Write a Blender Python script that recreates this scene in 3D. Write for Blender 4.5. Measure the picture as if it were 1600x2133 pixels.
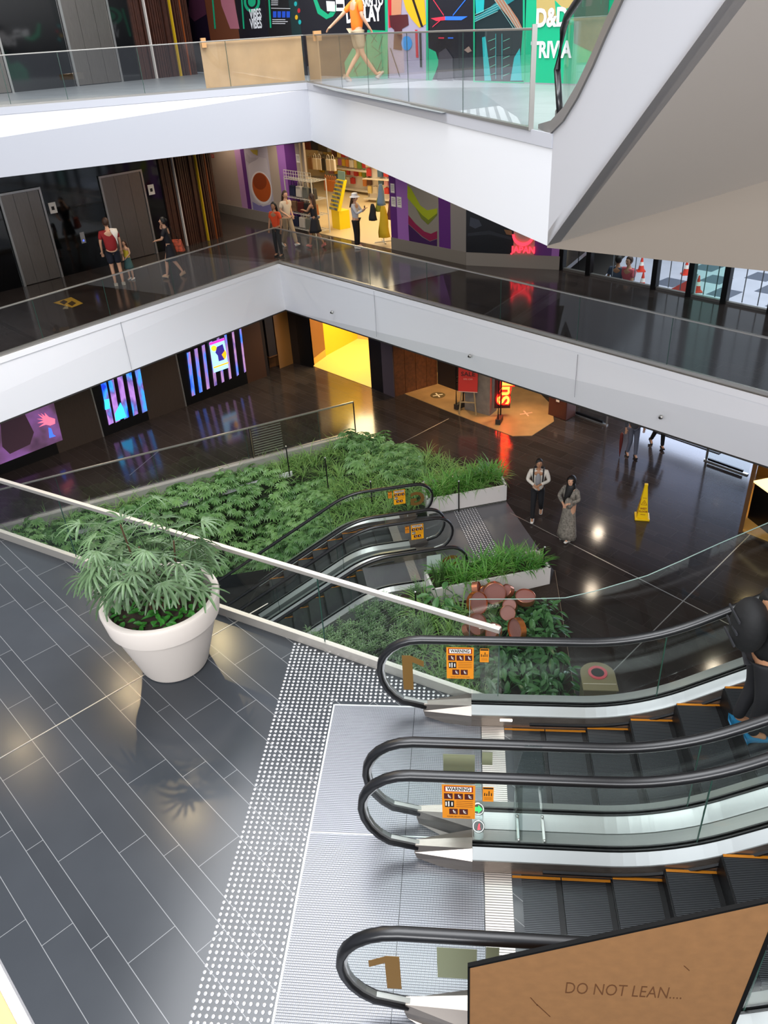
import bpy, bmesh, math, random
from mathutils import Vector, Matrix, noise
PI = math.pi
random.seed(7)
for o in list(bpy.data.objects):
    bpy.data.objects.remove(o)
SC = bpy.context.scene
COL = SC.collection

# ------------------------------------------------------------------ camera
FPX = 1641.9
CR = Vector((0.99456319, 0.08883167, -0.05434144))
CU = Vector((-0.00090154, 0.52916297, 0.84851973))
CF = Vector((-0.1041309, 0.8438575, -0.5263661))
CAM = Vector((0, 0, 6.0))
cd = bpy.data.cameras.new('camera')
cam = bpy.data.objects.new('camera', cd)
COL.objects.link(cam)
cd.sensor_fit = 'VERTICAL'
cd.sensor_height = 36.0
cd.lens = 36.0 * FPX / 2133.0
cd.clip_start = 0.05
cd.clip_end = 300
m = Matrix.Identity(4)
for i in range(3):
    m[i][0] = CR[i]; m[i][1] = CU[i]; m[i][2] = -CF[i]; m[i][3] = CAM[i]
cam.matrix_world = m
SC.camera = cam

# ------------------------------------------------------------------ light
SC.view_settings.view_transform = 'Standard'
SC.view_settings.look = 'None'
SC.view_settings.exposure = 0.2
SC.view_settings.gamma = 1.0
SC.view_settings.use_curve_mapping = False
W = bpy.data.worlds.new('world'); SC.world = W; W.use_nodes = True
W.node_tree.nodes['Background'].inputs[0].default_value = (0.80, 0.86, 1.0, 1)
W.node_tree.nodes['Background'].inputs[1].default_value = 0.5

def area(name, loc, target, sx, sy, power, color=(1, 1, 1)):
    l = bpy.data.lights.new(name, 'AREA')
    l.shape = 'RECTANGLE'; l.size = sx; l.size_y = sy; l.energy = power; l.color = color
    o = bpy.data.objects.new(name, l); COL.objects.link(o)
    o.location = loc
    o.rotation_euler = (Vector(target) - Vector(loc)).to_track_quat('-Z', 'Y').to_euler()
    return o

def spot(name, loc, target, power, color=(1, 1, 1), size=1.0, blend=0.6, radius=0.05):
    l = bpy.data.lights.new(name, 'SPOT')
    l.energy = power; l.color = color; l.spot_size = size; l.spot_blend = blend; l.shadow_soft_size = radius
    o = bpy.data.objects.new(name, l); COL.objects.link(o)
    o.location = loc
    o.rotation_euler = (Vector(target) - Vector(loc)).to_track_quat('-Z', 'Y').to_euler()
    return o

area('skylight_main', (-1.5, 12.0, 16.0), (-1.5, 12.5, 0), 13, 11, 3600, (0.95, 0.97, 1.0))
area('skylight_near', (-3.0, 2.0, 12.0), (-3.0, 3.5, 0), 7, 4, 60, (0.90, 0.94, 1.0))
area('fill_behind', (-2.0, -5.0, 9.5), (-0.5, 20.0, -2.5), 12, 5, 2500, (0.97, 0.98, 1.0))  # added fill light behind the camera to brighten the far balcony edges
# warm lamps of the floor to the right
area('warm_side_light', (9.5, 5.0, 3.6), (3.0, 11.0, 1.0), 3.0, 1.6, 280, (1.0, 0.68, 0.50))
# ceiling downlights under the middle floor (light the ground floor)
for i, (x, y) in enumerate(((-10.5, 19.5), (-8.2, 23.0), (-5.6, 25.8), (0.2, 21.2), (3.6, 18.6), (6.2, 15.4), (1.2, 24.0), (4.2, 21.6))):
    spot('ground_downlight', (x, y, -1.62), (x, y, -5), 150 if i < 3 else (190 if i in (3, 6, 7) else 80), (1.0, 0.80, 0.60) if i < 3 else (1.0, 0.82, 0.62), 2.3, 0.8, 0.16)
# ceiling downlights under the top floor (light the middle floor)
for i, (x, y) in enumerate(((-10.6, 20.0), (-8.8, 22.6), (-7.6, 25.4), (-7.0, 28.0), (-4.4, 24.9), (-1.6, 22.4), (1.2, 20.4), (-9.0, 30.5))):
    spot('middle_downlight', (x, y, 3.55), (x, y, 0), 140 if i < 5 else 100, (1.0, 0.86, 0.70), 2.3, 0.8, 0.07)
# downlights high over the near floor, seen as warm glows in the tiles
for (x, y, e_) in ((-6.42, 15.28, 210), (-8.17, 13.47, 150), (-10.09, 11.58, 80), (-5.72, 10.11, 90), (-10.67, 18.16, 150)):
    spot('high_downlight', (x, y, 7.6), (x + 0.25 * -x, y - 0.25 * y, 0), e_, (1.0, 0.76, 0.42), 2.2, 0.3, 0.07)

# ------------------------------------------------------------------ levels
Z1, ZG, Z2 = 0.0, -4.95, 4.95

def ray(px, py):
    return CF * FPX + CR * (px - 800) - CU * (py - 1066.5)

def un(px, py, z):
    """point of the horizontal plane z seen at this place of the photograph"""
    d = ray(px, py)
    return CAM + d * ((z - 6.0) / d.z)

def onp(px, py, pt, az):
    """point of the vertical plane through pt running in direction az (degrees)"""
    n = Vector((-math.sin(math.radians(az)), math.cos(math.radians(az)), 0))
    d = ray(px, py)
    return CAM + d * ((Vector((pt[0], pt[1], 0)) - CAM).dot(n) / d.dot(n))

def v2(p): return (p[0], p[1])
def az(d): a = math.radians(d); return Vector((math.cos(a), math.sin(a), 0))

# ------------------------------------------------------------------ materials
def lin(c):
    if isinstance(c, str):
        c = [int(c[i:i + 2], 16) / 255 for i in (0, 2, 4)]
        c = [x / 12.92 if x <= 0.04045 else ((x + 0.055) / 1.055) ** 2.4 for x in c]
    return (c[0], c[1], c[2], 1)

MATS = {}
def mat(name, color, rough=0.5, metal=0.0, emit=0.0, ecol=None, bump=0.0, bscale=40.0, var=0.0, vscale=3.0, spec=0.5, coat=0.0):
    if name in MATS: return MATS[name]
    M = bpy.data.materials.new(name); M.use_nodes = True
    nt = M.node_tree; b = nt.nodes['Principled BSDF']
    c = lin(color)
    b.inputs['Base Color'].default_value = c
    b.inputs['Roughness'].default_value = rough
    b.inputs['Metallic'].default_value = metal
    b.inputs['Specular IOR Level'].default_value = spec
    b.inputs['Coat Weight'].default_value = coat
    if emit:
        b.inputs['Emission Color'].default_value = lin(ecol) if ecol else c
        b.inputs['Emission Strength'].default_value = emit
    tc = nt.nodes.new('ShaderNodeTexCoord')
    if var:
        n = nt.nodes.new('ShaderNodeTexNoise'); n.inputs['Scale'].default_value = vscale; n.inputs['Detail'].default_value = 4
        nt.links.new(tc.outputs['Object'], n.inputs['Vector'])
        r = nt.nodes.new('ShaderNodeMapRange'); r.inputs[1].default_value = 0.3; r.inputs[2].default_value = 0.7
        r.inputs[3].default_value = 1 - var; r.inputs[4].default_value = 1 + var
        nt.links.new(n.outputs[0], r.inputs[0])
        mx = nt.nodes.new('ShaderNodeVectorMath'); mx.operation = 'SCALE'
        mx.inputs[0].default_value = c[:3]
        nt.links.new(r.outputs[0], mx.inputs['Scale'])
        nt.links.new(mx.outputs[0], b.inputs['Base Color'])
    if bump:
        n = nt.nodes.new('ShaderNodeTexNoise'); n.inputs['Scale'].default_value = bscale; n.inputs['Detail'].default_value = 3
        nt.links.new(tc.outputs['Object'], n.inputs['Vector'])
        bp = nt.nodes.new('ShaderNodeBump'); bp.inputs['Strength'].default_value = bump; bp.inputs['Distance'].default_value = 0.01
        nt.links.new(n.outputs[0], bp.inputs['Height'])
        nt.links.new(bp.outputs[0], b.inputs['Normal'])
    MATS[name] = M
    return M

def glass(name, tint=(0.94, 0.965, 0.955), refl=1.0, rough=0.0):
    if name in MATS: return MATS[name]
    M = bpy.data.materials.new(name); M.use_nodes = True
    nt = M.node_tree; nt.nodes.clear()
    out = nt.nodes.new('ShaderNodeOutputMaterial')
    t = nt.nodes.new('ShaderNodeBsdfTransparent'); t.inputs[0].default_value = (*tint, 1)
    g = nt.nodes.new('ShaderNodeBsdfGlossy'); g.inputs['Roughness'].default_value = rough
    lw = nt.nodes.new('ShaderNodeLayerWeight'); lw.inputs[0].default_value = 0.5
    pw = nt.nodes.new('ShaderNodeMath'); pw.operation = 'POWER'; pw.inputs[1].default_value = 5.0
    mu = nt.nodes.new('ShaderNodeMath'); mu.operation = 'MULTIPLY_ADD'; mu.inputs[1].default_value = 0.9 * refl; mu.inputs[2].default_value = 0.035 * refl; mu.use_clamp = True
    mix = nt.nodes.new('ShaderNodeMixShader')
    nt.links.new(lw.outputs['Facing'], pw.inputs[0]); nt.links.new(pw.outputs[0], mu.inputs[0]); nt.links.new(mu.outputs[0], mix.inputs[0])
    nt.links.new(t.outputs[0], mix.inputs[1]); nt.links.new(g.outputs[0], mix.inputs[2])
    nt.links.new(mix.outputs[0], out.inputs[0])
    MATS[name] = M
    return M

class NT:
    """tiny helper to write math node chains"""
    def __init__(s, M): s.nt = M.node_tree
    def n(s, t, **k):
        x = s.nt.nodes.new(t)
        for a, b in k.items(): setattr(x, a, b)
        return x
    def set(s, inp, v):
        if hasattr(v, 'is_linked') or hasattr(v, 'links'): s.nt.links.new(v, inp)
        else: inp.default_value = v
    def m(s, op, a, b=0.0, c=None):
        x = s.n('ShaderNodeMath', operation=op)
        s.set(x.inputs[0], a); s.set(x.inputs[1], b)
        if c is not None: s.set(x.inputs[2], c)
        return x.outputs[0]
    def mix(s, f, a, b):
        x = s.n('ShaderNodeMix', data_type='RGBA')
        s.set(x.inputs[0], f)
        s.set(x.inputs[6], a); s.set(x.inputs[7], b)
        return x.outputs[2]
    def xyz(s, coord='Object'):
        t = s.n('ShaderNodeTexCoord'); p = s.n('ShaderNodeSeparateXYZ')
        s.nt.links.new(t.outputs[coord], p.inputs[0]); return p.outputs, t.outputs[coord]

def tile_mat(name, base, line, rough, dark=0.75, bright=1.25, jw=0.0035, spec=0.5, a=-41.008):
    M = bpy.data.materials.new(name); M.use_nodes = True
    q = NT(M); b = M.node_tree.nodes['Principled BSDF']
    (x, y, z), vec = q.xyz()
    ca, sa = math.cos(math.radians(a)), math.sin(math.radians(a))
    u = q.m('ADD', q.m('MULTIPLY', x, ca), q.m('MULTIPLY', y, sa))
    v = q.m('ADD', q.m('MULTIPLY', x, -sa), q.m('MULTIPLY', y, ca))
    vv = q.m('DIVIDE', q.m('SUBTRACT', v, 0.64), 0.83)
    n = q.m('FLOOR', vv)
    w = q.m('MULTIPLY', q.m('SUBTRACT', vv, n), 0.83)
    j1 = q.m('GREATER_THAN', w, 0.415); j2 = q.m('GREATER_THAN', w, 0.675)
    j = q.m('ADD', j1, j2)
    row = q.m('ADD', q.m('MULTIPLY', n, 3.0), j)
    uu = q.m('DIVIDE', q.m('SUBTRACT', q.m('ADD', u, 6.447), q.m('MULTIPLY', row, 0.31)), 1.24)
    nu = q.m('FLOOR', uu)
    wu = q.m('MULTIPLY', q.m('SUBTRACT', uu, nu), 1.24)
    du = q.m('MINIMUM', wu, q.m('SUBTRACT', 1.24, wu))
    dv = q.m('MINIMUM', q.m('MINIMUM', w, q.m('SUBTRACT', 0.83, w)),
             q.m('MINIMUM', q.m('ABSOLUTE', q.m('SUBTRACT', w, 0.415)), q.m('ABSOLUTE', q.m('SUBTRACT', w, 0.675))))
    d = q.m('MINIMUM', du, dv)
    joint = q.m('LESS_THAN', d, jw)
    cmb = q.n('ShaderNodeCombineXYZ'); q.set(cmb.inputs[0], nu); q.set(cmb.inputs[1], row)
    wn = q.n('ShaderNodeTexWhiteNoise', noise_dimensions='3D'); q.set(wn.inputs['Vector'], cmb.outputs[0])
    ns = q.n('ShaderNodeTexNoise'); ns.inputs['Scale'].default_value = 1.3; ns.inputs['Detail'].default_value = 3
    q.set(ns.inputs['Vector'], vec)
    k = q.m('ADD', q.m('MULTIPLY', wn.outputs['Value'], (bright - dark) * 0.6), dark)
    k = q.m('ADD', k, q.m('MULTIPLY', q.m('SUBTRACT', ns.outputs[0], 0.3), (bright - dark)))
    sc = q.n('ShaderNodeVectorMath', operation='SCALE'); sc.inputs[0].default_value = lin(base)[:3]
    q.set(sc.inputs['Scale'], k)
    col = q.mix(joint, sc.outputs[0], lin(line))
    q.set(b.inputs['Base Color'], col)
    rr = q.m('ADD', rough, q.m('MULTIPLY', q.m('SUBTRACT', ns.outputs[0], 0.5), 0.05))
    q.set(b.inputs['Roughness'], rr)
    b.inputs['Specular IOR Level'].default_value = spec
    return M

def stripes(name, base, line, pitch, frac, axis=1, rough=0.4, metal=0.0, pitch2=None, frac2=0.3):
    """fine parallel grooves; with pitch2 a slotted grating"""
    M = bpy.data.materials.new(name); M.use_nodes = True
    q = NT(M); b = M.node_tree.nodes['Principled BSDF']
    p, vec = q.xyz()
    f = q.m('LESS_THAN', q.m('FRACT', q.m('DIVIDE', p[axis], pitch)), frac)
    if pitch2:
        g = q.m('LESS_THAN', q.m('FRACT', q.m('DIVIDE', p[1 - axis], pitch2)), frac2)
        h = q.m('GREATER_THAN', q.m('FRACT', q.m('DIVIDE', p[axis], pitch)), 0.40)
        f = q.m('MAXIMUM', f, q.m('MULTIPLY', g, h))
    q.set(b.inputs['Base Color'], q.mix(f, lin(base), lin(line)))
    b.inputs['Roughness'].default_value = rough
    b.inputs['Metallic'].default_value = metal
    return M

def brushed(name, color, rough=0.35, metal=0.9, axis='Z'):
    M = bpy.data.materials.new(name); M.use_nodes = True
    q = NT(M); b = M.node_tree.nodes['Principled BSDF']
    t = q.n('ShaderNodeTexCoord'); mp = q.n('ShaderNodeMapping')
    mp.inputs['Scale'].default_value = (60, 60, 1.5) if axis == 'Z' else (1.5, 60, 60)
    q.set(mp.inputs[0], t.outputs['Object'])
    ns = q.n('ShaderNodeTexNoise'); ns.inputs['Scale'].default_value = 3; ns.inputs['Detail'].default_value = 6
    q.set(ns.inputs['Vector'], mp.outputs[0])
    k = q.m('ADD', 0.7, q.m('MULTIPLY', ns.outputs[0], 0.6))
    sc = q.n('ShaderNodeVectorMath', operation='SCALE'); sc.inputs[0].default_value = lin(color)[:3]
    q.set(sc.inputs['Scale'], k); q.set(b.inputs['Base Color'], sc.outputs[0])
    q.set(b.inputs['Roughness'], q.m('ADD', rough - 0.1, q.m('MULTIPLY', ns.outputs[0], 0.2)))
    b.inputs['Metallic'].default_value = metal
    return M

# ------------------------------------------------------------------ mesh helpers
class MB:
    def __init__(s): s.b = bmesh.new()
    def face(s, pts):
        vs = [s.b.verts.new(p) for p in pts]
        try: return s.b.faces.new(vs)
        except ValueError: return None
    def box(s, c, size, rz=0.0, taper=1.0):
        hx, hy, hz = size[0] / 2, size[1] / 2, size[2] / 2
        R = Matrix.Rotation(rz, 3, 'Z')
        v = []
        for dz, k in ((-hz, 1), (hz, taper)):
            for dx, dy in ((-hx, -hy), (hx, -hy), (hx, hy), (-hx, hy)):
                v.append(s.b.verts.new(Vector(c) + R @ Vector((dx * k, dy * k, dz))))
        for f in ((3, 2, 1, 0), (4, 5, 6, 7), (0, 1, 5, 4), (1, 2, 6, 5), (2, 3, 7, 6), (3, 0, 4, 7)):
            s.b.faces.new([v[i] for i in f])
        return s
    def bar(s, a, b, w, h, up=(0, 0, 1)):
        a, b = Vector(a), Vector(b); t = (b - a).normalized(); up = Vector(up)
        if abs(t.dot(up)) > 0.99: up = Vector((1, 0, 0))
        sd = t.cross(up).normalized(); u = sd.cross(t)
        v = []
        for p in (a, b):
            for i, j in ((-1, -1), (1, -1), (1, 1), (-1, 1)):
                v.append(s.b.verts.new(p + sd * (w / 2 * i) + u * (h / 2 * j)))
        for f in ((3, 2, 1, 0), (4, 5, 6, 7), (0, 1, 5, 4), (1, 2, 6, 5), (2, 3, 7, 6), (3, 0, 4, 7)):
            s.b.faces.new([v[i] for i in f])
        return s
    def prism(s, poly, z0, z1):
        """solid between z0 and z1 over a plan polygon; z may be a function of (x, y)"""
        f0 = z0 if callable(z0) else (lambda x, y: z0)
        f1 = z1 if callable(z1) else (lambda x, y: z1)
        lo = [s.b.verts.new((p[0], p[1], f0(p[0], p[1]))) for p in poly]
        hi = [s.b.verts.new((p[0], p[1], f1(p[0], p[1]))) for p in poly]
        s.b.faces.new(lo[::-1]); s.b.faces.new(hi)
        n = len(poly)
        for i in range(n):
            s.b.faces.new([lo[i], lo[(i + 1) % n], hi[(i + 1) % n], hi[i]])
        return s
    def slab(s, pts, off):
        """planar polygon given thickness by the vector off"""
        off = Vector(off)
        lo = [s.b.verts.new(p) for p in pts]; hi = [s.b.verts.new(Vector(p) + off) for p in pts]
        s.b.faces.new(lo[::-1]); s.b.faces.new(hi)
        n = len(pts)
        for i in range(n):
            s.b.faces.new([lo[i], lo[(i + 1) % n], hi[(i + 1) % n], hi[i]])
        return s
    def tube(s, path, r, n=8, cap=True):
        path = [Vector(p) for p in path]
        rs = r if isinstance(r, (list, tuple)) else [r] * len(path)
        rings = []
        up = Vector((0, 0, 1))
        for i, p in enumerate(path):
            t = (path[min(i + 1, len(path) - 1)] - path[max(i - 1, 0)]).normalized()
            a = t.cross(up)
            if a.length < 1e-3: a = t.cross(Vector((1, 0, 0)))
            a.normalize(); c = a.cross(t)
            rings.append([s.b.verts.new(p + (a * math.cos(2 * PI * k / n) + c * math.sin(2 * PI * k / n)) * rs[i]) for k in range(n)])
        for i in range(len(rings) - 1):
            for k in range(n):
                s.b.faces.new([rings[i][k], rings[i][(k + 1) % n], rings[i + 1][(k + 1) % n], rings[i + 1][k]])
        if cap:
            s.b.faces.new(rings[0][::-1]); s.b.faces.new(rings[-1])
        return s
    def lathe(s, prof, c=(0, 0, 0), n=32, axis='Z', M=None):
        """prof = [(r, z)...] around c; M optional 3x3"""
        c = Vector(c); rings = []
        for r, z in prof:
            ring = []
            for k in range(n):
                a = 2 * PI * k / n
                p = Vector((r * math.cos(a), r * math.sin(a), z))
                if M is not None: p = M @ p
                ring.append(s.b.verts.new(c + p))
            rings.append(ring)
        for i in range(len(rings) - 1):
            for k in range(n):
                s.b.faces.new([rings[i][k], rings[i][(k + 1) % n], rings[i + 1][(k + 1) % n], rings[i + 1][k]])
        s.b.faces.new(rings[0][::-1]); s.b.faces.new(rings[-1])
        return s
    def ball(s, c, r, sub=2, sc=(1, 1, 1)):
        g = bmesh.ops.create_icosphere(s.b, subdivisions=sub, radius=r)
        for v in g['verts']: v.co = Vector(c) + Vector((v.co.x * sc[0], v.co.y * sc[1], v.co.z * sc[2]))
        return s
    def build(s, name, m, parent=None, smooth=False, bevel=0.0, recalc=True):
        if recalc: bmesh.ops.recalc_face_normals(s.b, faces=s.b.faces)
        me = bpy.data.meshes.new(name); s.b.to_mesh(me); s.b.free()
        if m: me.materials.append(m)
        if smooth:
            for f in me.polygons: f.use_smooth = True
        o = bpy.data.objects.new(name, me); COL.objects.link(o)
        if bevel:
            bv = o.modifiers.new('bevel', 'BEVEL'); bv.width = bevel; bv.segments = 2; bv.limit_method = 'ANGLE'
        if smooth == 'auto' or smooth == 2:
            me.set_sharp_from_angle(angle=math.radians(40))
        if parent: o.parent = parent
        return o

def empty(name, loc=(0, 0, 0), rz=0.0):
    o = bpy.data.objects.new(name, None); COL.objects.link(o)
    o.location = loc; o.rotation_euler = (0, 0, rz); o.empty_display_size = 0.2
    return o

def tag(o, label, cat, group=None, kind=None):
    o['label'] = label; o['category'] = cat
    if group: o['group'] = group
    if kind: o['kind'] = kind
    return o

def struct(o, label=None):
    o['kind'] = 'structure'
    if label: o['label'] = label
    return o

def kids(o): return [c for c in bpy.data.objects if c.parent == o]

def copy_tree(o, parent=None, _idx=None):
    c = o.copy(); COL.objects.link(c)
    if parent is not None: c.parent = parent
    for ch in kids(o):
        copy_tree(ch, c)
    return c

def text(body, size, m, name, parent=None, origin=(0, 0, 0), right=(1, 0, 0), up=(0, 0, 1), bold=0.0, depth=0.002, align='CENTER', sx=1.0, shear=0.0):
    cu = bpy.data.curves.new('t', 'FONT'); cu.body = body; cu.size = size
    cu.align_x = align; cu.align_y = 'CENTER'; cu.offset = bold; cu.extrude = depth; cu.shear = shear
    cu.resolution_u = 3
    t = bpy.data.objects.new('t', cu); COL.objects.link(t)
    dg = bpy.context.evaluated_depsgraph_get()
    me = bpy.data.meshes.new_from_object(t.evaluated_get(dg))
    bpy.data.objects.remove(t)
    r = Vector(right).normalized(); u = Vector(up).normalized(); n = r.cross(u)
    for v in me.vertices:
        v.co = Vector(origin) + r * (v.co.x * sx) + u * v.co.y + n * v.co.z
    me.materials.clear(); me.materials.append(m)
    o = bpy.data.objects.new(name, me); COL.objects.link(o)
    if parent: o.parent = parent
    return o
# ------------------------------------------------------------------ shared materials
M_TILE1 = tile_mat('tile_near', '34373b', '808182', 0.19, 0.8, 1.18, jw=0.0028)
M_TILEF = tile_mat('tile_far', '332d2b', '4a4746', 0.13, 0.7, 1.3, jw=0.003, spec=0.45)
M_TILE2 = tile_mat('tile_top', '8b8f90', 'a5a8a8', 0.35, 0.9, 1.1, jw=0.003)
M_WHITE = mat('white_plaster', 'ededf0', 0.55)
M_WHITE2 = mat('white_panel', 'dcdcdf', 0.5)
M_SOFFIT = mat('soffit_paint', '857a6e', 0.7)
M_DARK = mat('dark_ceiling', '2b2826', 0.8)
M_BLACK = mat('black_paint', '0b0b0c', 0.35)
M_STEEL = brushed('brushed_steel', 'bdbcb9', 0.32)
M_STEELL = mat('satin_steel', 'c9c9c6', 0.28, 0.85)
M_LIFT = brushed('lift_door_steel', '8d8781', 0.33, 0.9)
M_RAIL = mat('rail_steel', 'b9b5ae', 0.33, 0.8)
M_GLASS = glass('clear_glass')
M_GLASSF = glass('balcony_glass', (0.93, 0.94, 0.94), 1.3)
M_EDGE = mat('glass_edge', '2c4a40', 0.2)
M_MIRROR = mat('black_glass_wall', '050607', 0.06, 0.0, spec=0.9)
M_CONC = mat('concrete', '746a60', 0.7, var=0.15, vscale=6)
M_RUBBER = mat('handrail_rubber', '101012', 0.34, 0.0, spec=0.6)

# ------------------------------------------------------------------ near floor
RA = Vector((-6.8, 9.10, 0)); RB = Vector((0.12, 6.03, 0))
RD = (RB - RA).normalized()
RL = RA - RD * 6.0
mb = MB()
mb.prism([v2(RL), v2(RB), (0.45, 5.90), (0.45, 2.3), (7, 2.3), (7, -5), (-13, -5)], -0.30, 0.0)
struct(mb.build('floor', M_TILE1))
# metal movement joints in the floors (flush strips)
def strip(name, a, b, z, w=0.016, h=0.004, m=None):
    q = MB(); a = Vector((a[0], a[1], z + h / 2 - 0.001)); b = Vector((b[0], b[1], z + h / 2 - 0.001))
    q.bar(a, b, w, h); return struct(q.build(name, m or M_RAIL))
uaz = az(-41.008); vaz = az(48.992)
def uv(u, v): return uaz * u + vaz * v
strip('trim_1', v2(uv(-6.75, -1.0)), v2(uv(-6.75, 4.05)), 0, 0.014)
# near slab edge and void wall
mb = MB(); mb.slab([RL + Vector((0, 0, -0.301)), RB + Vector((0, 0, -0.301)), RB + Vector((0, 0, -1.5)), RL + Vector((0, 0, -1.5))], (-0.1, -0.25, 0))
struct(mb.build('trim_2', M_WHITE2))

# ------------------------------------------------------------------ level one, far side
E1 = un(580, 550, 0)
EL = un(0, 745, 0); EL = E1 + (EL - E1).normalized() * 19
ER = un(1600, 830, 0); ER = E1 + (ER - E1).normalized() * 22
B1 = un(595, 645, -1.46)
BL = un(0, 880, -1.46); BL = B1 + (BL - B1).normalized() * 19
BR = un(1600, 972, -1.46); BR = B1 + (BR - B1).normalized() * 22
GZ0 = Vector((2.6, 22.2, 0)); GZD = (Vector((6.76, 18.15, 0)) - GZ0).normalized(); GZ1 = GZ0 + GZD * 14; GZN = Vector((GZD.y * -1, GZD.x, 0)); GS = GZN * 0.14
mb = MB(); mb.prism([v2(EL), v2(E1), v2(ER), v2(GZ1 + GS), v2(GZ0 + GS), v2(GZ0 + az(66) * 25), (-34, 55), (-34, 8)], -0.12, 0.0)
struct(mb.build('floor', M_TILEF))
mb = MB(); mb.prism([v2(BL), v2(B1), v2(BR), v2(GZ1 + GS), v2(GZ0 + GS), v2(GZ0 + az(66) * 25), (-34, 55), (-34, 8)], -1.50, -1.46)
struct(mb.build('ceiling', M_DARK))
def fascia(name, a, b, c, d, m, inward, t=0.18):
    q = MB(); q.slab([a, b, c, d], inward * t); return struct(q.build(name, m))
DN = Vector((0, 0, -0.121))
fascia('trim_3', EL + DN, E1 + DN, B1, BL, M_WHITE, Vector((-0.7, 0.5, 0)))
fascia('trim_4', E1 + DN, ER + DN, BR, B1, M_WHITE, Vector((0.6, 0.7, 0)))
# upper lip covering the slab edge
def lip(name, pts, z0, z1, out, m):
    q = MB()
    for a, b in zip(pts[:-1], pts[1:]):
        a = Vector(a); b = Vector(b); t = (b - a).normalized(); n = Vector((t.y, -t.x, 0))
        q.slab([a + Vector((0, 0, z0)) , b + Vector((0, 0, z0)), b + Vector((0, 0, z1)), a + Vector((0, 0, z1))], n * out)
    return struct(q.build(name, m))
lip('trim_5', [EL, E1, ER], -0.125, 0.012, 0.02, M_WHITE)

# ------------------------------------------------------------------ level two, far side
F0 = un(0, 225, Z2); F1 = un(640, 173, Z2)
FL = F1 + (F0 - F1).normalized() * 22
K = un(1140, 512, 3.86)
KT = Vector((K.x, K.y, Z2)); 
FK = KT
G0 = un(0, 370, 3.70); G1 = un(650, 293, 3.77)
GL = G1 + (G0 - G1).normalized() * 22
KD = az(-31)
KR = KT + KD * 9
GZ0 = Vector((2.6, 22.2, 0)); GZD = (Vector((6.76, 18.15, 0)) - GZ0).normalized(); GZ1 = GZ0 + GZD * 14; GZN = Vector((GZD.y * -1, GZD.x, 0))
mb = MB(); mb.prism([v2(FL), v2(F1), v2(FK), v2(KR), v2(GZ1), v2(GZ0), v2(GZ0 + az(66) * 25), (-34, 55), (-34, 10)], Z2 - 0.12, Z2)
struct(mb.build('floor', M_TILE2))
IN_ = Vector((0.25, 0.5, 0))
mb = MB(); mb.prism([v2(GL + IN_), v2(G1 + IN_ * 1.3), v2(K + IN_ * 1.2), v2(K + KD * 9 + IN_), v2(GZ1), v2(GZ0), v2(GZ0 + az(66) * 25), (-34, 55), (-34, 10)], 3.70, 3.74)
struct(mb.build('ceiling', M_DARK))
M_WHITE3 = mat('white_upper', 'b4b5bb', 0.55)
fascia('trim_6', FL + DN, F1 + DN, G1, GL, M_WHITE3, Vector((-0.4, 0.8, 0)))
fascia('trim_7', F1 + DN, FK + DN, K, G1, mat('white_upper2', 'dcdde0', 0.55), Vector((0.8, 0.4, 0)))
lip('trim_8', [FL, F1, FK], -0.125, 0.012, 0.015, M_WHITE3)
# slab side to the right of the rising escalator, and its sloping underside
s30 = math.tan(math.radians(30))
ED = az(-82)
def under(t, s): # point of the sloping soffit: t across (az -31 line), s up the slope
    p = K + KD * t; k = KD.dot(ED) * t + s
    return Vector((p.x, p.y, 0)) + ED * s + Vector((0, 0, K.z + s30 * k))
mb = MB(); q = KD * 9
mb.slab([K + Vector((0, 0, -0.02)), K + q + Vector((0, 0, -0.02)), Vector(((K + q).x, (K + q).y, Z2 + 3)), Vector((K.x, K.y, K.z + 0.02))], (0.1, 0.3, 0))
struct(mb.build('trim_9', M_SOFFIT))
# ------------------------------------------------------------------ ground
garden_hole = []
mb = MB()
CURB = [un(740, 905, ZG), un(0, 1100, ZG)]
CA = CURB[0]; CD = (CURB[1] - CURB[0]).normalized(); CB = CA + CD * 17
P1a = un(890, 1075, ZG); P1b = un(1055, 1045, ZG)      # foot of the rear planter front
P2a = un(1040, 1245, ZG); P2b = un(1145, 1220, ZG)     # foot of the front planter
GE1 = un(1155, 1190, ZG); GE2 = un(1200, 1470, ZG)
GED = (GE2 - GE1).normalized(); GE3 = GE1 + GED * 12
P1c = un(1052, 1000, ZG)
# paved ground as pieces around the garden opening
ground = [v2(CB), v2(CA), v2(P1c), v2(P1b), v2(P1b + (P1a - P1b) * 0.0), v2(GE1), v2(GE3), (34, v2(GE3)[1]), (34, 60), (-40, 60), (-40, CB.y)]
mb.prism(ground, ZG - 0.3, ZG)
struct(mb.build('floor', M_TILEF))
def gstrip(n, a, b): return strip(n, v2(un(*a, ZG)), v2(un(*b, ZG)), ZG, 0.022)
gstrip('trim_10', (1062, 1068), (1600, 1342))
gstrip('trim_11', (1598, 1078), (1250, 1425))
gstrip('trim_12', (832, 925), (935, 872))
gstrip('trim_13', (270, 990), (330, 940))

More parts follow.
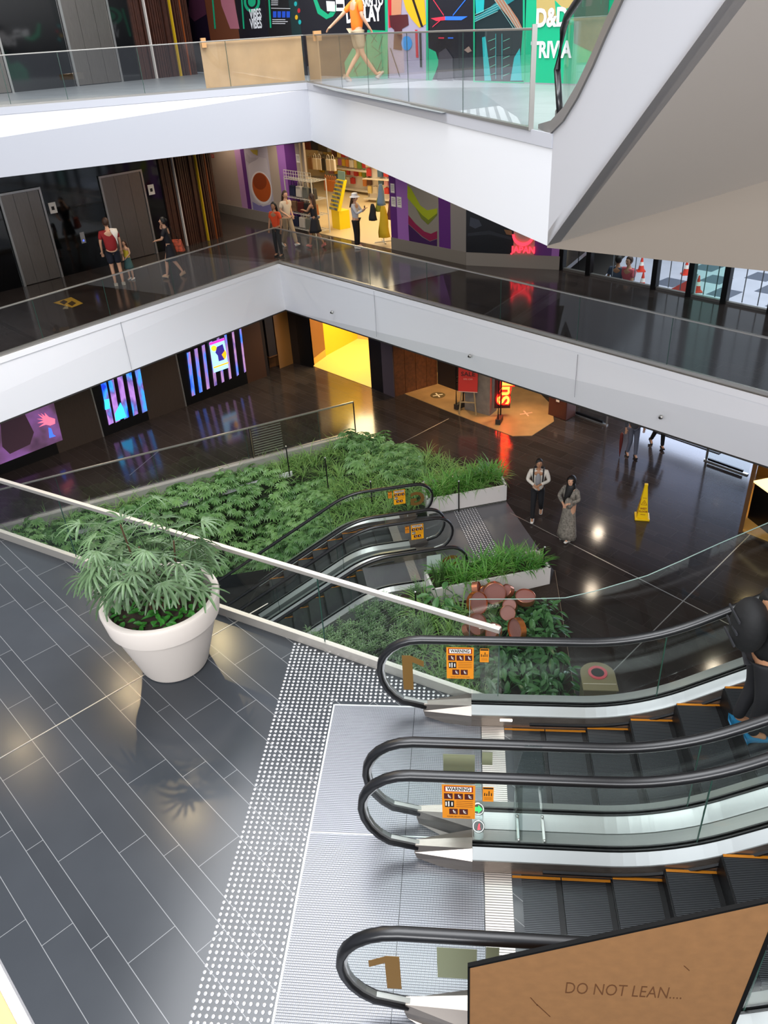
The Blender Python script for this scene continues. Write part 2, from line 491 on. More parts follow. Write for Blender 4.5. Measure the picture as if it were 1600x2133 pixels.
# ------------------------------------------------------------------ guard rails
def railing(name, pts, z, label, top=1.05, w=0.05, h=0.03, pane=1.4, m=None, base=0.09, glz=None, start=0.0, cat='railing', gap=0.012, joints=None):
    r = empty(name, (pts[0][0], pts[0][1], z)); inv = Matrix.Translation((-pts[0][0], -pts[0][1], -z))
    L = [inv @ Vector((p[0], p[1], z)) for p in pts]
    q = MB()
    for a, b in zip(L[:-1], L[1:]):
        q.bar(a + Vector((0, 0, top - h / 2)), b + Vector((0, 0, top - h / 2)), w, h)
    q.build('handrail', m or M_RAIL, r, bevel=0.004)
    q = MB()
    for a, b in zip(L[:-1], L[1:]):
        q.bar(a + Vector((0, 0, base / 2 + 0.001)), b + Vector((0, 0, base / 2 + 0.001)), 0.06, base)
    q.build('base_channel', m or M_RAIL, r)
    for a, b in zip(L[:-1], L[1:]):
        t = (b - a).normalized(); LL = (b - a).length; x = start
        cuts = joints if joints else None
        if cuts is None:
            cuts = []; x = start
            while x < LL: cuts.append(x); x += pane
        cuts = [0.0] + [c for c in cuts if 0.02 < c < LL - 0.02] + [LL]
        n = Vector((-t.y, t.x, 0)) * 0.012
        for c0, c1 in zip(cuts[:-1], cuts[1:]):
            p0 = a + t * (c0 + gap / 2) - n / 2; p1 = a + t * (c1 - gap / 2) - n / 2
            q = MB(); zb, zt = base * 0.6, top - h
            q.slab([p0 + Vector((0, 0, zb)), p1 + Vector((0, 0, zb)), p1 + Vector((0, 0, zt)), p0 + Vector((0, 0, zt))], n)
            gp = q.build('glass_panel', glz or M_GLASSF, r)
            q = MB(); pe = a + t * (c1 - gap / 2)
            q.bar(pe + Vector((0, 0, zb)), pe + Vector((0, 0, zt)), gap * 0.6, 0.012, up=t)
            q.build('glass_edge', M_EDGE, gp)
    return tag(r, label, cat)
def cutsof(a, pxs, z):
    """distances along a rail at which the glass joints show"""
    return [(un(*p, z) - a).length for p in pxs]
ofs = Vector((-0.5, 0.6, 0)).normalized() * 0.08
E1i = E1 + Vector((0.0, 0.09, 0))
def towards(a, d, n): return a + d.normalized() * n
railing('balcony_railing', [towards(E1i, EL - E1, 0.02), towards(E1i, EL - E1, 18)], 0, 'glass balcony railing of the middle floor, left arm in front of the lifts', joints=cutsof(E1, [(480, 583), (365, 622), (232, 668), (90, 715)], 0))
railing('balcony_railing', [E1i, towards(E1i, ER - E1, 21)], 0, 'glass balcony railing of the middle floor, long right arm past the red sign', joints=cutsof(E1, [(672, 573), (780, 600), (900, 632), (1040, 678), (1200, 722), (1385, 775)], 0))
F1i = F1 + Vector((0.0, 0.06, 0))
railing('balcony_railing', [F1i, F1i + (FL - F1).normalized() * 20], Z2, 'glass balcony railing of the top floor, left of its corner', top=0.93, w=0.045, h=0.022, joints=cutsof(F1, [(480, 186), (300, 199), (140, 213), (20, 224)], Z2), base=0.05, m=mat('rail_grey', '8f8d88', 0.4, 0.7))
FKe = un(1097, 272, Z2); FKe = F1 + (FK - F1) * ((FKe - F1).length / (FK - F1).length)
railing('balcony_railing', [F1i + Vector((0.03, -0.02, 0)), FKe], Z2, 'glass balcony railing of the top floor, right of its corner', top=0.93, w=0.045, h=0.022, joints=cutsof(F1, [(700, 189), (765, 200), (846, 218), (950, 243)], Z2), base=0.03, m=MATS['rail_grey'])
q = MB(); q.bar(FKe + Vector((0, 0, 0)), FKe + Vector((0, 0, 0.96)), 0.07, 0.05)
tag(q.build('railing_post', MATS['rail_grey']), 'flat grey steel post ending the top floor glass railing beside the escalator opening', 'post')
# near railing by the planter
RBe = RA + RD * ((un(1080, 1303, 1.06) - RA).length * 0 + 7.79)
M_RAILN = mat('rail_near', 'c3bdb4', 0.38, 0.55)
railing('atrium_railing', [RL + Vector((0, -0.12, 0)), RBe + Vector((0, -0.12, 0))], 0, 'glass railing with flat pale top rail along the floor edge behind the big planter', top=1.07, w=0.055, h=0.05, joints=[6.0 + (un(*p, 0) - RA).length for p in [(170, 1165), (682, 1340)]], base=0.12, m=M_RAILN, glz=M_GLASS)
# curb and railing on the ground floor
q = MB(); n = Vector((-CD.y, CD.x, 0))
q.slab([CA + Vector((0, 0, -0.25)), CB + Vector((0, 0, -0.25)), CB + Vector((0, 0, 0.12)), CA + Vector((0, 0, 0.12))], n * 0.22)
struct(q.build('trim_14', mat('curb_stone', 'a9a7a2', 0.35, 0.3)))
railing('garden_railing', [CA + n * 0.05, CB + n * 0.05], ZG, 'glass railing with round steel rail beside the sloping garden on the ground floor', top=1.15, w=0.045, h=0.045, joints=[1.2, 3.5, 6.2, 8.8, 11.5], base=0.14, glz=M_GLASS)
q = MB(); p = CA + n * 0.05; q.bar(p, p + Vector((0, 0, 1.14)), 0.05, 0.03)
tag(q.build('railing_post', mat('dark_steel', '3c3a38', 0.35, 0.8)), 'dark upright post ending the garden railing near the yellow corridor', 'post')
q = MB(); p = CA + CD * 3.35 + n * 0.05; q.bar(p, p + Vector((0, 0, 1.12)), 0.06, 0.03)
tag(q.build('railing_post', MATS['dark_steel']), 'dark post in the middle of the garden railing', 'post')
q = MB()
for i in range(11): 
    for zz in (0.25 + 0.08 * i,): q.bar(CA + n * 0.08 + CD * 2.4 + Vector((0, 0, zz)), CA + n * 0.08 + CD * 3.3 + Vector((0, 0, zz)), 0.012, 0.02)
tag(q.build('louvre_gate', M_STEELL), 'small steel gate of horizontal slats in the garden railing', 'gate')

# edge of the floor the photo was taken from (bottom left corner)
la_ = un(0, 2008, Z2); lb2 = un(66, 2133, Z2); ld = (lb2 - la_).normalized(); ln = Vector((ld.y, -ld.x, 0)); A_ = la_ - ld * 0.5; B_ = lb2 + ld * 0.25
q = MB(); q.slab([A_ + ln * 0.0135 + Vector((0, 0, -0.2)), B_ + ln * 0.0135 + Vector((0, 0, -0.2)), B_ + ln * 0.0135, A_ + ln * 0.0135], ln * 0.6); struct(q.build('trim_20', mat('ledge_tan', 'c79a62', 0.6)))
q = MB(); q.slab([A_ + Vector((0, 0, -0.22)), B_ + Vector((0, 0, -0.22)), B_ + Vector((0, 0, 0.004)), A_ + Vector((0, 0, 0.004))], ln * 0.013); struct(q.build('trim_21', M_WHITE2))
# ------------------------------------------------------------------ escalators
M_DECK = mat('deck_aluminium', 'cfd3d0', 0.30, 0.75)
M_SKIRT = brushed('skirt_steel', '8a7f76', 0.3, 0.8, 'X')
M_SKIRTD = mat('skirt_dark', '141416', 0.3, 0.3)
M_TREAD = stripes('tread_ribs', '4a4d50', '17181a', 0.0145, 0.45, axis=1, rough=0.38, metal=0.55)
M_RISER = mat('riser_black', '0c0c0e', 0.45, 0.2)
M_ORANGE = mat('edge_orange', 'c07818', 0.5)
M_COMB = stripes('comb_ribs', 'c9c2bb', '5a5552', 0.022, 0.3, axis=1, rough=0.35, metal=0.6)
M_NUM = mat('gold_number', '7a5a28', 0.5, 0.2)
M_WARN = mat('warning_orange', 'e08a18', 0.5)
M_WARNY = mat('warning_yellow', 'f6ac10', 0.5)
M_MAROON = mat('pictogram_maroon', '4a1512', 0.5)
M_LABW = mat('label_white', 'e8e2d8', 0.5)
M_BACK = mat('sticker_back', '7f8468', 0.5)
M_LED = mat('deck_lamp', 'ffffff', 0.3, emit=4.0, ecol='fffaf0')
M_SHOE = mat('black_gasket', '08090a', 0.4)

def warning_label(parent, c, right, up, w, h, m, full=True):
    """orange warning sheet with its heading, pictograms and lines"""
    c = Vector(c); r = Vector(right); u = Vector(up); n = r.cross(u)
    s = MB(); s.slab([c - r * w / 2 - u * h / 2, c + r * w / 2 - u * h / 2, c + r * w / 2 + u * h / 2, c - r * w / 2 + u * h / 2], n * 0.002)
    lab = s.build('warning_sticker', m, parent); o = c + n * 0.0022
    def rect(x, y, ww, hh, mm, nm, lift=0.0006):
        p = o + r * (x * w) + u * (y * h) ; q = MB()
        q.slab([p - r * ww * w / 2 - u * hh * h / 2, p + r * ww * w / 2 - u * hh * h / 2, p + r * ww * w / 2 + u * hh * h / 2, p - r * ww * w / 2 + u * hh * h / 2], n * lift)
        return q.build(nm, mm, lab)
    if full:
        rect(0, 0.385, 0.86, 0.17, mat('warn_red', '8a1a10', 0.5), 'heading_frame')
        rect(0, 0.385, 0.78, 0.13, M_LABW, 'heading_panel', 0.0009)
        text('WARNING', h * 0.14, mat('ink_black', '120c0a', 0.6), 'heading', lab, o + u * (0.385 * h) + n * 0.0012, r, u, bold=h * 0.004, depth=0.0003, sx=w / h * 1.02)
        for (x, y) in ((-0.31, 0.17), (0.0, 0.17), (0.31, 0.17), (-0.16, -0.29), (0.15, -0.29)):
            rect(x, y, 0.26, 0.17, M_MAROON, 'pictogram')
            q = MB(); p = o + r * (x * w) + u * (y * h) + n * 0.0009
            q.ball(p + u * h * 0.04, h * 0.014, 1, (1, 1, 1))
            q.bar(p + u * h * 0.03, p - u * h * 0.03 + r * w * 0.02, h * 0.02, 0.0006, up=n)
            q.bar(p - u * h * 0.03 + r * w * 0.02, p - u * h * 0.045 + r * w * 0.08, h * 0.015, 0.0006, up=n)
            q.bar(p + u * h * 0.015, p + r * w * 0.07 + u * h * 0.0, h * 0.012, 0.0006, up=n)
            q.build('pictogram_figure', M_LABW, lab)
        rect(-0.28, -0.06, 0.28, 0.20, mat('ink_black', '120c0a', 0.6), 'pictogram')
        q = MB()
        for dx, hh in ((-0.38, .12), (-0.30, .15), (-0.2, .11)):
            p = o + r * (dx * w) - u * (0.06 * h) + n * 0.001
            q.bar(p - u * h * hh / 2, p + u * h * hh / 2, w * 0.04, 0.0006, up=n)
        q.build('pictogram_figure', M_LABW, lab)
        for k in range(4): rect(0.18, 0.03 - 0.055 * k, 0.5, 0.010, M_MAROON, 'text_line')
        text('PLEASE USE LIFT PROVIDED', h * 0.045, MATS['ink_black'], 'footer', lab, o - u * (0.445 * h) + n * 0.0006, r, u, depth=0.0003, sx=w / h * 1.3)
    else:
        rect(0, 0.42, 0.9, 0.10, mat('ink_black', '120c0a', 0.6), 'heading_panel')
        q = MB()
        for dx, hh in ((-0.32, .2), (-0.12, .16), (0.08, .34), (0.3, .2)):
            p = o + r * (dx * w) - u * (0.0 * h) + n * 0.001
            q.bar(p - u * h * 0.1, p + u * h * (hh - 0.1), w * 0.09, 0.0006, up=n)
        q.build('pictogram_figure', MATS['ink_black'], lab)
        for k in range(3): rect(0, -0.22 - 0.07 * k, 0.7, 0.012, M_MAROON, 'text_line')
    return lab

def escalator(name, label, loc, rz, sgn, length, nsteps, flatx=0.72, R=2.0, deckside=(1, 1), topend=None, handh=1.05, orange=True):
    root = empty(name, loc, rz)
    th = math.radians(30)
    xs = flatx
    def z(x, x0=xs, RR=R):
        if x <= x0: return 0.0
        arc = RR * math.sin(th)
        if x <= x0 + arc: return sgn * (RR - math.sqrt(max(RR * RR - (x - x0) ** 2, 0)))
        return sgn * (RR - RR * math.cos(th) + (x - x0 - arc) * math.tan(th))
    xsamp = [-1.0 + 0.0] 
    def sweep(sec, x0, x1, name, m, parent=root, closed=True, dz=0.0, smooth=False, bevel=0):
        q = MB(); N = max(2, int((x1 - x0) / 0.1)); rings = []
        for i in range(N + 1):
            x = x0 + (x1 - x0) * i / N
            rings.append([q.b.verts.new((x, a, b + dz + z(x))) for a, b in sec])
        n = len(sec)
        for i in range(N):
            for k in range(n if closed else n - 1):
                q.b.faces.new([rings[i][k], rings[i][(k + 1) % n], rings[i + 1][(k + 1) % n], rings[i + 1][k]])
        if closed:
            q.b.faces.new(rings[0][::-1]); q.b.faces.new(rings[-1])
        return q.build(name, m, parent, smooth=2 if smooth else False, bevel=bevel)
    for sd in (1, -1):
        def S(sec): return [(a * sd, b) for a, b in sec]
        # skirt, inner deck, gasket, outer deck
        sweep(S([(0.505, -0.5), (0.54, -0.5), (0.54, 0.16), (0.505, 0.13)]), 0.0, length, 'skirt_panel', M_SKIRTD)
        sweep(S([(0.503, -0.02), (0.503, 0.155), (0.595, 0.20), (0.605, 0.20), (0.605, -0.02)]), -0.32, length, 'inner_deck', M_SKIRT)
        sweep(S([(0.503, 0.156), (0.506, 0.166), (0.598, 0.208), (0.605, 0.20)]), -0.32, length, 'inner_cover', M_DECK)
        sweep(S([(0.606, 0.15), (0.606, 0.222), (0.618, 0.222), (0.618, 0.15)]), -0.32, length, 'gasket', M_SHOE)
        sweep(S([(0.638, 0.15), (0.638, 0.222), (0.65, 0.222), (0.65, 0.15)]), -0.32, length, 'gasket', M_SHOE)
        if deckside[0 if sd > 0 else 1]:
            wd = 0.79
            sweep(S([(0.651, 0.10), (0.651, 0.21), (wd, 0.17), (wd, -0.75), (0.651, -0.75)]), -0.32, length, 'outer_deck', M_DECK)
        # brush strip
        sweep(S([(0.485, 0.045), (0.485, 0.065), (0.506, 0.075), (0.506, 0.045)]), 0.25, length, 'safety_brush', M_SHOE)
        # newel housing: faceted steel wedge
        q = MB()
        y0, y1 = (0.50, 0.79) if deckside[0 if sd > 0 else 1] else (0.50, 0.66)
        a = [(-0.80, 0.60, 0.10), (-0.80, 0.66, 0.10)]
        lo = [(-0.32, y0, 0.0), (-0.32, y1, 0.0), (-0.55, y1 - 0.02, 0.0), (-0.55, y0 + 0.03, 0.0)]
        mid = [(-0.32, y0, 0.15), (-0.32, y1, 0.17), (-0.80, 0.67, 0.12), (-0.80, 0.58, 0.12)]
        top = [(-0.32, 0.575, 0.215), (-0.32, 0.68, 0.215), (-0.79, 0.655, 0.19), (-0.79, 0.60, 0.19)]
        fb = [(-0.32, y0, 0.06), (-0.32, y1, 0.06), (-0.78, 0.67, 0.04), (-0.78, 0.585, 0.04)]
        rr = [[q.b.verts.new((x, y * sd, zz)) for x, y, zz in ring] for ring in (lo, fb, mid, top)]
        for i in range(3):
            for k in range(4): q.b.faces.new([rr[i][k], rr[i][(k + 1) % 4], rr[i + 1][(k + 1) % 4], rr[i + 1][k]])
        q.b.faces.new(rr[0][::-1]); q.b.faces.new(rr[-1])
        q.build('newel_housing', mat('newel_steel', '8a827b', 0.3, 0.8), root)
        # glass balustrade with rounded end
        yg = 0.628 * sd; gt = 0.012
        hh = handh - 0.03
        loop = []
        for i in range(15):
            t = math.radians(90 + 168 * i / 14)
            loop.append((-0.78 + 0.40 * math.cos(t), 0.60 + (hh - 0.60) * math.sin(t)))
        # lower part bends back to the housing
        loop = [(-0.80 + (0.415) * math.cos(math.radians(90 + 15 * i)), 0.62 + ((hh - 0.62) if i <= 6 else 0.47) * math.sin(math.radians(90 + 15 * i))) for i in range(11)]
        loop.append((-0.79, 0.145))
        q = MB()
        prof = [(-0.32, 0.205)] + [( -0.79, 0.15)] + [(x, zz) for x, zz in loop[::-1][1:]] + [(-0.32, hh)]
        q.slab([(x, yg - gt / 2, zz) for x, zz in prof], (0, gt, 0))
        q.build('glass_panel', M_GLASS, root)
        x0 = -0.315; w = 0
        xx = [x0, 1.45, 3.1, 4.8, 6.5, 8.2, 9.9, 11.6, 13.3]
        xx = [v for v in xx if v < length - 0.4] + [length]
        for g0, g1 in zip(xx[:-1], xx[1:]):
            gp = sweep([(yg - gt / 2, 0.19), (yg + gt / 2, 0.19), (yg + gt / 2, hh), (yg - gt / 2, hh)], g0 + 0.006, g1 - 0.006, 'glass_panel', M_GLASS)
            q = MB(); q.bar((g1, yg, 0.2 + z(g1)), (g1, yg, hh + z(g1)), 0.012, 0.009, up=(1, 0, 0)); q.build('glass_joint', M_EDGE, gp)
        # handrail around the loop and up the slope
        path = [(x, zz) for x, zz in loop[::-1]]
        path[0] = (-0.77, 0.15)
        N = int((length + 0.7) / 0.1)
        for i in range(N + 1):
            x = -0.70 + (length + 0.70) * i / N
            path.append((x, handh - 0.03 + z(x)))
        q = MB(); rings = []
        sec = [(-0.047, -0.010), (-0.042, 0.016), (-0.026, 0.030), (0.026, 0.030), (0.042, 0.016), (0.047, -0.010), (0.040, -0.024), (0.014, -0.018), (-0.014, -0.018), (-0.040, -0.024)]
        for i, (x, zz) in enumerate(path):
            p = path[max(i - 1, 0)]; n_ = path[min(i + 1, len(path) - 1)]
            tx, tz = n_[0] - p[0], n_[1] - p[1]; l = math.hypot(tx, tz); tx /= l; tz /= l
            rings.append([q.b.verts.new((x - tz * b, yg + a, zz + tx * b)) for a, b in sec])
        for i in range(len(rings) - 1):
            for k in range(len(sec)): q.b.faces.new([rings[i][k], rings[i][(k + 1) % len(sec)], rings[i + 1][(k + 1) % len(sec)], rings[i + 1][k]])
        q.b.faces.new(rings[0][::-1]); q.b.faces.new(rings[-1])
        q.build('handrail', M_RUBBER, root, smooth=True)
        # steel guide inside the loop
        q = MB(); rings = []
        for i, (x, zz) in enumerate(path[:24]):
            p = path[max(i - 1, 0)]; n_ = path[min(i + 1, len(path) - 1)]
            tx, tz = n_[0] - p[0], n_[1] - p[1]; l = math.hypot(tx, tz); tx /= l; tz /= l
            rings.append([q.b.verts.new((x - tz * b, yg + a, zz + tx * b)) for a, b in ((-0.018, -0.019), (0.018, -0.019), (0.018, -0.045), (-0.018, -0.045))])
        for i in range(len(rings) - 1):
            for k in range(4): q.b.faces.new([rings[i][k], rings[i][(k + 1) % 4], rings[i + 1][(k + 1) % 4], rings[i + 1][k]])
        q.build('handrail_guide', M_STEELL, root)
    # comb plate, steps
    q = MB(); q.box((-0.11, 0, 0.004), (0.22, 1.0, 0.012)); q.build('comb_plate', M_COMB, root)
    first = None
    for k in range(nsteps):
        xk = 0.0 + 0.4 * k
        zt = z(xk + 0.35 if sgn > 0 else xk + 0.05) if k > 1 else 0.0
        if xk + 0.4 > length: break
        if first is None:
            q = MB(); q.box((0.2, 0, -0.02), (0.394, 0.99, 0.04)); st = q.build('step', M_TREAD, root)
            q = MB(); 
            if sgn > 0: q.slab([(0.398, -0.495, -0.04), (0.398, 0.495, -0.04), (0.372, 0.495, -0.24), (0.372, -0.495, -0.24)], (0.006, 0, 0))
            q2 = MB(); q2.box((-0.001 if sgn > 0 else 0.398, 0, -0.13), (0.012, 0.985, 0.21))
            q2.box((0.374 if sgn > 0 else 0.026, 0, 0.0008), (0.046, 0.985, 0.003))
            rs = q2.build('riser', M_RISER, st)
            q3 = MB(); q3.box((0.2, 0.484 if sgn > 0 else -0.484, 0.002), (0.39, 0.022, 0.006))
            q3.build('edge_marking', M_ORANGE, st)
            q.b.free(); first = st
        else:
            st = copy_tree(first, root)
        st.location = (xk, 0, zt - 0.004)
    root['_z'] = 0
    tag(root, label, 'escalator')
    return root, z

AX, YA, YB = 0.37, 5.075, 3.485
escA, zA = escalator('escalator', 'escalator carrying the person with the backpack, the farther of the two near ones', (AX, YA, 0), 0, 1, 6.4, 16)
escB, zB = escalator('escalator', 'nearest escalator, its empty dark steps beside the tan DO NOT LEAN board', (AX, YB, 0), 0, 1, 6.4, 16)
# numbers and labels
def number(parent, y, x, mirror, body='1', size=0.52, name='floor_number', z0=0.60, dark=True):
    text(body, size, M_NUM, name, parent, (x, y, z0), (-1 if mirror else 1, 0, 0), (0, 0, 1), bold=0.018, depth=0.002, sx=1.0)
def one_shape(parent, y, x, mirror, z0=0.37, h=0.45):
    q = MB(); s = -1 if mirror else 1
    pts = [(0.07, 0), (0.17, 0), (0.17, h), (0.085, h), (-0.04, h - 0.07), (-0.04, h - 0.145), (0.07, h - 0.085)]
    q.slab([(x + s * a, y, z0 + b) for a, b in pts], (0, 0.002, 0)); return q.build('floor_number', M_NUM, parent)
one_shape(escA, 0.628 - 0.010, -0.82, True)
one_shape(escB, -0.628 - 0.010, -0.98, False, 0.36, 0.40)
warning_label(escA, (-0.43, 0.628 - 0.0085, 0.735), (1, 0, 0), (0, 0, 1), 0.26, 0.40, M_WARN)
warning_label(escA, (-0.20, 0.628 - 0.0085, 0.84), (1, 0, 0), (0, 0, 1), 0.085, 0.17, M_WARN, False)
warning_label(escB, (-0.43, 0.628 - 0.0085, 0.735), (1, 0, 0), (0, 0, 1), 0.26, 0.40, M_WARN)
warning_label(escB, (-0.20, 0.628 - 0.0085, 0.84), (1, 0, 0), (0, 0, 1), 0.085, 0.17, M_WARN, False)
for e in (escA, escB):
    for x, w, h, zc in ((-0.43, 0.26, 0.36, 0.72), (-0.20, 0.085, 0.15, 0.86)):
        q = MB(); q.slab([(x - w / 2, -0.628 - 0.008, zc - h / 2), (x + w / 2, -0.628 - 0.008, zc - h / 2), (x + w / 2, -0.628 - 0.008, zc + h / 2), (x - w / 2, -0.628 - 0.008, zc + h / 2)], (0, -0.002, 0))
        q.build('sticker_back', M_BACK, e)
for e in (escA,):
    q = MB(); q.box((0.02, 0.499, 0.105), (0.12, 0.006, 0.028)); q.build('deck_lamp', M_LED, e, bevel=0.003)

# landing grating and tactile studs (cut-out border)
M_GRATE = stripes('landing_grating', '97999f', '24262c', 0.0195, 0.26, axis=1, rough=0.35, metal=0.35, pitch2=0.0092, frac2=0.36)
lp = empty('landing_plate', (-1.36, 2.3, 0))
for y0, y1 in ((0.0, 1.99), (2.0, 3.51)):
    for x0, x1 in ((0.0, 0.83), (0.835, 1.50)):
        q = MB(); q.box(((x0 + x1) / 2, (y0 + y1) / 2, 0.003), (x1 - x0, y1 - y0, 0.008)); q.build('grating_panel', M_GRATE, lp)
q = MB(); q.box((-0.008, 1.755, 0.004), (0.016, 3.53, 0.012)); q.box((0.75, 3.517, 0.004), (1.5, 0.014, 0.012)); q.box((0.75, 1.995, 0.0045), (1.5, 0.010, 0.012)); q.build('frame', M_DECK, lp)
tag(lp, 'pale metal grating landing in front of the two near escalators', 'floor grate')

M_STUD = mat('stud_steel', 'c9c9cb', 0.33, 0.7)
ts = empty('tactile_paving', (-1.4, 3.5, 0))
tag(ts, 'field of round metal warning studs beside the escalator landing', 'tactile paving')
def stud(q, x, y, n=10):
    q.lathe([(0.0175, 0.0), (0.0165, 0.003), (0.012, 0.0055)], (x, y, 0.0), n=n)
pts = []
pitch = 0.0506
for i in range(-40, 30):
    for j in range(0, 110):
        x = -1.405 + i * pitch * 1.0; y = 2.25 + j * pitch
        # rail line keeps the studs away from the edge
        lim = RA.y + (x - RA.x) * RD.y / RD.x - 0.17
        if y > lim: continue
        if i <= 0 and x > -1.99 - (0.0): pts.append((x, y))
        elif x > -1.4 and y > 5.86 and x < 0.1: pts.append((x, y))
pts.sort(key=lambda p: (Vector((p[0], p[1], 0)) - CAM).length)
q = MB(); stud(q, 0, 0, 12); s0 = q.build('stud', M_STUD, ts, smooth=True); s0.location = (pts[0][0] + 1.4, pts[0][1] - 3.5, 0)
for x, y in pts[1:100]:
    c = s0.copy(); COL.objects.link(c); c.parent = ts; c.location = (x + 1.4, y - 3.5, 0)
q = MB()
for x, y in pts[100:]: stud(q, x + 1.4, y - 3.5)
o = q.build('studs', M_STUD, ts, smooth=True); o['kind'] = 'stuff'

# infill between the two near escalators, signals and clear guards
ym = (YA + YB) / 2
def centre_deck(e, z, y0, y1, L, nm, label):
    q = MB(); N = 60; rows = []
    for i in range(N + 1):
        x = -0.32 + (L + 0.32) * i / N
        rows.append([q.b.verts.new((x, y0, 0.2 + z(x))), q.b.verts.new((x, y1, 0.2 + z(x))), q.b.verts.new((x, y1, 0.12 + z(x))), q.b.verts.new((x, y0, 0.12 + z(x)))])
    for i in range(N):
        for k in range(4): q.b.faces.new([rows[i][k], rows[i][(k + 1) % 4], rows[i + 1][(k + 1) % 4], rows[i + 1][k]])
    q.b.faces.new(rows[0][::-1]); q.b.faces.new(rows[-1])
    return q.build(nm, M_DECK, e)
M_ACR = glass('acrylic', (0.86, 0.90, 0.90), 2.4)
def signal(x, y, z0, col, nm, label, arrow):
    t = empty(nm, (x, y, z0)); q = MB()
    Mx = Matrix.Rotation(0, 3, 'X')
    q.lathe([(0.045, 0), (0.045, 0.11)], (0, 0, 0), n=24); q.build('housing', M_ACR, t, smooth=2)
    tilt = Matrix.Rotation(math.radians(38), 3, 'X') @ Matrix.Identity(3)
    q = MB(); q.lathe([(0.049, 0), (0.052, 0.012), (0.045, 0.018), (0.043, 0.018)], (0, 0, 0.115), n=24, M=tilt); q.build('bezel', M_STEELL, t, smooth=2)
    q = MB(); q.lathe([(0.042, 0.0), (0.042, 0.0195)], (0, 0, 0.115), n=24, M=tilt); q.build('lens', M_BLACK, t)
    q = MB()
    if arrow:
        P = [(-0.026, -0.012), (0.0, -0.012), (0.0, -0.024), (0.026, 0.0), (0.0, 0.024), (0.0, 0.012), (-0.026, 0.012)]
        q.slab([Vector((0, 0, 0.115)) + tilt @ Vector((a * 1.3, b * 1.3, 0.020)) for a, b in P], tilt @ Vector((0, 0, 0.002)))
    else:
        q.slab([Vector((0, 0, 0.115)) + tilt @ Vector((a * 1.3, b * 1.3, 0.020)) for a, b in ((-0.006, -0.02), (0.003, -0.02), (0.010, 0.012), (0.004, 0.018), (-0.002, 0.004))], tilt @ Vector((0, 0, 0.002)))
        q.slab([Vector((0, 0, 0.115)) + tilt @ Vector((a * 1.3, b * 1.3, 0.020)) for a, b in ((0.006, -0.018), (0.012, -0.018), (0.008, 0.0), (0.003, -0.002))], tilt @ Vector((0, 0, 0.002)))
    q.build('lit_symbol', mat('lit_' + nm + str(arrow), col, 0.4, emit=3.0), t)
    return tag(t, label, 'signal')
sp = (ray(1022, 1700)); t_ = (ym + 0.05) / sp.y
signal(0.10, ym + 0.06, 0.235, '10e040', 'direction_signal', 'small round signal with lit green arrow between the near escalators', True)
signal(0.10, ym - 0.10, 0.225, 'e01828', 'direction_signal', 'small round signal with lit red symbol, just in front of the green arrow one', False)
for x in (0.36, 0.64):
    pass
# clear moulded guard between the handrails
g = empty('clear_guard', (0.40, ym, 0.2))
q = MB()
q.slab([(0.0, 0.13, 0.02), (0.24, 0.13, 0.02), (0.24, 0.13, 0.62), (0.20, 0.13, 0.86), (0.06, 0.13, 0.86), (0.0, 0.13, 0.5)], (0, 0.008, 0))
q.build('sheet', M_ACR, g, bevel=0.003)
q = MB(); q.slab([(0.0, -0.13, 0.02), (0.06, -0.13, 0.02), (0.06, 0.13, 0.5), (0.0, 0.13, 0.5)], (0, 0.006, 0.0)); q.build('fin', M_ACR, g)
for x in (0.03, 0.24):
    q = MB(); q.box((x, -0.02, 0.012), (0.025, 0.24, 0.02)); q.ball((x, -0.13, 0.03), 0.014, 2); q.ball((x, 0.10, 0.03), 0.014, 2); q.build('bracket', M_STEELL, g, bevel=0.004)
tag(g, 'clear plastic guard bracketed to the deck between the two near escalators', 'guard')
# deck between the balustrades
q = MB()
# glass guard beyond escalator A, over the garden void
gg = empty('guard_glass', (0.03, 6.0, 0))
N = 24; lo = []; hi = []
tops = [(0.0, 1.27), (0.55, 1.28), (0.9, 1.30), (1.17, 1.385), (1.62, 1.57), (1.9, 1.74), (2.2, 1.93), (3.2, 2.52)]
q = MB(); q.slab([(x, 0, zz) for x, zz in tops] + [(x, 0, max(-0.2, zz - 1.45)) for x, zz in tops[::-1]], (0, 0.012, 0)); q.build('pane', M_GLASS, gg)
q = MB()
for (x, zz), (x2, z2_) in zip(tops[:-1], tops[1:]): q.bar((x, 0.006, zz), (x2, 0.006, z2_), 0.009, 0.004)
q.bar((0, 0.006, 0), (0, 0.006, 1.27), 0.009, 0.005, up=(1, 0, 0)); q.build('polished_edge', mat('glass_rim', '7c918a', 0.25), gg)
q = MB(); q.bar((0.13, -0.05, 0.0), (0.13, -0.05, 1.03), 0.05, 0.012, up=(0, 1, 0)); q.build('end_fin', glass('fin_glass', (0.6, 0.72, 0.68), 1.5), gg)
q = MB(); q.box((0.17, -0.07, 1.0), (0.16, 0.05, 0.03)); q.build('clamp', M_LABW, gg, bevel=0.005)
tag(gg, 'frameless curved glass guard standing just beyond the farther near escalator', 'glass guard')

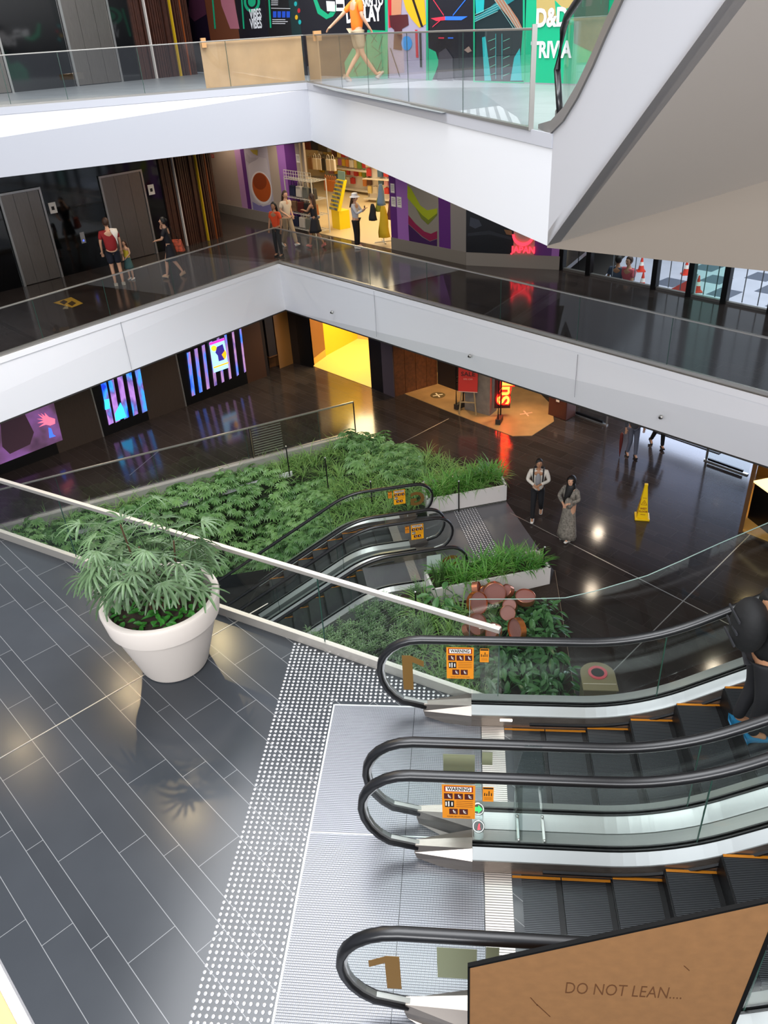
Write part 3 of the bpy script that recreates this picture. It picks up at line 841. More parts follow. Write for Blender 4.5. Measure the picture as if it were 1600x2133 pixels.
# board
bd = empty('barrier_board', (0.02, 2.3, 0))
zl, zr_, xw = 1.73, 2.47, 1.41
q = MB(); q.slab([(0, 0, 0), (xw + 0.02 - 0.06, 0, 0), (xw + 0.02, 0, zr_), (0, 0, zl)], (0, -0.012, 0)); q.build('panel', mat('tan_board', '7f5933', 0.8, var=0.07, vscale=14, bump=0.1, bscale=300), bd)
q = MB(); q.bar((-0.006, -0.005, 0), (-0.006, -0.005, zl + 0.01), 0.022, 0.012, up=(1, 0, 0)); q.bar((-0.006, -0.005, zl + 0.004), (xw + 0.03, -0.005, zr_ + 0.008), 0.022, 0.016)
q.bar((xw - 0.03, -0.005, 0), (xw + 0.026, -0.005, zr_), 0.022, 0.022, up=(1, 0, 0)); q.build('edge_trim', mat('trim_black', '040404', 0.7, spec=0.2), bd)
# pencilled words
from_px = lambda px, py: (lambda d: CAM + d * ((2.286 - 0) / d.y))(ray(px, py))
c1 = from_px(1160, 2058) - Vector(bd.location); c2 = from_px(1432, 2072) - Vector(bd.location)
hgt = (from_px(1165, 2045) - from_px(1165, 2070)).length
text('DO NOT LEAN....', hgt * 1.35, mat('pencil', '54300f', 0.7), 'handwriting', bd, ((c1 + c2) / 2 + Vector((0.01, 0, 0))), (c2 - c1), (0, 0, 1), bold=-0.0022, depth=0.0003, sx=(c2 - c1).length / (hgt * 1.35 * 8.4))
q = MB()
for a, b in (((1105, 2078), (1120, 2095)), ((1118, 2092), (1146, 2118)), ((1425, 2012), (1436, 2022))):
    q = MB(); pa = from_px(*a) - Vector(bd.location); pb = from_px(*b) - Vector(bd.location); q.bar(pa, pb, 0.002, 0.004); q.build('scuff_mark', MATS['pencil'], bd)
tag(bd, 'tan barrier board with black edging and pencilled words, bottom right', 'board')

# ------------------------------------------------------------------ escalators down from the ground floor
gd = az(195.5); gn = Vector((-gd.y, gd.x, 0))   # gn points to the near side (G4)
T1 = un(877, 1005, ZG + 1.05); T4 = un(955, 1135, ZG + 1.05)
Cc = un(802, 1087, ZG)  # comb of the rear one, far corner
lat1 = T1.dot(gn); lat4 = T4.dot(gn)
sg = un(816, 1117, ZG).dot(gd)
sg2 = un(853, 1198, ZG).dot(gd)
def gpt(s, l): return gd * s + gn * l
sgn_ = 1 if lat4 > lat1 else -1
L1 = lat1 + sgn_ * 0.63; L2 = lat4 - sgn_ * 0.63
o1 = gpt(sg, L1); o2 = gpt(sg2, L2)
rzg = math.radians(195.5)
escC, zC = escalator('escalator', 'escalator going down beside the leafy slope, the rear one of the pair marked G', (o1.x, o1.y, ZG), rzg, -1, 8.6, 21, flatx=0.45, R=1.8)
escD, zD = escalator('escalator', 'escalator going down from the ground floor, the front one of the pair marked G', (o2.x, o2.y, ZG), rzg, -1, 8.6, 21, flatx=0.45, R=1.8)

yn_ = -0.628 + 0.008
for e, zc in ((escC, 0.72), (escD, 0.72)):
    warning_label(e, (-0.36, yn_, zc), (-1, 0, 0), (0, 0, 1), 0.30, 0.42, M_WARNY)
    warning_label(e, (-0.12, yn_, zc + 0.1), (-1, 0, 0), (0, 0, 1), 0.10, 0.2, M_WARN, False)
text('G', 0.52, M_NUM, 'floor_letter', escC, (-0.82, yn_, 0.58), (1, 0, 0), (0, 0, 1), bold=0.02, depth=0.001)
text('G', 0.52, M_NUM, 'floor_letter', escD, (-0.82, 0.628 + 0.008, 0.58), (-1, 0, 0), (0, 0, 1), bold=0.02, depth=0.001)
q = MB(); q.slab([(-0.62, 0.637, 0.45), (-0.30, 0.637, 0.45), (-0.30, 0.637, 0.88), (-0.62, 0.637, 0.88)], (0, 0.002, 0)); q.build('sticker_back', mat('sticker_pale', 'b8c8c0', 0.5), escD)
# small fittings and joints on the white balcony edge
def fas_pt(px, py):
    a = E1 if px > 585 else EL; b = ER if px > 585 else E1
    d = (b - a); return onp(px, py, v2(a), math.degrees(math.atan2(d.y, d.x))) + Vector((d.y, -d.x, 0)).normalized() * 0.02
for (a, b) in (((250, 670), (262, 774)), ((780, 606), (783, 700)), ((1205, 738), (1208, 830))):
    q = MB(); pa2 = fas_pt(*a); pb2 = fas_pt(*b); pb2 = Vector((pa2.x, pa2.y, pb2.z)); q.bar(pa2, pb2, 0.006, 0.012, up=(1, 0, 0)); struct(q.build('trim_23', mat('joint_grey', '9a9aa0', 0.6)))
for (px, py, lab) in ((693, 650, 'small round fitting on the white balcony edge near its corner'), (980, 741, 'small round fitting on the white balcony edge above the ground floor shop'), (1378, 868, 'small round fitting on the white balcony edge at the right')):
    c = fas_pt(px, py); e = empty('sprinkler', c); q = MB(); q.ball((0, 0, 0), 0.05, 2); q.build('rosette', M_STEELL, e, smooth=True); q = MB(); q.ball((-0.03, -0.04, 0), 0.025, 2); q.build('nozzle', MATS['dark_steel'], e, smooth=True); tag(e, lab, 'sprinkler')
# ------------------------------------------------------------------ walls and shop fronts
def wallseg(name, a, b, z0, z1, m, t=0.1, side=1, parent=None, off=0.0):
    """upright slab from a to b in plan, its front face on the line, thickness away from the viewer"""
    a = Vector((a[0], a[1], 0)); b = Vector((b[0], b[1], 0)); d = (b - a).normalized()
    n = Vector((-d.y, d.x, 0)) * side
    a = a - n * off; b = b - n * off
    q = MB(); q.slab([a + Vector((0, 0, z0)), b + Vector((0, 0, z0)), b + Vector((0, 0, z1)), a + Vector((0, 0, z1))], n * t)
    return q.build(name, m, parent)
def on_line(P, A, px, py):
    return v2(onp(px, py, P, A))
def art(parent, P, A, polys, off=0.004, t=0.003):
    """flat printed or applied shapes on an upright panel: [(name, material, [(px,py)...])]"""
    n = az(A + 90)
    if (CAM - Vector((P[0], P[1], 0))).dot(n) < 0: n = -n
    out = []
    for i, (nm, m, pts) in enumerate(polys):
        q = MB(); pp = [onp(x, y, P, A) + n * (off + 0.0008 * i) for x, y in pts]
        q.slab(pp, n * t); out.append(q.build(nm, m, parent))
    return out
def ellipse(cx, cy, rx, ry, rot=0, n=28, a0=0, a1=360):
    c, s = math.cos(math.radians(rot)), math.sin(math.radians(rot)); r = []
    for i in range(n):
        t = math.radians(a0 + (a1 - a0) * i / n); x, y = rx * math.cos(t), ry * math.sin(t)
        r.append((cx + x * c - y * s, cy + x * s + y * c))
    return r

# --- lift wall (both upper floors)
LP, LA = (-12.35, 22.92), 51
def lw(px, py): return on_line(LP, LA, px, py)
far_l = Vector((*LP, 0)) - az(LA) * 12
d1a, d1b = lw(-12, 389), lw(81, 389)
d2a, d2b = lw(203, 370), lw(293, 355)
sl0, sl1 = lw(327, 335), lw(437, 321)
M_SLAT = mat('dark_wood', '3a1d12', 0.5, var=0.25, vscale=8)
M_SLATB = mat('wood_backing', '120906', 0.7)
def lift_wall(z, H, n, doorH=2.56):
    base = z
    r = struct(wallseg('wall_left', v2(far_l), sl0, z, z + H, M_MIRROR, 0.15))
    for a, b in ((d1a, d1b), (d2a, d2b)):
        A = Vector((*a, 0)); B = Vector((*b, 0)); d = (B - A).normalized(); nn = Vector((-d.y, d.x, 0))
        e = empty('lift_door', (A.x, A.y, z)); fr = MB()
        L = (B - A).length
        o = -nn * 0.02
        for x0, x1, z0, z1 in ((0, 0.06, 0, doorH), (L - 0.06, L, 0, doorH), (0.06, L - 0.06, doorH - 0.06, doorH)):
            fr.slab([d * x0 + o + Vector((0, 0, z0)), d * x1 + o + Vector((0, 0, z0)), d * x1 + o + Vector((0, 0, z1)), d * x0 + o + Vector((0, 0, z1))], -nn * 0.05)
        fr.build('door_frame', M_STEEL, e)
        mid = [0.07, L * 0.34, L * 0.67, L - 0.07]
        for x0, x1 in zip(mid[:-1], mid[1:]):
            q = MB(); q.slab([d * (x0 + .004) + o + Vector((0, 0, 0.02)), d * (x1 - .004) + o + Vector((0, 0, 0.02)), d * (x1 - .004) + o + Vector((0, 0, doorH - 0.07)), d * (x0 + .004) + o + Vector((0, 0, doorH - 0.07))], -nn * 0.02)
            q.build('door_panel', M_LIFT, e)
        yield e
ls = list(lift_wall(0, 3.66, 1)); 
tag(ls[0], 'brushed steel lift door of the middle floor, cut by the left edge of the photo', 'lift door')
tag(ls[1], 'brushed steel lift door of the middle floor, behind the man in the red shirt', 'lift door')
ls = list(lift_wall(Z2, 3.6, 2, 2.7))
tag(ls[0], 'brushed steel lift door of the top floor at the left edge', 'lift door')
tag(ls[1], 'brushed steel lift door of the top floor, beside the slatted wood wall', 'lift door')
def slat_wall(z, H, label):
    A = Vector((*sl0, 0)); B = Vector((*sl1, 0)); d = (B - A).normalized(); nn = Vector((-d.y, d.x, 0)); L = (B - A).length
    e = empty('slatted_wall', (A.x, A.y, z)); o = Vector((0, 0, 0))
    q = MB(); q.slab([o, d * L, d * L + Vector((0, 0, H)), Vector((0, 0, H))], nn * 0.12); q.build('backing', M_SLATB, e)
    N = 30; random.seed(5)
    for i in range(N):
        x = (i + 0.5) * L / N; w = random.choice((0.03, 0.045, 0.06)); dp = random.choice((0.04, 0.07, 0.1))
        m = M_SLAT if i not in (7, 20, 25) else (mat('slat_white', 'd8cfc6', 0.5) if i == 7 else mat('slat_yellow', 'c9a418', 0.5) if i == 20 else mat('slat_orange', '8a4318', 0.5))
        if m != M_SLAT: w = 0.025; dp = 0.11
        q = MB(); q.slab([d * (x - w / 2), d * (x + w / 2), d * (x + w / 2) + Vector((0, 0, H)), d * (x - w / 2) + Vector((0, 0, H))], -nn * dp); q.build('slat', m, e)
    return tag(e, label, 'slatted wall')
slat_wall(0, 3.65, 'dark wooden slatted wall of the middle floor with thin white and yellow slats')
slat_wall(Z2, 3.6, 'dark wooden slatted wall of the top floor beside the lift doors')
# small things on the lift wall
for (px, py, lab) in ((110, 433, 'white paper notice on the black wall between the two lift doors'), (315, 395, 'white paper notice on the black wall right of the second lift door')):
    c = onp(px, py, LP, LA); d = az(LA); nn = az(LA - 90)
    e = empty('notice', c)
    q = MB(); q.slab([nn * 0.003 + d * a + Vector((0, 0, b)) for a, b in ((-0.11, -0.15), (0.11, -0.15), (0.11, 0.15), (-0.11, 0.15))], nn * 0.002); q.build('sheet', M_LABW, e)
    q = MB(); q.slab([nn * 0.0055 + d * a + Vector((0, 0, b)) for a, b in ((-0.045, -0.06), (0.045, -0.06), (0.045, 0.04), (-0.045, 0.04))], nn * 0.001); q.build('print', mat('ink_black', '120c0a', 0.6), e)
    tag(e, lab, 'notice')
c = onp(172, 495, LP, LA); d = az(LA); nn = az(LA - 90); e = empty('lift_call_panel', c)
q = MB(); q.slab([nn * 0.002 + d * a + Vector((0, 0, b)) for a, b in ((-0.07, -0.16), (0.07, -0.16), (0.07, 0.16), (-0.07, 0.16))], nn * 0.015); q.build('plate', M_STEELL, e)
q = MB(); q.slab([nn * 0.018 + d * a + Vector((0, 0, b)) for a, b in ((-0.025, -0.1), (0.025, -0.1), (0.0, -0.05))], nn * 0.004); q.build('button', mat('lit_blue', '3048ff', 0.4, emit=4), e)
tag(e, 'steel lift call panel with a lit blue button on the black wall', 'call panel')

# --- return wall and long panelled wall of the middle floor
WP, WA = (-2.3, 25.1), -43
def wr(px, py): return on_line(WP, WA, px, py)
w0 = wr(425, 335)
struct(wallseg('wall_left', sl1, w0, 0, 3.66, mat('panel_beige', 'aa9a8c', 0.55), 0.1))
C_ = {'be': mat('panel_beige', 'a9998b', 0.55), 'li': mat('panel_lilac', '9c66b4', 0.5), 'pu': mat('panel_purple', '5e2a78', 0.45),
      'si': mat('panel_silver', 'b5aebb', 0.5), 'st': mat('panel_grey', '9b9590', 0.4, 0.3), 'gr': mat('panel_taupe', '8d877c', 0.5),
      'dk': mat('poster_black', '121318', 0.3), 'pk': mat('panel_pinkish', 'b58ab8', 0.5)}
def run(P, A, cols, y, label):
    e = empty('wall_panelling', (0, 0, 0))
    for (x0, x1, c) in cols:
        a = on_line(P, A, x0, y); b = on_line(P, A, x1, y)
        wallseg('wall_panel', a, b, 0.36, 3.62, C_[c], 0.08, 1, e)
    a = on_line(P, A, cols[0][0], y); b = on_line(P, A, cols[-1][1], y)
    wallseg('skirting', a, b, 0.0, 0.36, mat('skirting_stone', '8d867d', 0.35, 0.2), 0.1, 1, e, off=0.02)
    e['kind'] = 'structure'; e.name = 'wall_back'
    return e
run(WP, WA, [(425, 491, 'be'), (491, 503, 'pk'), (503, 511, 'pu'), (511, 560, 'si'), (560, 579, 'be'), (579, 595, 'li'), (595, 617, 'pu'), (617, 634, 'be')], 335, '')
run(WP, WA, [(811, 825, 'pu'), (825, 849, 'li'), (849, 913, 'gr'), (913, 938, 'pu'), (938, 971, 'st')], 400, '')
SP, SA = (-0.03, 22.97), math.degrees(math.atan2(22.17 - 22.97, 2.56 + 0.03))
run(SP, SA, [(971, 1069, 'dk'), (1069, 1113, 'gr'), (1113, 1149, 'pu'), (1149, 1167, 'li')], 530, '')
# teacup mural
e = empty('teacup_mural', onp(535, 400, WP, WA)); off = -Vector(e.location)
def shift(obs, e):
    for o in obs:
        for v in o.data.vertices: v.co -= Vector(e.location)
        o.parent = e
cup = [('saucer', mat('saucer_blue', '7a74a8', 0.5), [(528, 438), (545, 447), (564, 440), (567, 424), (540, 428), (526, 420)]),
       ('cup_body', mat('cup_white', 'c2bcc4', 0.45), [(517, 345), (535, 326), (555, 330), (562, 360), (567, 400), (565, 425), (548, 430), (532, 420), (521, 395)]),
       ('cup_handle', mat('cup_grey', 'a8a2ac', 0.45), [(513, 318), (522, 328), (540, 328), (533, 334), (520, 340), (512, 335)]),
       ('lemon', mat('lemon_yellow', 'b8a23a', 0.5), [(521, 312), (537, 312), (537, 324), (528, 320)]),
       ('rim', mat('rim_white', 'dcd6d6', 0.4), ellipse(545, 391, 21, 35, -14)),
       ('tea', mat('tea_orange', 'b0501c', 0.35), ellipse(545.5, 390, 18.5, 31, -14)),
       ('tea', mat('tea_dark', '8a3a14', 0.35), ellipse(542, 378, 14, 17, -14))]
shift(art(None, WP, WA, cup), e); tag(e, 'teacup mural with orange tea on the panelled wall left of the bright shop', 'mural')
e = empty('swoosh_mural', onp(880, 440, WP, WA))
sw = [('swoosh', mat('lime_green', 'a0ac20', 0.5), [(849, 386), (856, 392), (866, 410), (876, 428), (890, 438), (911, 434), (911, 444), (893, 458), (880, 448), (866, 432), (849, 412)]),
      ('swoosh', mat('olive_green', '6f7a28', 0.5), [(866, 432), (880, 448), (893, 458), (911, 444), (911, 448), (892, 468), (878, 455)]),
      ('swoosh', mat('crimson', '8a1f48', 0.5), [(851, 448), (866, 466), (884, 482), (898, 487), (911, 481), (911, 497), (896, 502), (880, 492), (851, 466)]),
      ('swoosh', mat('deep_purple', '3d1c50', 0.5), [(851, 467), (880, 494), (896, 503), (911, 498), (911, 520), (880, 512), (853, 502)])]
shift(art(None, WP, WA, sw), e); tag(e, 'mural of lime and crimson swooshes on the grey panel right of the shop', 'mural')
e = empty('dark_poster', onp(1020, 500, SP, SA))
dp = [('printed_shape', mat('grey_blue', '3a3f4c', 0.4), [(980, 452), (998, 458), (1004, 470), (990, 476), (978, 470)]),
      ('printed_shape', mat('tan_print', '7a5a3a', 0.5), [(1050, 478), (1066, 480), (1067, 490), (1055, 488)]),
      ('printed_shape', mat('grey_dark', '23262e', 0.4), [(974, 486), (1020, 480), (1066, 494), (1066, 500), (1020, 488), (974, 492)])]
shift(art(None, SP, SA, dp), e); tag(e, 'large dark poster on the wall left of the red neon sign', 'poster')
# neon sign
e = empty('neon_sign', onp(1090, 500, SP, SA)); n = az(SA - 90)
M_NEON = mat('neon_red', 'ff4a58', 0.4, emit=3, ecol='ff2434')
q = MB(); c = onp(1091, 488, SP, SA) + n * 0.05 - e.location; d = az(SA)
outer = [(0.30 * math.cos(math.radians(a)), 0.30 * math.sin(math.radians(a))) for a in range(180, 361, 15)]
inner = [(0.24 * math.cos(math.radians(a)), 0.21 * math.sin(math.radians(a))) for a in range(360, 179, -15)]
for i in range(12):
    P4 = [outer[i], outer[i + 1], inner[11 - i], inner[12 - i]]
    q.slab([c + d * x + Vector((0, 0, zz)) for x, zz in P4], n * 0.03)
q.build('crescent', M_NEON, e)
c = onp(1091, 520, SP, SA) + n * 0.05 - e.location
text('JAPAN', 0.235, M_NEON, 'letters', e, c, d, (0, 0, 1), bold=0.006, depth=0.012, sx=0.98)
tag(e, 'glowing red neon sign with a crescent above the letters', 'neon sign')
for i, (px, py, w, h) in enumerate(((818, 392, .17, .26), (820, 420, .2, .28), (832, 421, .2, .3), (621, 330, 0.2, 0.26), (443, 325, 0.22, 0.12))):
    c = onp(px, py, WP, WA); d = az(WA); nn = az(WA - 90); e = empty('notice', c)
    q = MB(); q.slab([nn * 0.006 + d * a + Vector((0, 0, b)) for a, b in ((-w / 2, -h / 2), (w / 2, -h / 2), (w / 2, h / 2), (-w / 2, h / 2))], nn * 0.002); q.build('sheet', mat('sign_red', 'b02418', 0.5) if i == 4 else M_LABW, e)
    q = MB()
    for k in range(4): q.slab([nn * 0.0085 + d * a + Vector((0, 0, b)) for a, b in ((-w * .35, h * (.25 - .16 * k)), (w * .35, h * (.25 - .16 * k)), (w * .35, h * (.29 - .16 * k)), (-w * .35, h * (.29 - .16 * k)))], nn * 0.0008)
    q.build('print', M_LABW if i == 4 else mat('ink_black', '120c0a', 0.6), e)
    tag(e, ['small grey notice on the purple strip, highest of the three right of the shop', 'white notice on the dark purple strip, left of its twin right of the shop', 'white notice on the lilac strip right of the shop', 'small white notice on the beige panel left of the shop', 'small red sign on the wall beside the slatted wood'][i], 'notice')

# --- bright shop interior
s0 = Vector((*wr(634, 335), 0)); s1 = Vector((*wr(811, 400), 0)); sn = az(47)
M_SHOPF = mat('shop_floor', 'd8c29a', 0.3)
s0b = s0 + az(112) * 13; s1b = s1 + az(60) * 12
q = MB(); q.prism([v2(s0), v2(s1), v2(s1b), v2(s0b)], 0.0, 0.012); struct(q.build('floor', M_SHOPF))
M_SHOPW = mat('shop_wall', 'd9c39c', 0.6)
struct(wallseg('wall_back', v2(s0b), v2(s1b), 0, 3.6, M_SHOPW, 0.1))
struct(wallseg('wall_left', v2(s0 + az(112) * 0.12), v2(s0b), 0, 3.6, M_SHOPW, 0.1, 1))
struct(wallseg('wall_right', v2(s1 + sn * 0.12), v2(s1 + sn * 9), 0, 3.6, M_SHOPW, 0.1, -1))
mid = (s0 + s1) / 2
area('shop_light', tuple(mid + sn * 1.6 + Vector((0, 0, 3.5))), tuple(mid + sn * 1.6), 3.5, 2.5, 130, (1.0, 0.80, 0.50))
area('shop_light', tuple(mid + az(80) * 5.5 + Vector((0, 0, 3.5))), tuple(mid + az(80) * 5.5), 4.0, 4.5, 260, (1.0, 0.80, 0.50))
random.seed(11)
GOODS = [mat('goods_%d' % i, c, 0.5) for i, c in enumerate(('c23a3a', 'd8b23a', 'e6ded0', '7a9a4a', 'b06aa0', 'd88a4a', 'c8c0b0', '4a6a8a', 'a04048', 'e0c880', 'd8a0b0', '5a3a30'))]
# gondola shelving with hanging packs
def gondola(p, ang, L, H, label, rows=6, cols=12, grp='packs hanging on the shop shelving'):
    e = empty('shelving_unit', (p.x, p.y, 0.012), math.radians(ang))
    q = MB(); q.box((0, 0.0, H / 2), (L, 0.04, H)); q.build('back_panel', M_LABW, e)
    for k in range(3):
        q = MB(); q.box((0, -0.2, 0.12 + 0.0 + k * 0.0 if k == 0 else 0.12 + k * H / 3), (L, 0.4, 0.03)); q.build('shelf', mat('shelf_cream', 'd8d0c0', 0.5), e)
    for x in (-L / 2, L / 2):
        q = MB(); q.box((x, -0.01, H / 2), (0.05, 0.08, H)); q.build('upright', mat('shelf_steel', 'b0a898', 0.4, 0.5), e)
    tag(e, label, 'shelving')
    first = {}
    for r in range(rows):
        for c in range(cols):
            if random.random() < 0.1: continue
            w = L / cols * random.uniform(0.6, 0.85); h = H / rows * random.uniform(0.55, 0.8)
            k = random.randrange(len(GOODS))
            if k not in first:
                q = MB(); q.box((0, 0, 0), (0.1, 0.06, 0.2)); q.box((0, 0, 0.115), (0.04, 0.01, 0.03))
                o = q.build('hanging_pack', GOODS[k], None); first[k] = o
            else:
                o = first[k].copy(); COL.objects.link(o)
            o.scale = (w / 0.1, random.uniform(0.8, 2.2), h / 0.2)
            lp = Vector((-L / 2 + (c + 0.5) * L / cols, -0.12, 0.28 + (r + 0.45) * (H - 0.3) / rows))
            o.location = Vector(e.location) + Matrix.Rotation(math.radians(ang), 3, 'Z') @ lp; o.rotation_euler = (0, 0, math.radians(ang))
            tag(o, 'coloured pack hanging on the lit shelving inside the shop', 'package', grp)
b1 = un(700, 412, 0); b2 = un(800, 432, 0)
gondola(un(742, 405, 0) + Vector((0, 0.6, 0)), -43, 2.6, 2.3, 'shelving unit of coloured packs at the back middle of the bright shop', 6, 10)
gondola(un(800, 425, 0) + Vector((0.3, 0.3, 0)), -30, 2.2, 2.2, 'shelving unit of coloured packs at the back right of the bright shop', 6, 8)
gondola(un(672, 372, 0) + Vector((0, 0, 0)), -43, 2.8, 2.6, 'tall shelving unit at the back left of the bright shop', 6, 8)
# hanging bags upper left
random.seed(3)
def bag(p, ang, w, h, d, m, label, grp=None):
    e = empty('bag', p, math.radians(ang))
    q = MB(); q.box((0, 0, h / 2), (w, d, h), taper=0.86); q.build('body', m, e, bevel=0.02)
    q = MB(); q.tube([(-w * .25, 0, h), (-w * .22, 0, h + .12), (0, 0, h + .17), (w * .22, 0, h + .12), (w * .25, 0, h)], 0.012, 6); q.build('handle', m, e)
    return tag(e, label, 'bag', grp)
pb = un(648, 487, 0)
rk = empty('bag_rack', (pb.x - 0.1, pb.y + 0.35, 0), math.radians(-43))
M_WIRE = mat('white_wire', 'd8d4c8', 0.4)
q = MB()
for x in (-0.75, 0.75):
    for y in (-0.3, 0.3): q.bar((x, y, 0), (x, y, 1.75), 0.03, 0.03, up=(1, 0, 0))
q.build('frame', M_WIRE, rk)
for zz in (0.12, 0.62, 1.12, 1.7):
    q = MB()
    for y in (-0.3, -0.1, 0.1, 0.3): q.bar((-0.75, y, zz), (0.75, y, zz), 0.015, 0.015)
    for i in range(11): q.bar((-0.75 + .15 * i, -0.3, zz), (-0.75 + .15 * i, 0.3, zz), 0.012, 0.012)
    q.build('wire_shelf', M_WIRE, rk)
q = MB()
for i in range(12): q.bar((-0.75 + 1.5 * i / 11, -0.3, 1.7), (-0.75 + 1.5 * i / 11, -0.3, 1.98), 0.012, 0.012, up=(1, 0, 0))
for zz in (1.78, 1.88, 1.98): q.bar((-0.75, -0.3, zz), (0.75, -0.3, zz), 0.015, 0.015)
q.build('wire_basket', M_WIRE, rk)
tag(rk, 'white wire display rack with bags at the front left of the shop', 'rack')
BM = [mat('bag_%d' % i, c, 0.6) for i, c in enumerate(('5a1c1c', '1c2440', '3a3632', '222020', 'c8beb0', '7a5a40', 'a8602a', '6a6a60'))]
R43 = Matrix.Rotation(math.radians(-43), 3, 'Z')
bl = ['dark brown bag', 'navy bag', 'grey bag', 'black bag', 'cream bag', 'brown bag', 'tan bag', 'olive bag']
k = 0
for zz, where in ((1.14, 'upper'), (0.64, 'middle'), (0.14, 'lower')):
    for x in (-0.55, -0.18, 0.18, 0.55):
        i = (k * 3 + 1) % 8; p = Vector(rk.location) + R43 @ Vector((x, -0.12, zz))
        bag(p, -43, 0.3, 0.34, 0.16, BM[i], '%s on the %s shelf of the white wire rack' % (bl[i], where), 'bags on the wire rack'); k += 1
pc = un(700, 425, 0)
for i, (px, py, mi, lab) in enumerate(((650, 405, 0, 'maroon bag hung highest at the back left of the shop'), (668, 407, 1, 'navy bag hung highest next to the maroon one'), (685, 412, 2, 'grey bag hung highest right of the navy one'))):
    p = un(px, py, 0); bag((p.x, p.y, 1.75), -43, 0.62, 0.75, 0.2, BM[mi], lab)
for i, (px, col) in enumerate(((655, 5), (664, 4), (673, 4), (682, 3), (691, 4), (700, 4))):
    p = un(px, 415 + i, 0); bag((p.x, p.y, 1.15), -43, 0.3, 0.42, 0.12, BM[col], 'small bag in the hanging row below the large bags', 'row of small bags')
for i in range(5):
    p = un(683 + i * 5, 425 + i, 0); bag((p.x, p.y, 0.5), -43, 0.18, 0.42, 0.1, BM[6], 'tan bag in the row beside the yellow card stand', 'row of tan bags')
# yellow card stand
py_ = un(707, 478, 0) + Vector((0.05, 0.2, 0.012))
e = empty('card_stand', py_, math.radians(-50))
M_YEL = mat('stand_yellow', 'f2d40c', 0.45)
q = MB(); q.box((0, 0, 0.3), (0.5, 0.42, 0.6)); q.build('base', M_YEL, e)
q = MB(); q.slab([(-0.29, -0.27, 0.62), (0.29, -0.27, 0.62), (0.24, 0.1, 1.55), (-0.24, 0.1, 1.55)], (0, 0.12, 0.0)); q.build('rack_panel', M_YEL, e)
q = MB(); q.slab([(-0.22, 0.14, 1.55), (0.22, 0.14, 1.55), (0.22, 0.16, 1.82), (-0.22, 0.16, 1.82)], (0, 0.02, 0)); q.build('header_card', mat('header_blue', '7aa6a8', 0.5), e)
for r in range(8):
    for c in range(3):
        t = (r + 0.5) / 8; y = -0.27 + 0.37 * t; zz = 0.62 + 0.93 * t; w = 0.14
        q = MB(); q.box((-0.17 + 0.17 * c, y - 0.025, zz), (w, 0.02, 0.075)); q.build('card', mat('card_%d' % ((r + c) % 3), ('6a8a8a', '9a9484', '586070')[(r + c) % 3], 0.5), e)
tag(e, 'bright yellow stand of small cards in the shop entrance', 'display stand')
# scarf spinner
p = un(800, 505, 0); e = empty('scarf_stand', (p.x, p.y, 0), 0.3)
q = MB(); q.tube([(0, 0, 0), (0, 0, 1.75)], 0.02, 8); q.build('pole', M_STEELL, e)
q = MB()
for k in range(4): q.bar((0, 0, 0.03), (0.3 * math.cos(k * PI / 2), 0.3 * math.sin(k * PI / 2), 0.03), 0.03, 0.03)
q.build('foot', M_STEELL, e)
tag(e, 'tall stand of hanging scarves at the right of the shop entrance', 'stand')
def drape(p, w, h, d, m, label, grp=None, nm='scarf'):
    q = MB(); n = 10; rows = []
    for i in range(7):
        t = i / 6; row = []
        for k in range(n):
            a = 2 * PI * k / n; rr = 1 + 0.22 * math.sin(3 * a + i) * t
            row.append(q.b.verts.new((w / 2 * (0.35 + 0.65 * t ** 0.6) * math.cos(a) * rr, d / 2 * (0.35 + 0.65 * t ** .6) * math.sin(a) * rr, -h * t)))
        rows.append(row)
    for i in range(6):
        for k in range(n): q.b.faces.new([rows[i][k], rows[i][(k + 1) % n], rows[i + 1][(k + 1) % n], rows[i + 1][k]])
    q.b.faces.new(rows[0][::-1]); q.b.faces.new(rows[-1])
    o = q.build(nm, m, None, smooth=True); o.location = p
    return tag(o, label, 'scarf', grp)
for (dx, dy, zt, w, h, c, lab) in ((0.0, -0.12, 1.78, 0.26, 0.62, '7d98b0', 'light blue scarf at the top of the scarf stand'), (-0.3, -0.05, 1.2, 0.26, 0.5, '20242a', 'dark scarf on the left arm of the scarf stand'), (0.28, 0, 1.3, 0.26, 0.6, '7a4a5a', 'dusty red scarf on the right of the scarf stand'), (0.05, -0.2, 1.15, 0.36, 0.95, 'd2b020', 'long yellow scarf hanging on the front of the scarf stand'), (-0.12, 0.05, 1.35, 0.2, 0.4, '9a9a30', 'olive scarf beside the dark scarf')):
    drape((p.x + dx, p.y + dy, zt), w, h, 0.16, mat('scarf_' + c, c, 0.8), lab)

# --- glazing and outdoors beyond it (middle floor)
M_MULL = mat('mullion_black', '0d0e10', 0.35, 0.3)
M_SKYF = mat('paving_outdoor', 'b4b8c6', 0.55, var=0.06, vscale=2)
GO = float(onp(1262, 538, v2(GZ0), math.degrees(math.atan2(GZD.y, GZD.x))).z) - 1.85
print('GO', GO)
q = MB(); o0 = GZ0 + GZN * 0.15; q.prism([v2(o0), v2(GZ1 + GZN * 0.15), v2(GZ1 + GZN * 30), v2(GZ0 + GZN * 30), v2(GZ0 + az(66) * 30)], GO - 0.1, GO); struct(q.build('floor', M_SKYF))
for k in range(14):
    for j in range(12):
        if (j + k) % 2: continue
random.seed(2)
pv = MB()
for i in range(18):
    for j in range(10):
        if (i + j) % 2 == 0: continue
        c = GZ0 + GZD * (0.5 + i * 0.9) + GZN * (1.5 + j * 1.1)
        pv.box((c.x, c.y, GO + 0.002), (0.7, 0.85, 0.004), math.radians(-44))
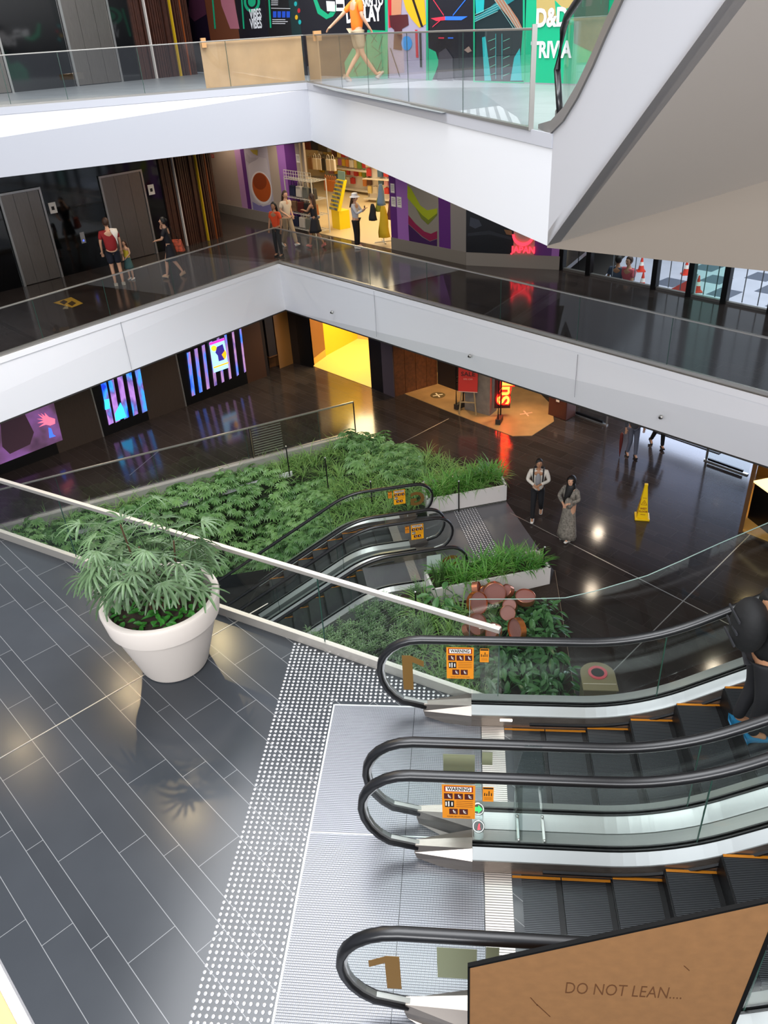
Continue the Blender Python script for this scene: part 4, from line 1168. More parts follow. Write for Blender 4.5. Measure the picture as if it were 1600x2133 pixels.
o = pv.build('paving_stones', mat('paving_dark', '596070', 0.5)); tag(o, 'dark paving slabs laid in a chequer outside the glass wall', 'paving', None, 'stuff')
area('daylight_outside', tuple(GZ0 + GZD * 6 + GZN * 6 + Vector((0, 0, 9))), tuple(GZ0 + GZD * 6 + GZN * 6), 12, 10, 1700, (0.95, 0.97, 1))
mxs = [GZ0 + GZD * 0.0] + [un(*p, 0) for p in [(1226, 573), (1365, 600), (1438, 615), (1508, 631), (1604, 652)]]
mxs = [GZ0 + GZD * ((p - GZ0).dot(GZD)) for p in mxs]; mxs.append(mxs[-1] + GZD * 2.2); mxs.append(mxs[-1] + GZD * 2.2)
for i, (a, b) in enumerate(zip(mxs[:-1], mxs[1:])):
    e = empty('window_%d' % (i + 1), a); 
    q = MB(); q.box((0, 0, 1.83), (0.14, 0.16, 3.66), math.radians(-44)); q.build('mullion', M_MULL, e)
    d = b - a
    q = MB(); q.slab([GZD * 0.07 + Vector((0, 0, 0.06)), d + Vector((0, 0, 0.06)), d + Vector((0, 0, 3.6)), GZD * 0.07 + Vector((0, 0, 3.6))], GZN * 0.012)
    q.build('pane', glass('pane_green', (0.72, 0.90, 0.84), 1.2) if i == 3 else glass('pane_outer', (0.9, 0.93, 0.93), 1.0), e)
    q = MB(); q.bar(Vector((0, 0, 0.03)), d + Vector((0, 0, 0.03)), 0.1, 0.06)
    q.build('sill', mat('sill_steel', '8c8a86', 0.35, 0.7), e)
    q = MB()
    for zz in (0.95, 1.9, 2.8): q.bar(Vector((0, 0, zz)) + GZN * 0.1, d + Vector((0, 0, zz)) + GZN * 0.1, 0.012, 0.012)
    nn_ = 3 if i else 2
    for k in range(1, nn_): q.bar(d * (k / nn_) + GZN * 0.1 + Vector((0, 0, 0.06)), d * (k / nn_) + GZN * 0.1 + Vector((0, 0, 3.5)), 0.02, 0.02, up=(1, 0, 0))
    q.build('glazing_wire', mat('wire_grey', '8f98a2', 0.4, 0.4) if i else M_MULL, e)
    e['kind'] = 'structure'
# cones, red banner outside
def cone(px, py, lab):
    p = un(px, py, GO); e = empty('traffic_cone', (p.x, p.y, GO + 0.004))
    q = MB(); q.box((0, 0, 0.015), (0.26, 0.26, 0.03)); q.lathe([(0.10, 0.03), (0.02, 0.48)], n=16); q.build('body', mat('cone_orange', 'd8402c', 0.5), e)
    q = MB(); q.lathe([(0.075, 0.19), (0.050, 0.31)], n=16); q.build('reflective_band', M_LABW, e)
    tag(e, lab, 'traffic cone')
cone(1337, 600, 'orange traffic cone outside the second window'); cone(1335, 565, 'orange traffic cone farther out, behind the other one'); cone(1452, 608, 'orange traffic cone outside the green tinted window'); cone(1428, 572, 'orange traffic cone seen at the edge of a black mullion')
p = un(1402, 628, GO); e = empty('banner', (p.x, p.y, GO + 0.004), math.radians(-44))
q = MB(); q.slab([(-0.5, 0.3, 0.0), (0.45, 0.3, 0.0), (0.45, 0.3, 0.75), (-0.5, 0.3, 0.1)], (0, 0.02, 0)); q.build('cloth', mat('banner_red', 'd85040', 0.6), e)
q = MB(); q.bar((0.46, 0.31, 0), (0.46, 0.31, 0.8), 0.03, 0.03, up=(1, 0, 0)); q.build('pole', M_STEELL, e)
tag(e, 'slanted red banner standing outside the third window', 'banner')

# --- gold reflection near the lifts, painted as flat shapes on the floor
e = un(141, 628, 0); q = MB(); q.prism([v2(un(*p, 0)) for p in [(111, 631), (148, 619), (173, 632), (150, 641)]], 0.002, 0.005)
e = empty('painted_reflection', (0, 0, 0)); q.build('gold_reflection', mat('gold_reflection', 'b08a30', 0.4), e)
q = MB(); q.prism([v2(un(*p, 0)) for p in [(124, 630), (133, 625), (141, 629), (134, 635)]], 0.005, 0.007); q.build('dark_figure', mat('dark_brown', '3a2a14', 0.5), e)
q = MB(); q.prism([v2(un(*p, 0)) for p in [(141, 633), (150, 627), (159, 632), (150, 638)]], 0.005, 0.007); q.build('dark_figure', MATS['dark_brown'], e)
tag(e, 'gold reflection with dark figures, painted on the middle floor near the lifts', 'floor graphic')
# ------------------------------------------------------------------ hoarding of the top floor
HA_ = un(640, 159, Z2); HB_ = un(1090, 174, Z2)
HP = v2(HB_); HAZ = math.degrees(math.atan2(HB_.y - HA_.y, HB_.x - HA_.x))
def hd(px, py): return on_line(HP, HAZ, px, py)
M_GRN = mat('poster_green', '12a878', 0.3); M_NAVY = mat('poster_navy', '12141f', 0.25)
M_INK = mat('poster_white', 'e8e8ea', 0.4); M_TEAL = mat('poster_teal', '1aa8a8', 0.3)
M_PINKA = mat('poster_pink', 'b06a78', 0.4); M_MAUVE = mat('poster_mauve', '8c7f98', 0.35); M_LAV = mat('poster_lavender', '9a92a8', 0.35)
M_RED = mat('poster_red', 'b8202c', 0.4); M_YELA = mat('poster_gold', 'd8a81c', 0.4); M_BLU = mat('poster_blue', '1c50c8', 0.35); M_SKIN_A = mat('poster_tan', 'b88060', 0.5)
def hpanel(x0, x1, m, label, shapes=(), texts=(), y=100, z1=3.2, nm='poster'):
    a = Vector((*hd(x0, y), 0)); b = Vector((*hd(x1, y), 0)); e = empty(nm, (a.x, a.y, Z2))
    d = (b - a); n = az(HAZ - 90)
    q = MB(); q.slab([Vector((0, 0, 0.02)), d + Vector((0, 0, 0.02)), d + Vector((0, 0, z1)), Vector((0, 0, z1))], -n * 0.04); q.build('panel', m, e)
    for i, (sn_, sm, pts) in enumerate(shapes):
        q = MB(); pp = [onp(px, py, HP, HAZ) + n * (0.003 + 0.0012 * i) - e.location for px, py in pts]
        q.slab(pp, n * 0.001); q.build(sn_, sm, e)
    for (body, px, py, sz, sm, bold) in texts:
        text(body, sz, sm, 'lettering', e, onp(px, py, HP, HAZ) + n * 0.014 - e.location, az(HAZ), (0, 0, 1), bold=bold, depth=0.001)
    return tag(e, label, 'poster')
S = lambda n_, m_, *p: (n_, m_, list(p))
band = lambda x0, y0, x1, y1, w: [(x0 - w / 2, y0), (x1 - w / 2, y1), (x1 + w / 2, y1), (x0 + w / 2, y0)]
bars = lambda x0, y0, x1, y1, w: [(x0, y0 - w / 2), (x1, y1 - w / 2), (x1, y1 + w / 2), (x0, y0 + w / 2)]
hpanel(388, 441, mat('poster_plum', '1c1222', 0.3), 'very dark purple poster, leftmost on the top floor hoarding', [S('dark_shape', mat('plum_light', '4a2438', 0.4), (395, -10), (425, -10), (430, 30), (405, 45), (392, 30))])
hpanel(441, 502, mat('poster_brown', '6a3a24', 0.4), 'brown poster with a pink arm shape, second from the left of the hoarding', [S('arm_shape', M_PINKA, (458, -10), (486, -10), (499, 60), (480, 60), (462, 12)), S('edge', M_GRN, (441, -10), (444, -10), (450, 60), (447, 60))])
hpanel(502, 563, M_NAVY, 'navy poster with a green ring above the word VIBES', [S('green_ring', M_GRN, *ellipse(525, 3, 17, 23)), S('ring_hole', M_NAVY, *ellipse(525, 3, 12, 16)), S('green_disc', M_GRN, *ellipse(525, 3, 8, 11)), S('edge', M_GRN, (502, -10), (505, -10), (510, 60), (507, 60)), S('edge', M_GRN, (559, -10), (562, -10), (566, 58), (563, 58))], [('VIBES', 533, 30, 0.32, M_INK, 0.008), ('VIBES', 534, 50, 0.32, M_INK, 0.008)])
hpanel(563, 611, mat('poster_black2', '0e0f14', 0.3), 'black information poster with a row of small blue pictures', [S('blue_picture', M_BLU, *bars(569 + 9.5 * i, 30, 576 + 9.5 * i, 30, 13)) for i in range(4)] + [S('text_line', M_INK, *bars(568, 41 + 4 * k, 595 + 5 * (k % 2), 41 + 4 * k, 1.2)) for k in range(3)] + [S('text_line', M_INK, *bars(566, 2 + 4 * k, 580, 2 + 4 * k, 1.2)) for k in range(3)] + [S('text_line', M_INK, *bars(566, 17, 606, 18, 1.0))])
hpanel(611, 631, mat('poster_deepteal', '0c2a2c', 0.3), 'narrow dark teal strip poster with coloured spots', [S('spot', m, *ellipse(x, y, 3, 5)) for x, y, m in ((616, 8, M_TEAL), (623, 22, M_RED), (618, 36, M_YELA), (625, 46, M_TEAL))])
hpanel(631, 808, M_NAVY, 'large navy poster with the word DISPLAY behind the man in orange', [S('green_ring', M_GRN, *[(650, -10), (657, -10), (668, 18), (684, 30), (690, 22), (700, 10), (706, 14), (694, 34), (680, 40), (662, 28)]), S('pattern_field', M_GRN, (766, 62), (808, 64), (808, 168), (722, 166), (718, 130), (735, 100), (757, 112)), S('edge', M_GRN, (802, -10), (808, -10), (808, 64), (803, 64))] +
       [S('pattern_line', mat('pattern_dark', '0c5a4a', 0.4), *band(x, y, x + dx, y + dy, 1.5)) for x, y, dx, dy in ((772, 70, 14, 18), (786, 70, -12, 20), (774, 95, 20, 16), (798, 74, -8, 30), (780, 120, 18, -12), (776, 130, 12, 22), (796, 125, -10, 26), (738, 150, 14, -20), (746, 160, -8, -24), (760, 160, 18, -14), (784, 160, 16, -20))] +
       [S('white_sheet', M_INK, (681, 2), (699, 3), (700, 24), (683, 23)), S('white_sheet', M_INK, (701, -2), (719, -1), (720, 23), (702, 23)), S('text_line', M_NAVY, *bars(703, 12, 717, 12, 8))],
       [('DISPLAY', 757, 31, 0.40, M_INK, 0.016), ('LEARN TO', 770, 4, 0.24, M_INK, 0.01)])
hpanel(808, 893, M_LAV, 'colourful poster with a red and gold costume shape and blue glow', [S('red_shape', M_RED, (808, -10), (826, -10), (832, 20), (826, 56), (810, 58)), S('gold_shape', M_YELA, (838, -10), (884, -10), (888, 50), (874, 58), (858, 40), (846, 20)), S('tan_shape', M_SKIN_A, (816, -10), (838, -10), (836, 30), (816, 32)), S('black_line', M_BLACK, *band(858, -10, 880, 56, 5)), S('box_shape', mat('poster_maroon', '4a1c24', 0.4), (812, 32), (850, 30), (852, 52), (838, 60), (838, 105), (820, 102), (822, 62), (814, 55)), S('blue_glow', mat('poster_cyan', '2a8ad0', 0.3), *ellipse(848, 90, 11, 15)), S('red_bar', M_RED, *band(868, 62, 870, 120, 5)), S('dark_bar', M_BLACK, *band(876, 66, 878, 140, 4)), S('cord', M_BLACK, *band(814, 100, 834, 160, 1.6)), S('edge', M_GRN, (889, -10), (893, -10), (893, 168), (889, 168))])
hpanel(893, 987, M_NAVY, 'black poster with crossing red and blue light beams', [S('green_patch', M_GRN, (893, 100), (908, 108), (915, 130), (908, 150), (900, 168), (893, 168)), S('red_beam', mat('beam_red', 'd83048', 0.3), *bars(900, -5, 925, 32, 3)), S('blue_beam', mat('beam_blue', '2a70e8', 0.3), *bars(944, 32, 974, -5, 3)), S('red_beam', MATS['beam_red'], (898, 38), (928, 34), (928, 42), (910, 44)), S('blue_beam', MATS['beam_blue'], (928, 34), (975, 34), (962, 42), (928, 42)), S('red_beam', MATS['beam_red'], *bars(914, 79, 926, 79, 2.5)), S('blue_beam', MATS['beam_blue'], *bars(934, 79, 945, 79, 2.5)), S('red_beam', MATS['beam_red'], *bars(902, 56, 921, 40, 2)), S('grey_figure', mat('poster_grey', '3c3840', 0.4), (915, 110), (930, 100), (944, 120), (945, 168), (912, 168)), S('pale_shape', mat('poster_pale', '8a7468', 0.4), (968, 104), (978, 96), (984, 106), (976, 110))])
hpanel(987, 1093, mat('poster_dkteal', '102428', 0.3), 'dark poster with sweeping teal mesh ribbons and leaf veins', [S('teal_field', M_TEAL, (990, -10), (1010, -10), (1008, 24), (992, 30)), S('ribbon', mat('ribbon_teal', '1c7a80', 0.3), (990, 46), (1030, 26), (1060, 8), (1088, -10), (1060, -10), (1030, 8), (1000, 32), (990, 34)), S('ribbon', mat('ribbon_coral', 'a07058', 0.35), (1022, -10), (1040, -10), (1062, 14), (1080, 40), (1090, 62), (1078, 60), (1058, 34)), S('green_field', M_GRN, (1090, -10), (1094, -10), (1094, 168), (1086, 168), (1086, 110), (1090, 60)), S('cyan_blade', M_TEAL, (1005, 78), (1012, 76), (1024, 168), (1010, 168)), S('cyan_blade', M_TEAL, (1064, 168), (1072, 120), (1084, 100), (1088, 168)), S('edge', M_GRN, (987, -10), (990, -10), (990, 170), (987, 170)), S('edge', M_GRN, *bars(987, 170, 1093, 172, 3))] +
       [S('vein', M_TEAL, *band(1034 + 13 * k, 70, 1034 + 13 * k, 165, 1)) for k in range(2)] + [S('vein', mat('vein_green', '5aa890', 0.4), *bars(1018 + 4 * (k % 2), 86 + 18 * k, 1034, 80 + 18 * k, 1.3)) for k in range(5)] + [S('vein', MATS['vein_green'], *bars(1050, 86 + 18 * k, 1064, 80 + 18 * k, 1.3)) for k in range(5)] +
       [S('mesh_line', mat('mesh_line', '8ac0b8', 0.4), *bars(992, 30 + 5 * k, 1040, 8 + 5 * k, 0.9)) for k in range(4)] + [S('mesh_line', MATS['mesh_line'], *bars(1030 + 7 * k, -5, 1072 + 5 * k, 58, 1.2)) for k in range(4)])
hpanel(1093, 1330, M_GRN, 'green poster with the white letters D&D and TRIVIA', [S('tan_field', mat('poster_sand', 'b8a060', 0.4), (1118, -10), (1200, -10), (1196, 40), (1118, 50)), S('green_fold', M_GRN, (1156, 0), (1176, 20), (1198, 10), (1198, 50), (1160, 44)), S('grey_field', mat('poster_greygreen', '4a6a58', 0.4), (1196, -10), (1270, -10), (1260, 120), (1196, 90))], [('D&D', 1150, 38, 0.36, M_INK, 0.014), ('TRIVIA', 1148, 105, 0.33, M_INK, 0.012)], z1=3.4)
e = hpanel(330, 388, mat('poster_black2', '0e0f14', 0.3), 'black strip of wall left of the hoarding', (), ())
# lamps over the top floor
area('top_floor_light', (-2.0, 19.2, 9.0), (-2.0, 19.5, 5), 9, 2.5, 330, (1.0, 0.97, 0.94))
struct(wallseg('wall_left', sl1, hd(330, 100), Z2, Z2 + 3.5, M_MIRROR, 0.1))

# ------------------------------------------------------------------ escalator rising to the floor above, seen from its side
SPT = v2(K); SAZ = -82.0
def sp_(px, py): return onp(px, py, SPT, SAZ)
up = empty('upper_escalator', (K.x, K.y, Z2)); o = up.location
EN = az(SAZ + 90)   # towards the escalator inside
top_pts = [(1124, 284), (1150, 278), (1176, 252), (1205, 205), (1237, 140), (1262, 82), (1300, 0)]
tp = [sp_(*p) for p in top_pts]
last = tp[-1]; dirn = (tp[-1] - tp[-2]); dirn = Vector((dirn.x, dirn.y, 0)).normalized()
# continue with 30 degree slope
ext = 4.6
tp.append(last + dirn * ext + Vector((0, 0, ext * s30)))
Lb = ((tp[-1] - K).dot(ED))
bot = K + ED * Lb; botz = K.z + s30 * Lb
q = MB()
side = [Vector((K.x, K.y, K.z)), Vector((K.x, K.y, Z2 - 0.02))] + tp + [Vector((bot.x, bot.y, botz))]
q.slab([p - o for p in side], EN * 0.12); q.build('side_panel', mat('side_white', 'bcbcc0', 0.55), up)
# grey frame band round the opening
q = MB(); off = -EN * 0.02
for i in range(len(tp) - 1):
    a, b = tp[i], tp[i + 1]
    q.slab([a - o + off, b - o + off, b - o + off + Vector((0, 0, 0.12)), a - o + off + Vector((0, 0, 0.12))], EN * 0.20)
q.build('frame_band', mat('frame_grey', '84807c', 0.4, 0.5), up)
# sloping underside and body
N = 3.4
q = MB(); A0 = Vector((K.x, K.y, K.z)); wv = KD * N
A1 = Vector((bot.x, bot.y, botz)); A0w = A0 + wv + Vector((0, 0, s30 * KD.dot(ED) * N)); A1w = A1 + wv + Vector((0, 0, s30 * KD.dot(ED) * N))
q.slab([A0 - o, A1 - o, A1w - o, A0w - o], (0, 0, 0.15)); q.build('underside', mat('soffit_grey', 'd2c8be', 0.7), up)
# glass and handrail
gl = [p + Vector((0, 0, 0.10)) for p in tp[1:]]
q = MB(); q.slab([p - o + EN * 0.08 for p in gl] + [p - o + EN * 0.08 + Vector((0, 0, 0.86)) for p in gl[::-1]], EN * 0.012); q.build('glass_panel', M_GLASS, up)
loop = [gl[0] + Vector((0, 0, 0.05)) + ED * -0.05, gl[0] + Vector((0, 0, 0.45)) - ED * 0.28, gl[0] + Vector((0, 0, 0.80)) - ED * 0.12] + [p + Vector((0, 0, 0.9)) for p in gl]
q = MB(); q.tube([p - o + EN * 0.086 for p in loop], 0.035, 8); q.build('handrail', M_RUBBER, up, smooth=True)
q = MB(); q.box(gl[0] - o + EN * 0.25 - ED * 0.05 + Vector((0, 0, 0.02)), (0.3, 0.6, 0.14), math.radians(8)); q.build('newel_housing', mat('newel_dark', '6a6864', 0.4, 0.6), up, bevel=0.02)
# second balustrade
q = MB(); q.slab([p - o + EN * 1.2 for p in gl] + [p - o + EN * 1.2 + Vector((0, 0, 0.86)) for p in gl[::-1]], EN * 0.012); q.build('glass_panel', M_GLASS, up)
q = MB(); q.tube([p - o + EN * 1.2 + Vector((0, 0, 0.9)) for p in gl], 0.035, 8); q.build('handrail', M_RUBBER, up, smooth=True)
tag(up, 'white sided escalator rising from the top floor at the upper right', 'escalator')
# landing studs of the top floor near it
q = MB(); q.prism([v2(un(*p, Z2)) for p in [(952, 232), (1040, 221), (1088, 252), (1088, 266)]], Z2 + 0.001, Z2 + 0.006)
struct(q.build('trim_15', stripes('landing_far', 'b4b8b8', '8c9090', 0.12, 0.35, axis=0, rough=0.4)))
q = MB(); q.prism([v2(un(*p, Z2)) for p in [(650, 176), (1000, 190), (1042, 220), (920, 236), (700, 190)]], Z2 + 0.001, Z2 + 0.004)
struct(q.build('trim_16', mat('floor_grey_top', '83898a', 0.3)))
# plywood on the top floor railing
def ply(a, b, off, label):
    n = Vector((b.y - a.y, a.x - b.x, 0)).normalized(); e = empty('plywood_sheet', (a.x, a.y, Z2))
    d = b - a; z0, z1 = 0.03, 0.93
    q = MB(); q.slab([n * off + Vector((0, 0, z0)), n * off + d + Vector((0, 0, z0)), n * off + d + Vector((0, 0, z1)), n * off + Vector((0, 0, z1))], n * 0.018)
    q.build('sheet', mat('plywood', 'c9a478', 0.6, var=0.10, vscale=2.5), e); 
    q = MB(); q.box(n * (off + 0.02) + d.normalized() * 0.08 + Vector((0, 0, 0.9)), (0.1, 0.16, 0.18), math.atan2(d.y, d.x)); q.build('hook_block', mat('block_wood', 'b88a58', 0.6), e)
    return tag(e, label, 'plywood')
pa = F1i + (FL - F1).normalized() * 0.04; pb_ = F1i + (FL - F1).normalized() * ((un(430, 190, Z2) - F1).length)
ply(pb_, pa, -0.08, 'wide plywood sheet fixed behind the top floor glass, left of the corner')
t_ = F1i + (FK - F1).normalized()
ply(F1i + (FK - F1).normalized() * 1.15, F1i + (FK - F1).normalized() * 0.06, 0.05, 'narrow plywood sheet fixed behind the top floor glass, right of the corner')

# ------------------------------------------------------------------ ground floor surroundings
GPt = v2(un(0, 990, ZG)); GB_ = un(513, 800, ZG); GAZ = math.degrees(math.atan2(GB_.y - GPt[1], GB_.x - GPt[0]))
def gw(px, py): return on_line(GPt, GAZ, px, py)
gnn = az(GAZ - 90); gdd = az(GAZ)
H_G = 3.44
M_GPAN = brushed('ground_panel', '5c5048', 0.35, 0.6)
gl0 = Vector((*GPt, 0)) - gdd * 8
for i, (a, b, m) in enumerate(((None, (110, 900), M_BLACK), ((110, 900), (190, 815), M_GPAN), ((190, 815), (308, 860), M_BLACK), ((308, 860), (367, 745), M_GPAN), ((367, 745), (500, 690), M_BLACK), ((500, 690), (553, 760), mat('door_brown', '4a3020', 0.45, 0.3)))):
    pa_ = v2(gl0) if a is None else gw(*a)
    w = wallseg('wall_left', pa_, gw(*b), ZG, ZG + H_G, m, 0.2); struct(w)
def seam(px, py, m=None):
    p = Vector((*gw(px, py), 0)); q = MB(); q.box((p.x + gnn.x * 0.01, p.y + gnn.y * 0.01, ZG + H_G / 2), (0.04, 0.04, H_G - 0.01), math.radians(GAZ)); struct(q.build('trim_17', m or M_STEELL))
seam(190, 815); seam(367, 745); 
def screen_mat(name, cols, scale, strength, seed=0.0, stretch=(1, 1, 1)):
    M = bpy.data.materials.new(name); M.use_nodes = True; q = NT(M); b = M.node_tree.nodes['Principled BSDF']
    t = q.n('ShaderNodeTexCoord'); mp = q.n('ShaderNodeMapping'); mp.inputs['Location'].default_value = (seed, seed * 2, 0); mp.inputs['Scale'].default_value = stretch
    q.set(mp.inputs[0], t.outputs['Object'])
    ns = q.n('ShaderNodeTexNoise'); ns.inputs['Scale'].default_value = scale; ns.inputs['Detail'].default_value = 3; q.set(ns.inputs['Vector'], mp.outputs[0])
    cr = q.n('ShaderNodeValToRGB'); q.set(cr.inputs[0], ns.outputs[0]); el = cr.color_ramp.elements
    el[0].position = 0.32; el[0].color = lin(cols[0]); el[1].position = 0.68; el[1].color = lin(cols[-1])
    for i, c in enumerate(cols[1:-1]):
        x = el.new(0.32 + 0.36 * (i + 1) / (len(cols) - 1)); x.color = lin(c)
    q.set(b.inputs['Emission Color'], cr.outputs[0]); b.inputs['Emission Strength'].default_value = strength
    q.set(b.inputs['Base Color'], (0.01, 0.01, 0.012, 1)); b.inputs['Roughness'].default_value = 0.2
    return M
def on_gw(px, py): return onp(px, py, GPt, GAZ) + gnn * 0.0
def quad_on(e, nm, m, pts, off, t=0.004):
    q = MB(); q.slab([on_gw(*p) + gnn * off - e.location for p in pts], gnn * t); return q.build(nm, m, e)
# screen 1
e = empty('video_screen', on_gw(60, 940)); 
quad_on(e, 'display', screen_mat('screen_purple', ('3a2a3c', '6a4a68', '8a5a98', '9a6ab0'), 0.9, 0.75), [(-140, 960), (-140, 830), (102, 800), (130, 916), (0, 967), (-140, 1015)], 0.02)
quad_on(e, 'figure_hand', mat('screen_pink', 'ff7898', 0.4, emit=0.9), [(78, 862), (90, 868), (84, 860), (94, 867), (92, 859), (101, 868), (114, 872), (114, 882), (104, 886), (95, 884), (80, 889), (92, 880), (77, 881), (90, 875), (76, 872), (89, 872)], 0.026, 0.002)
quad_on(e, 'figure_block', mat('screen_dark', '4a3440', 0.4, emit=0.25), [(0, 880), (50, 860), (70, 900), (62, 925), (20, 945), (4, 930)], 0.025, 0.002)
quad_on(e, 'figure_stem', mat('screen_blue', '4878ff', 0.4, emit=0.9), [(100, 890), (106, 892), (110, 904), (116, 908), (102, 912)], 0.026, 0.002)
tag(e, 'large purple video screen with a pink hand, at the left edge of the ground floor', 'screen')
# screen 2 with black slats
def slatted_screen(label, L, R, m, xs, yt, yb, extra=None):
    e = empty('video_screen', on_gw((L + R) / 2, (yt + yb) / 2))
    return e
e = empty('video_screen', on_gw(255, 840))
strips = [((208, 795), (226, 885)), ((222, 780), (240, 880)), ((240, 770), (258, 873)), ((259, 765), (277, 866)), ((278, 762), (296, 860))]
mm = screen_mat('screen_bluepurple', ('1c3ad0', '38a0ff', '6a58a0', 'b080d0', '8a5ab0'), 2.2, 1.3, 3.0, (1, 1, 0.4))
for i, (a, b) in enumerate(strips):
    w = 11
    quad_on(e, 'display_strip', mm, [a, (a[0] + w, a[1] - 4), (b[0] + w - 1, b[1] - 5), b], 0.03)
quad_on(e, 'bright_patch', mat('screen_cyan', '30b8ff', 0.4, emit=2.2), [(238, 862), (250, 838), (256, 850), (262, 868), (240, 877)], 0.036, 0.002)
quad_on(e, 'bright_patch', MATS['screen_cyan'], [(216, 832), (226, 830), (228, 850), (218, 853)], 0.036, 0.002)
tag(e, 'blue and purple video screen behind black uprights, the middle one of the three', 'screen')
q = MB(); 
e = empty('video_screen', on_gw(445, 770))
mm = screen_mat('screen_bluepurple2', ('3060e0', '5088ff', '9a78c0', 'c090c0', '6a58a0'), 2.5, 1.1, 8.0, (1, 1, 0.4))
for i in range(8):
    x = 388 + i * 15.6; yt = 735 - i * 7.5; yb = 825 - i * 7.0
    w = 7 - i * 0.5
    quad_on(e, 'display_strip', mm, [(x, yt), (x + w, yt - 3), (x + w + 11, yb - 3), (x + 11, yb)], 0.03)
quad_on(e, 'poster_display', mat('screen_poster', '9ad0ff', 0.4, emit=1.3), [(434, 714), (465, 703), (475, 765), (444, 776)], 0.045)
quad_on(e, 'poster_band', mat('screen_magenta', 'd83ac0', 0.4, emit=1.2), [(434, 714), (465, 703), (466, 708), (435, 719)], 0.052, 0.002)
quad_on(e, 'poster_disc', mat('screen_amber', 'ffa818', 0.4, emit=1.3), ellipse(465, 738, 5, 10), 0.052, 0.002)
quad_on(e, 'poster_disc', mat('screen_amber2', 'ffc830', 0.4, emit=1.3), ellipse(444, 725, 6, 6), 0.052, 0.002)
quad_on(e, 'poster_figure', mat('screen_indigo', '3a2a90', 0.4, emit=0.8), [(450, 722), (462, 716), (466, 730), (460, 738), (466, 748), (454, 752), (452, 740), (447, 734)], 0.055, 0.002)
quad_on(e, 'poster_band', MATS['screen_amber'], [(443, 764), (474, 753), (474.5, 756), (443.5, 767)], 0.052, 0.002)
tag(e, 'video screen behind black uprights with a pale blue poster, right of the other two', 'screen')

def post(name, pxs, m, h=H_G, z=ZG):
    q = MB(); q.prism([v2(un(x, y, z)) for x, y in pxs], z, z + h); return struct(q.build(name, m))
M_BRN = mat('door_brown2', '6a4526', 0.45, 0.3); M_BRD = mat('door_dark', '1c120c', 0.5)
post('wall_back', [(553, 785), (562, 782), (556, 742), (547, 745)], M_BRD)
post('wall_back', [(562, 766), (583, 760), (583, 745), (562, 750)], M_BRN)
post('wall_back', [(583, 768), (611, 757), (609, 735), (582, 742)], mat('door_tan', '8a6030', 0.45, 0.2))
post('wall_back', [(611, 757), (626, 760), (620, 735), (608, 735)], M_BRD)
post('wall_back', [(626, 760), (653, 766), (648, 735), (622, 735)], M_BLACK)
e = empty('hanging_cabinet', un(572, 762, ZG) + Vector((0, -0.35, 0.55))); q = MB(); q.box((0, 0, 1.2), (0.35, 0.3, 2.4), math.radians(GAZ)); q.build('body', mat('cabinet_dark', '1a1210', 0.5), e)
q = MB(); q.box((0, 0, 0.01), (0.38, 0.33, 0.04), math.radians(GAZ)); q.build('base_trim', M_BRN, e); tag(e, 'tall dark cabinet mounted on the wall between the brown doors', 'cabinet')
for (px, py, lab) in ((607, 700, 'small lever handle on the tan door left of the yellow corridor'),):
    pass
# yellow lit corridor
Ya = un(653, 763, ZG); Yb = un(774, 808, ZG); Yc = un(690, 738, ZG); Yd = un(760, 700, ZG)
yn = az(47)
q = MB(); q.prism([v2(Ya), v2(Yb), v2(Yb + az(80) * 9), v2(Ya + az(80) * 9)], ZG, ZG + 0.012); struct(q.build('floor', mat('corridor_floor', 'e0b860', 0.35)))
yl = un(679, 742, ZG)
struct(wallseg('wall_left', v2(yl), v2(yl + (un(745, 706, ZG) - yl) * 1.0), ZG, ZG + H_G, mat('corridor_yellow', 'e8c020', 0.5), 0.1))
q = MB(); w_ = wallseg('wall_back', v2(un(745, 706, ZG)), v2(un(745, 706, ZG) + az(-20) * 5), ZG, ZG + H_G, mat('corridor_peach', 'd8a868', 0.55), 0.1); struct(w_)
q = MB(); q.prism([v2(un(x, y, ZG)) for x, y in ((655, 761), (679, 742), (676, 725), (650, 735))], ZG + 0.28, ZG + H_G); struct(q.build('wall_back', mat('box_brown', '7a4e24', 0.45)))
q = MB(); q.prism([v2(un(x, y, ZG)) for x, y in ((655, 760), (679, 743), (676, 728), (652, 735))], ZG, ZG + 0.28); struct(q.build('wall_back', mat('box_base', 'd8a040', 0.4)))
cm = (Ya + Yb) / 2
area('corridor_light', tuple(cm + az(75) * 2.2 + Vector((0, 0, H_G - 0.05))), tuple(cm + az(75) * 2.2), 1.8, 3.5, 300, (1.0, 0.78, 0.42))
# dark column and concrete column, timber wall
post('wall_right', [(774, 808), (799, 819), (806, 800), (782, 790)], M_BLACK)
post('wall_right', [(799, 819), (822, 828), (832, 815), (806, 800)], mat('column_grey', '4c4148', 0.6))
M_TIM = mat('timber', '6a3c1c', 0.6, var=0.3, vscale=9)
def gpoly(pts, z0, z1, m, nm, st=True):
    q = MB(); q.prism([v2(un(x, y, ZG)) for x, y in pts], z0, z1); o = q.build(nm, m); return struct(o) if st else o
fl = [(836, 818), (953, 865), (1068, 909), (1108, 908), (1154, 878), (1150, 845), (1085, 780), (930, 765)]
gpoly(fl, ZG, ZG + 0.013, mat('shop_concrete', '9a7a50', 0.45, var=0.12, vscale=3), 'floor')
for i in range(4):
    a = un(824 + i * 22, 826 - i * 6.5, ZG); b = un(845 + i * 22, 820 - i * 6.5, ZG)
    w_ = wallseg('wall_left', v2(a), v2(b), ZG, ZG + H_G, M_TIM, 0.12); struct(w_)
a = un(912, 800, ZG); b = un(955, 778, ZG)
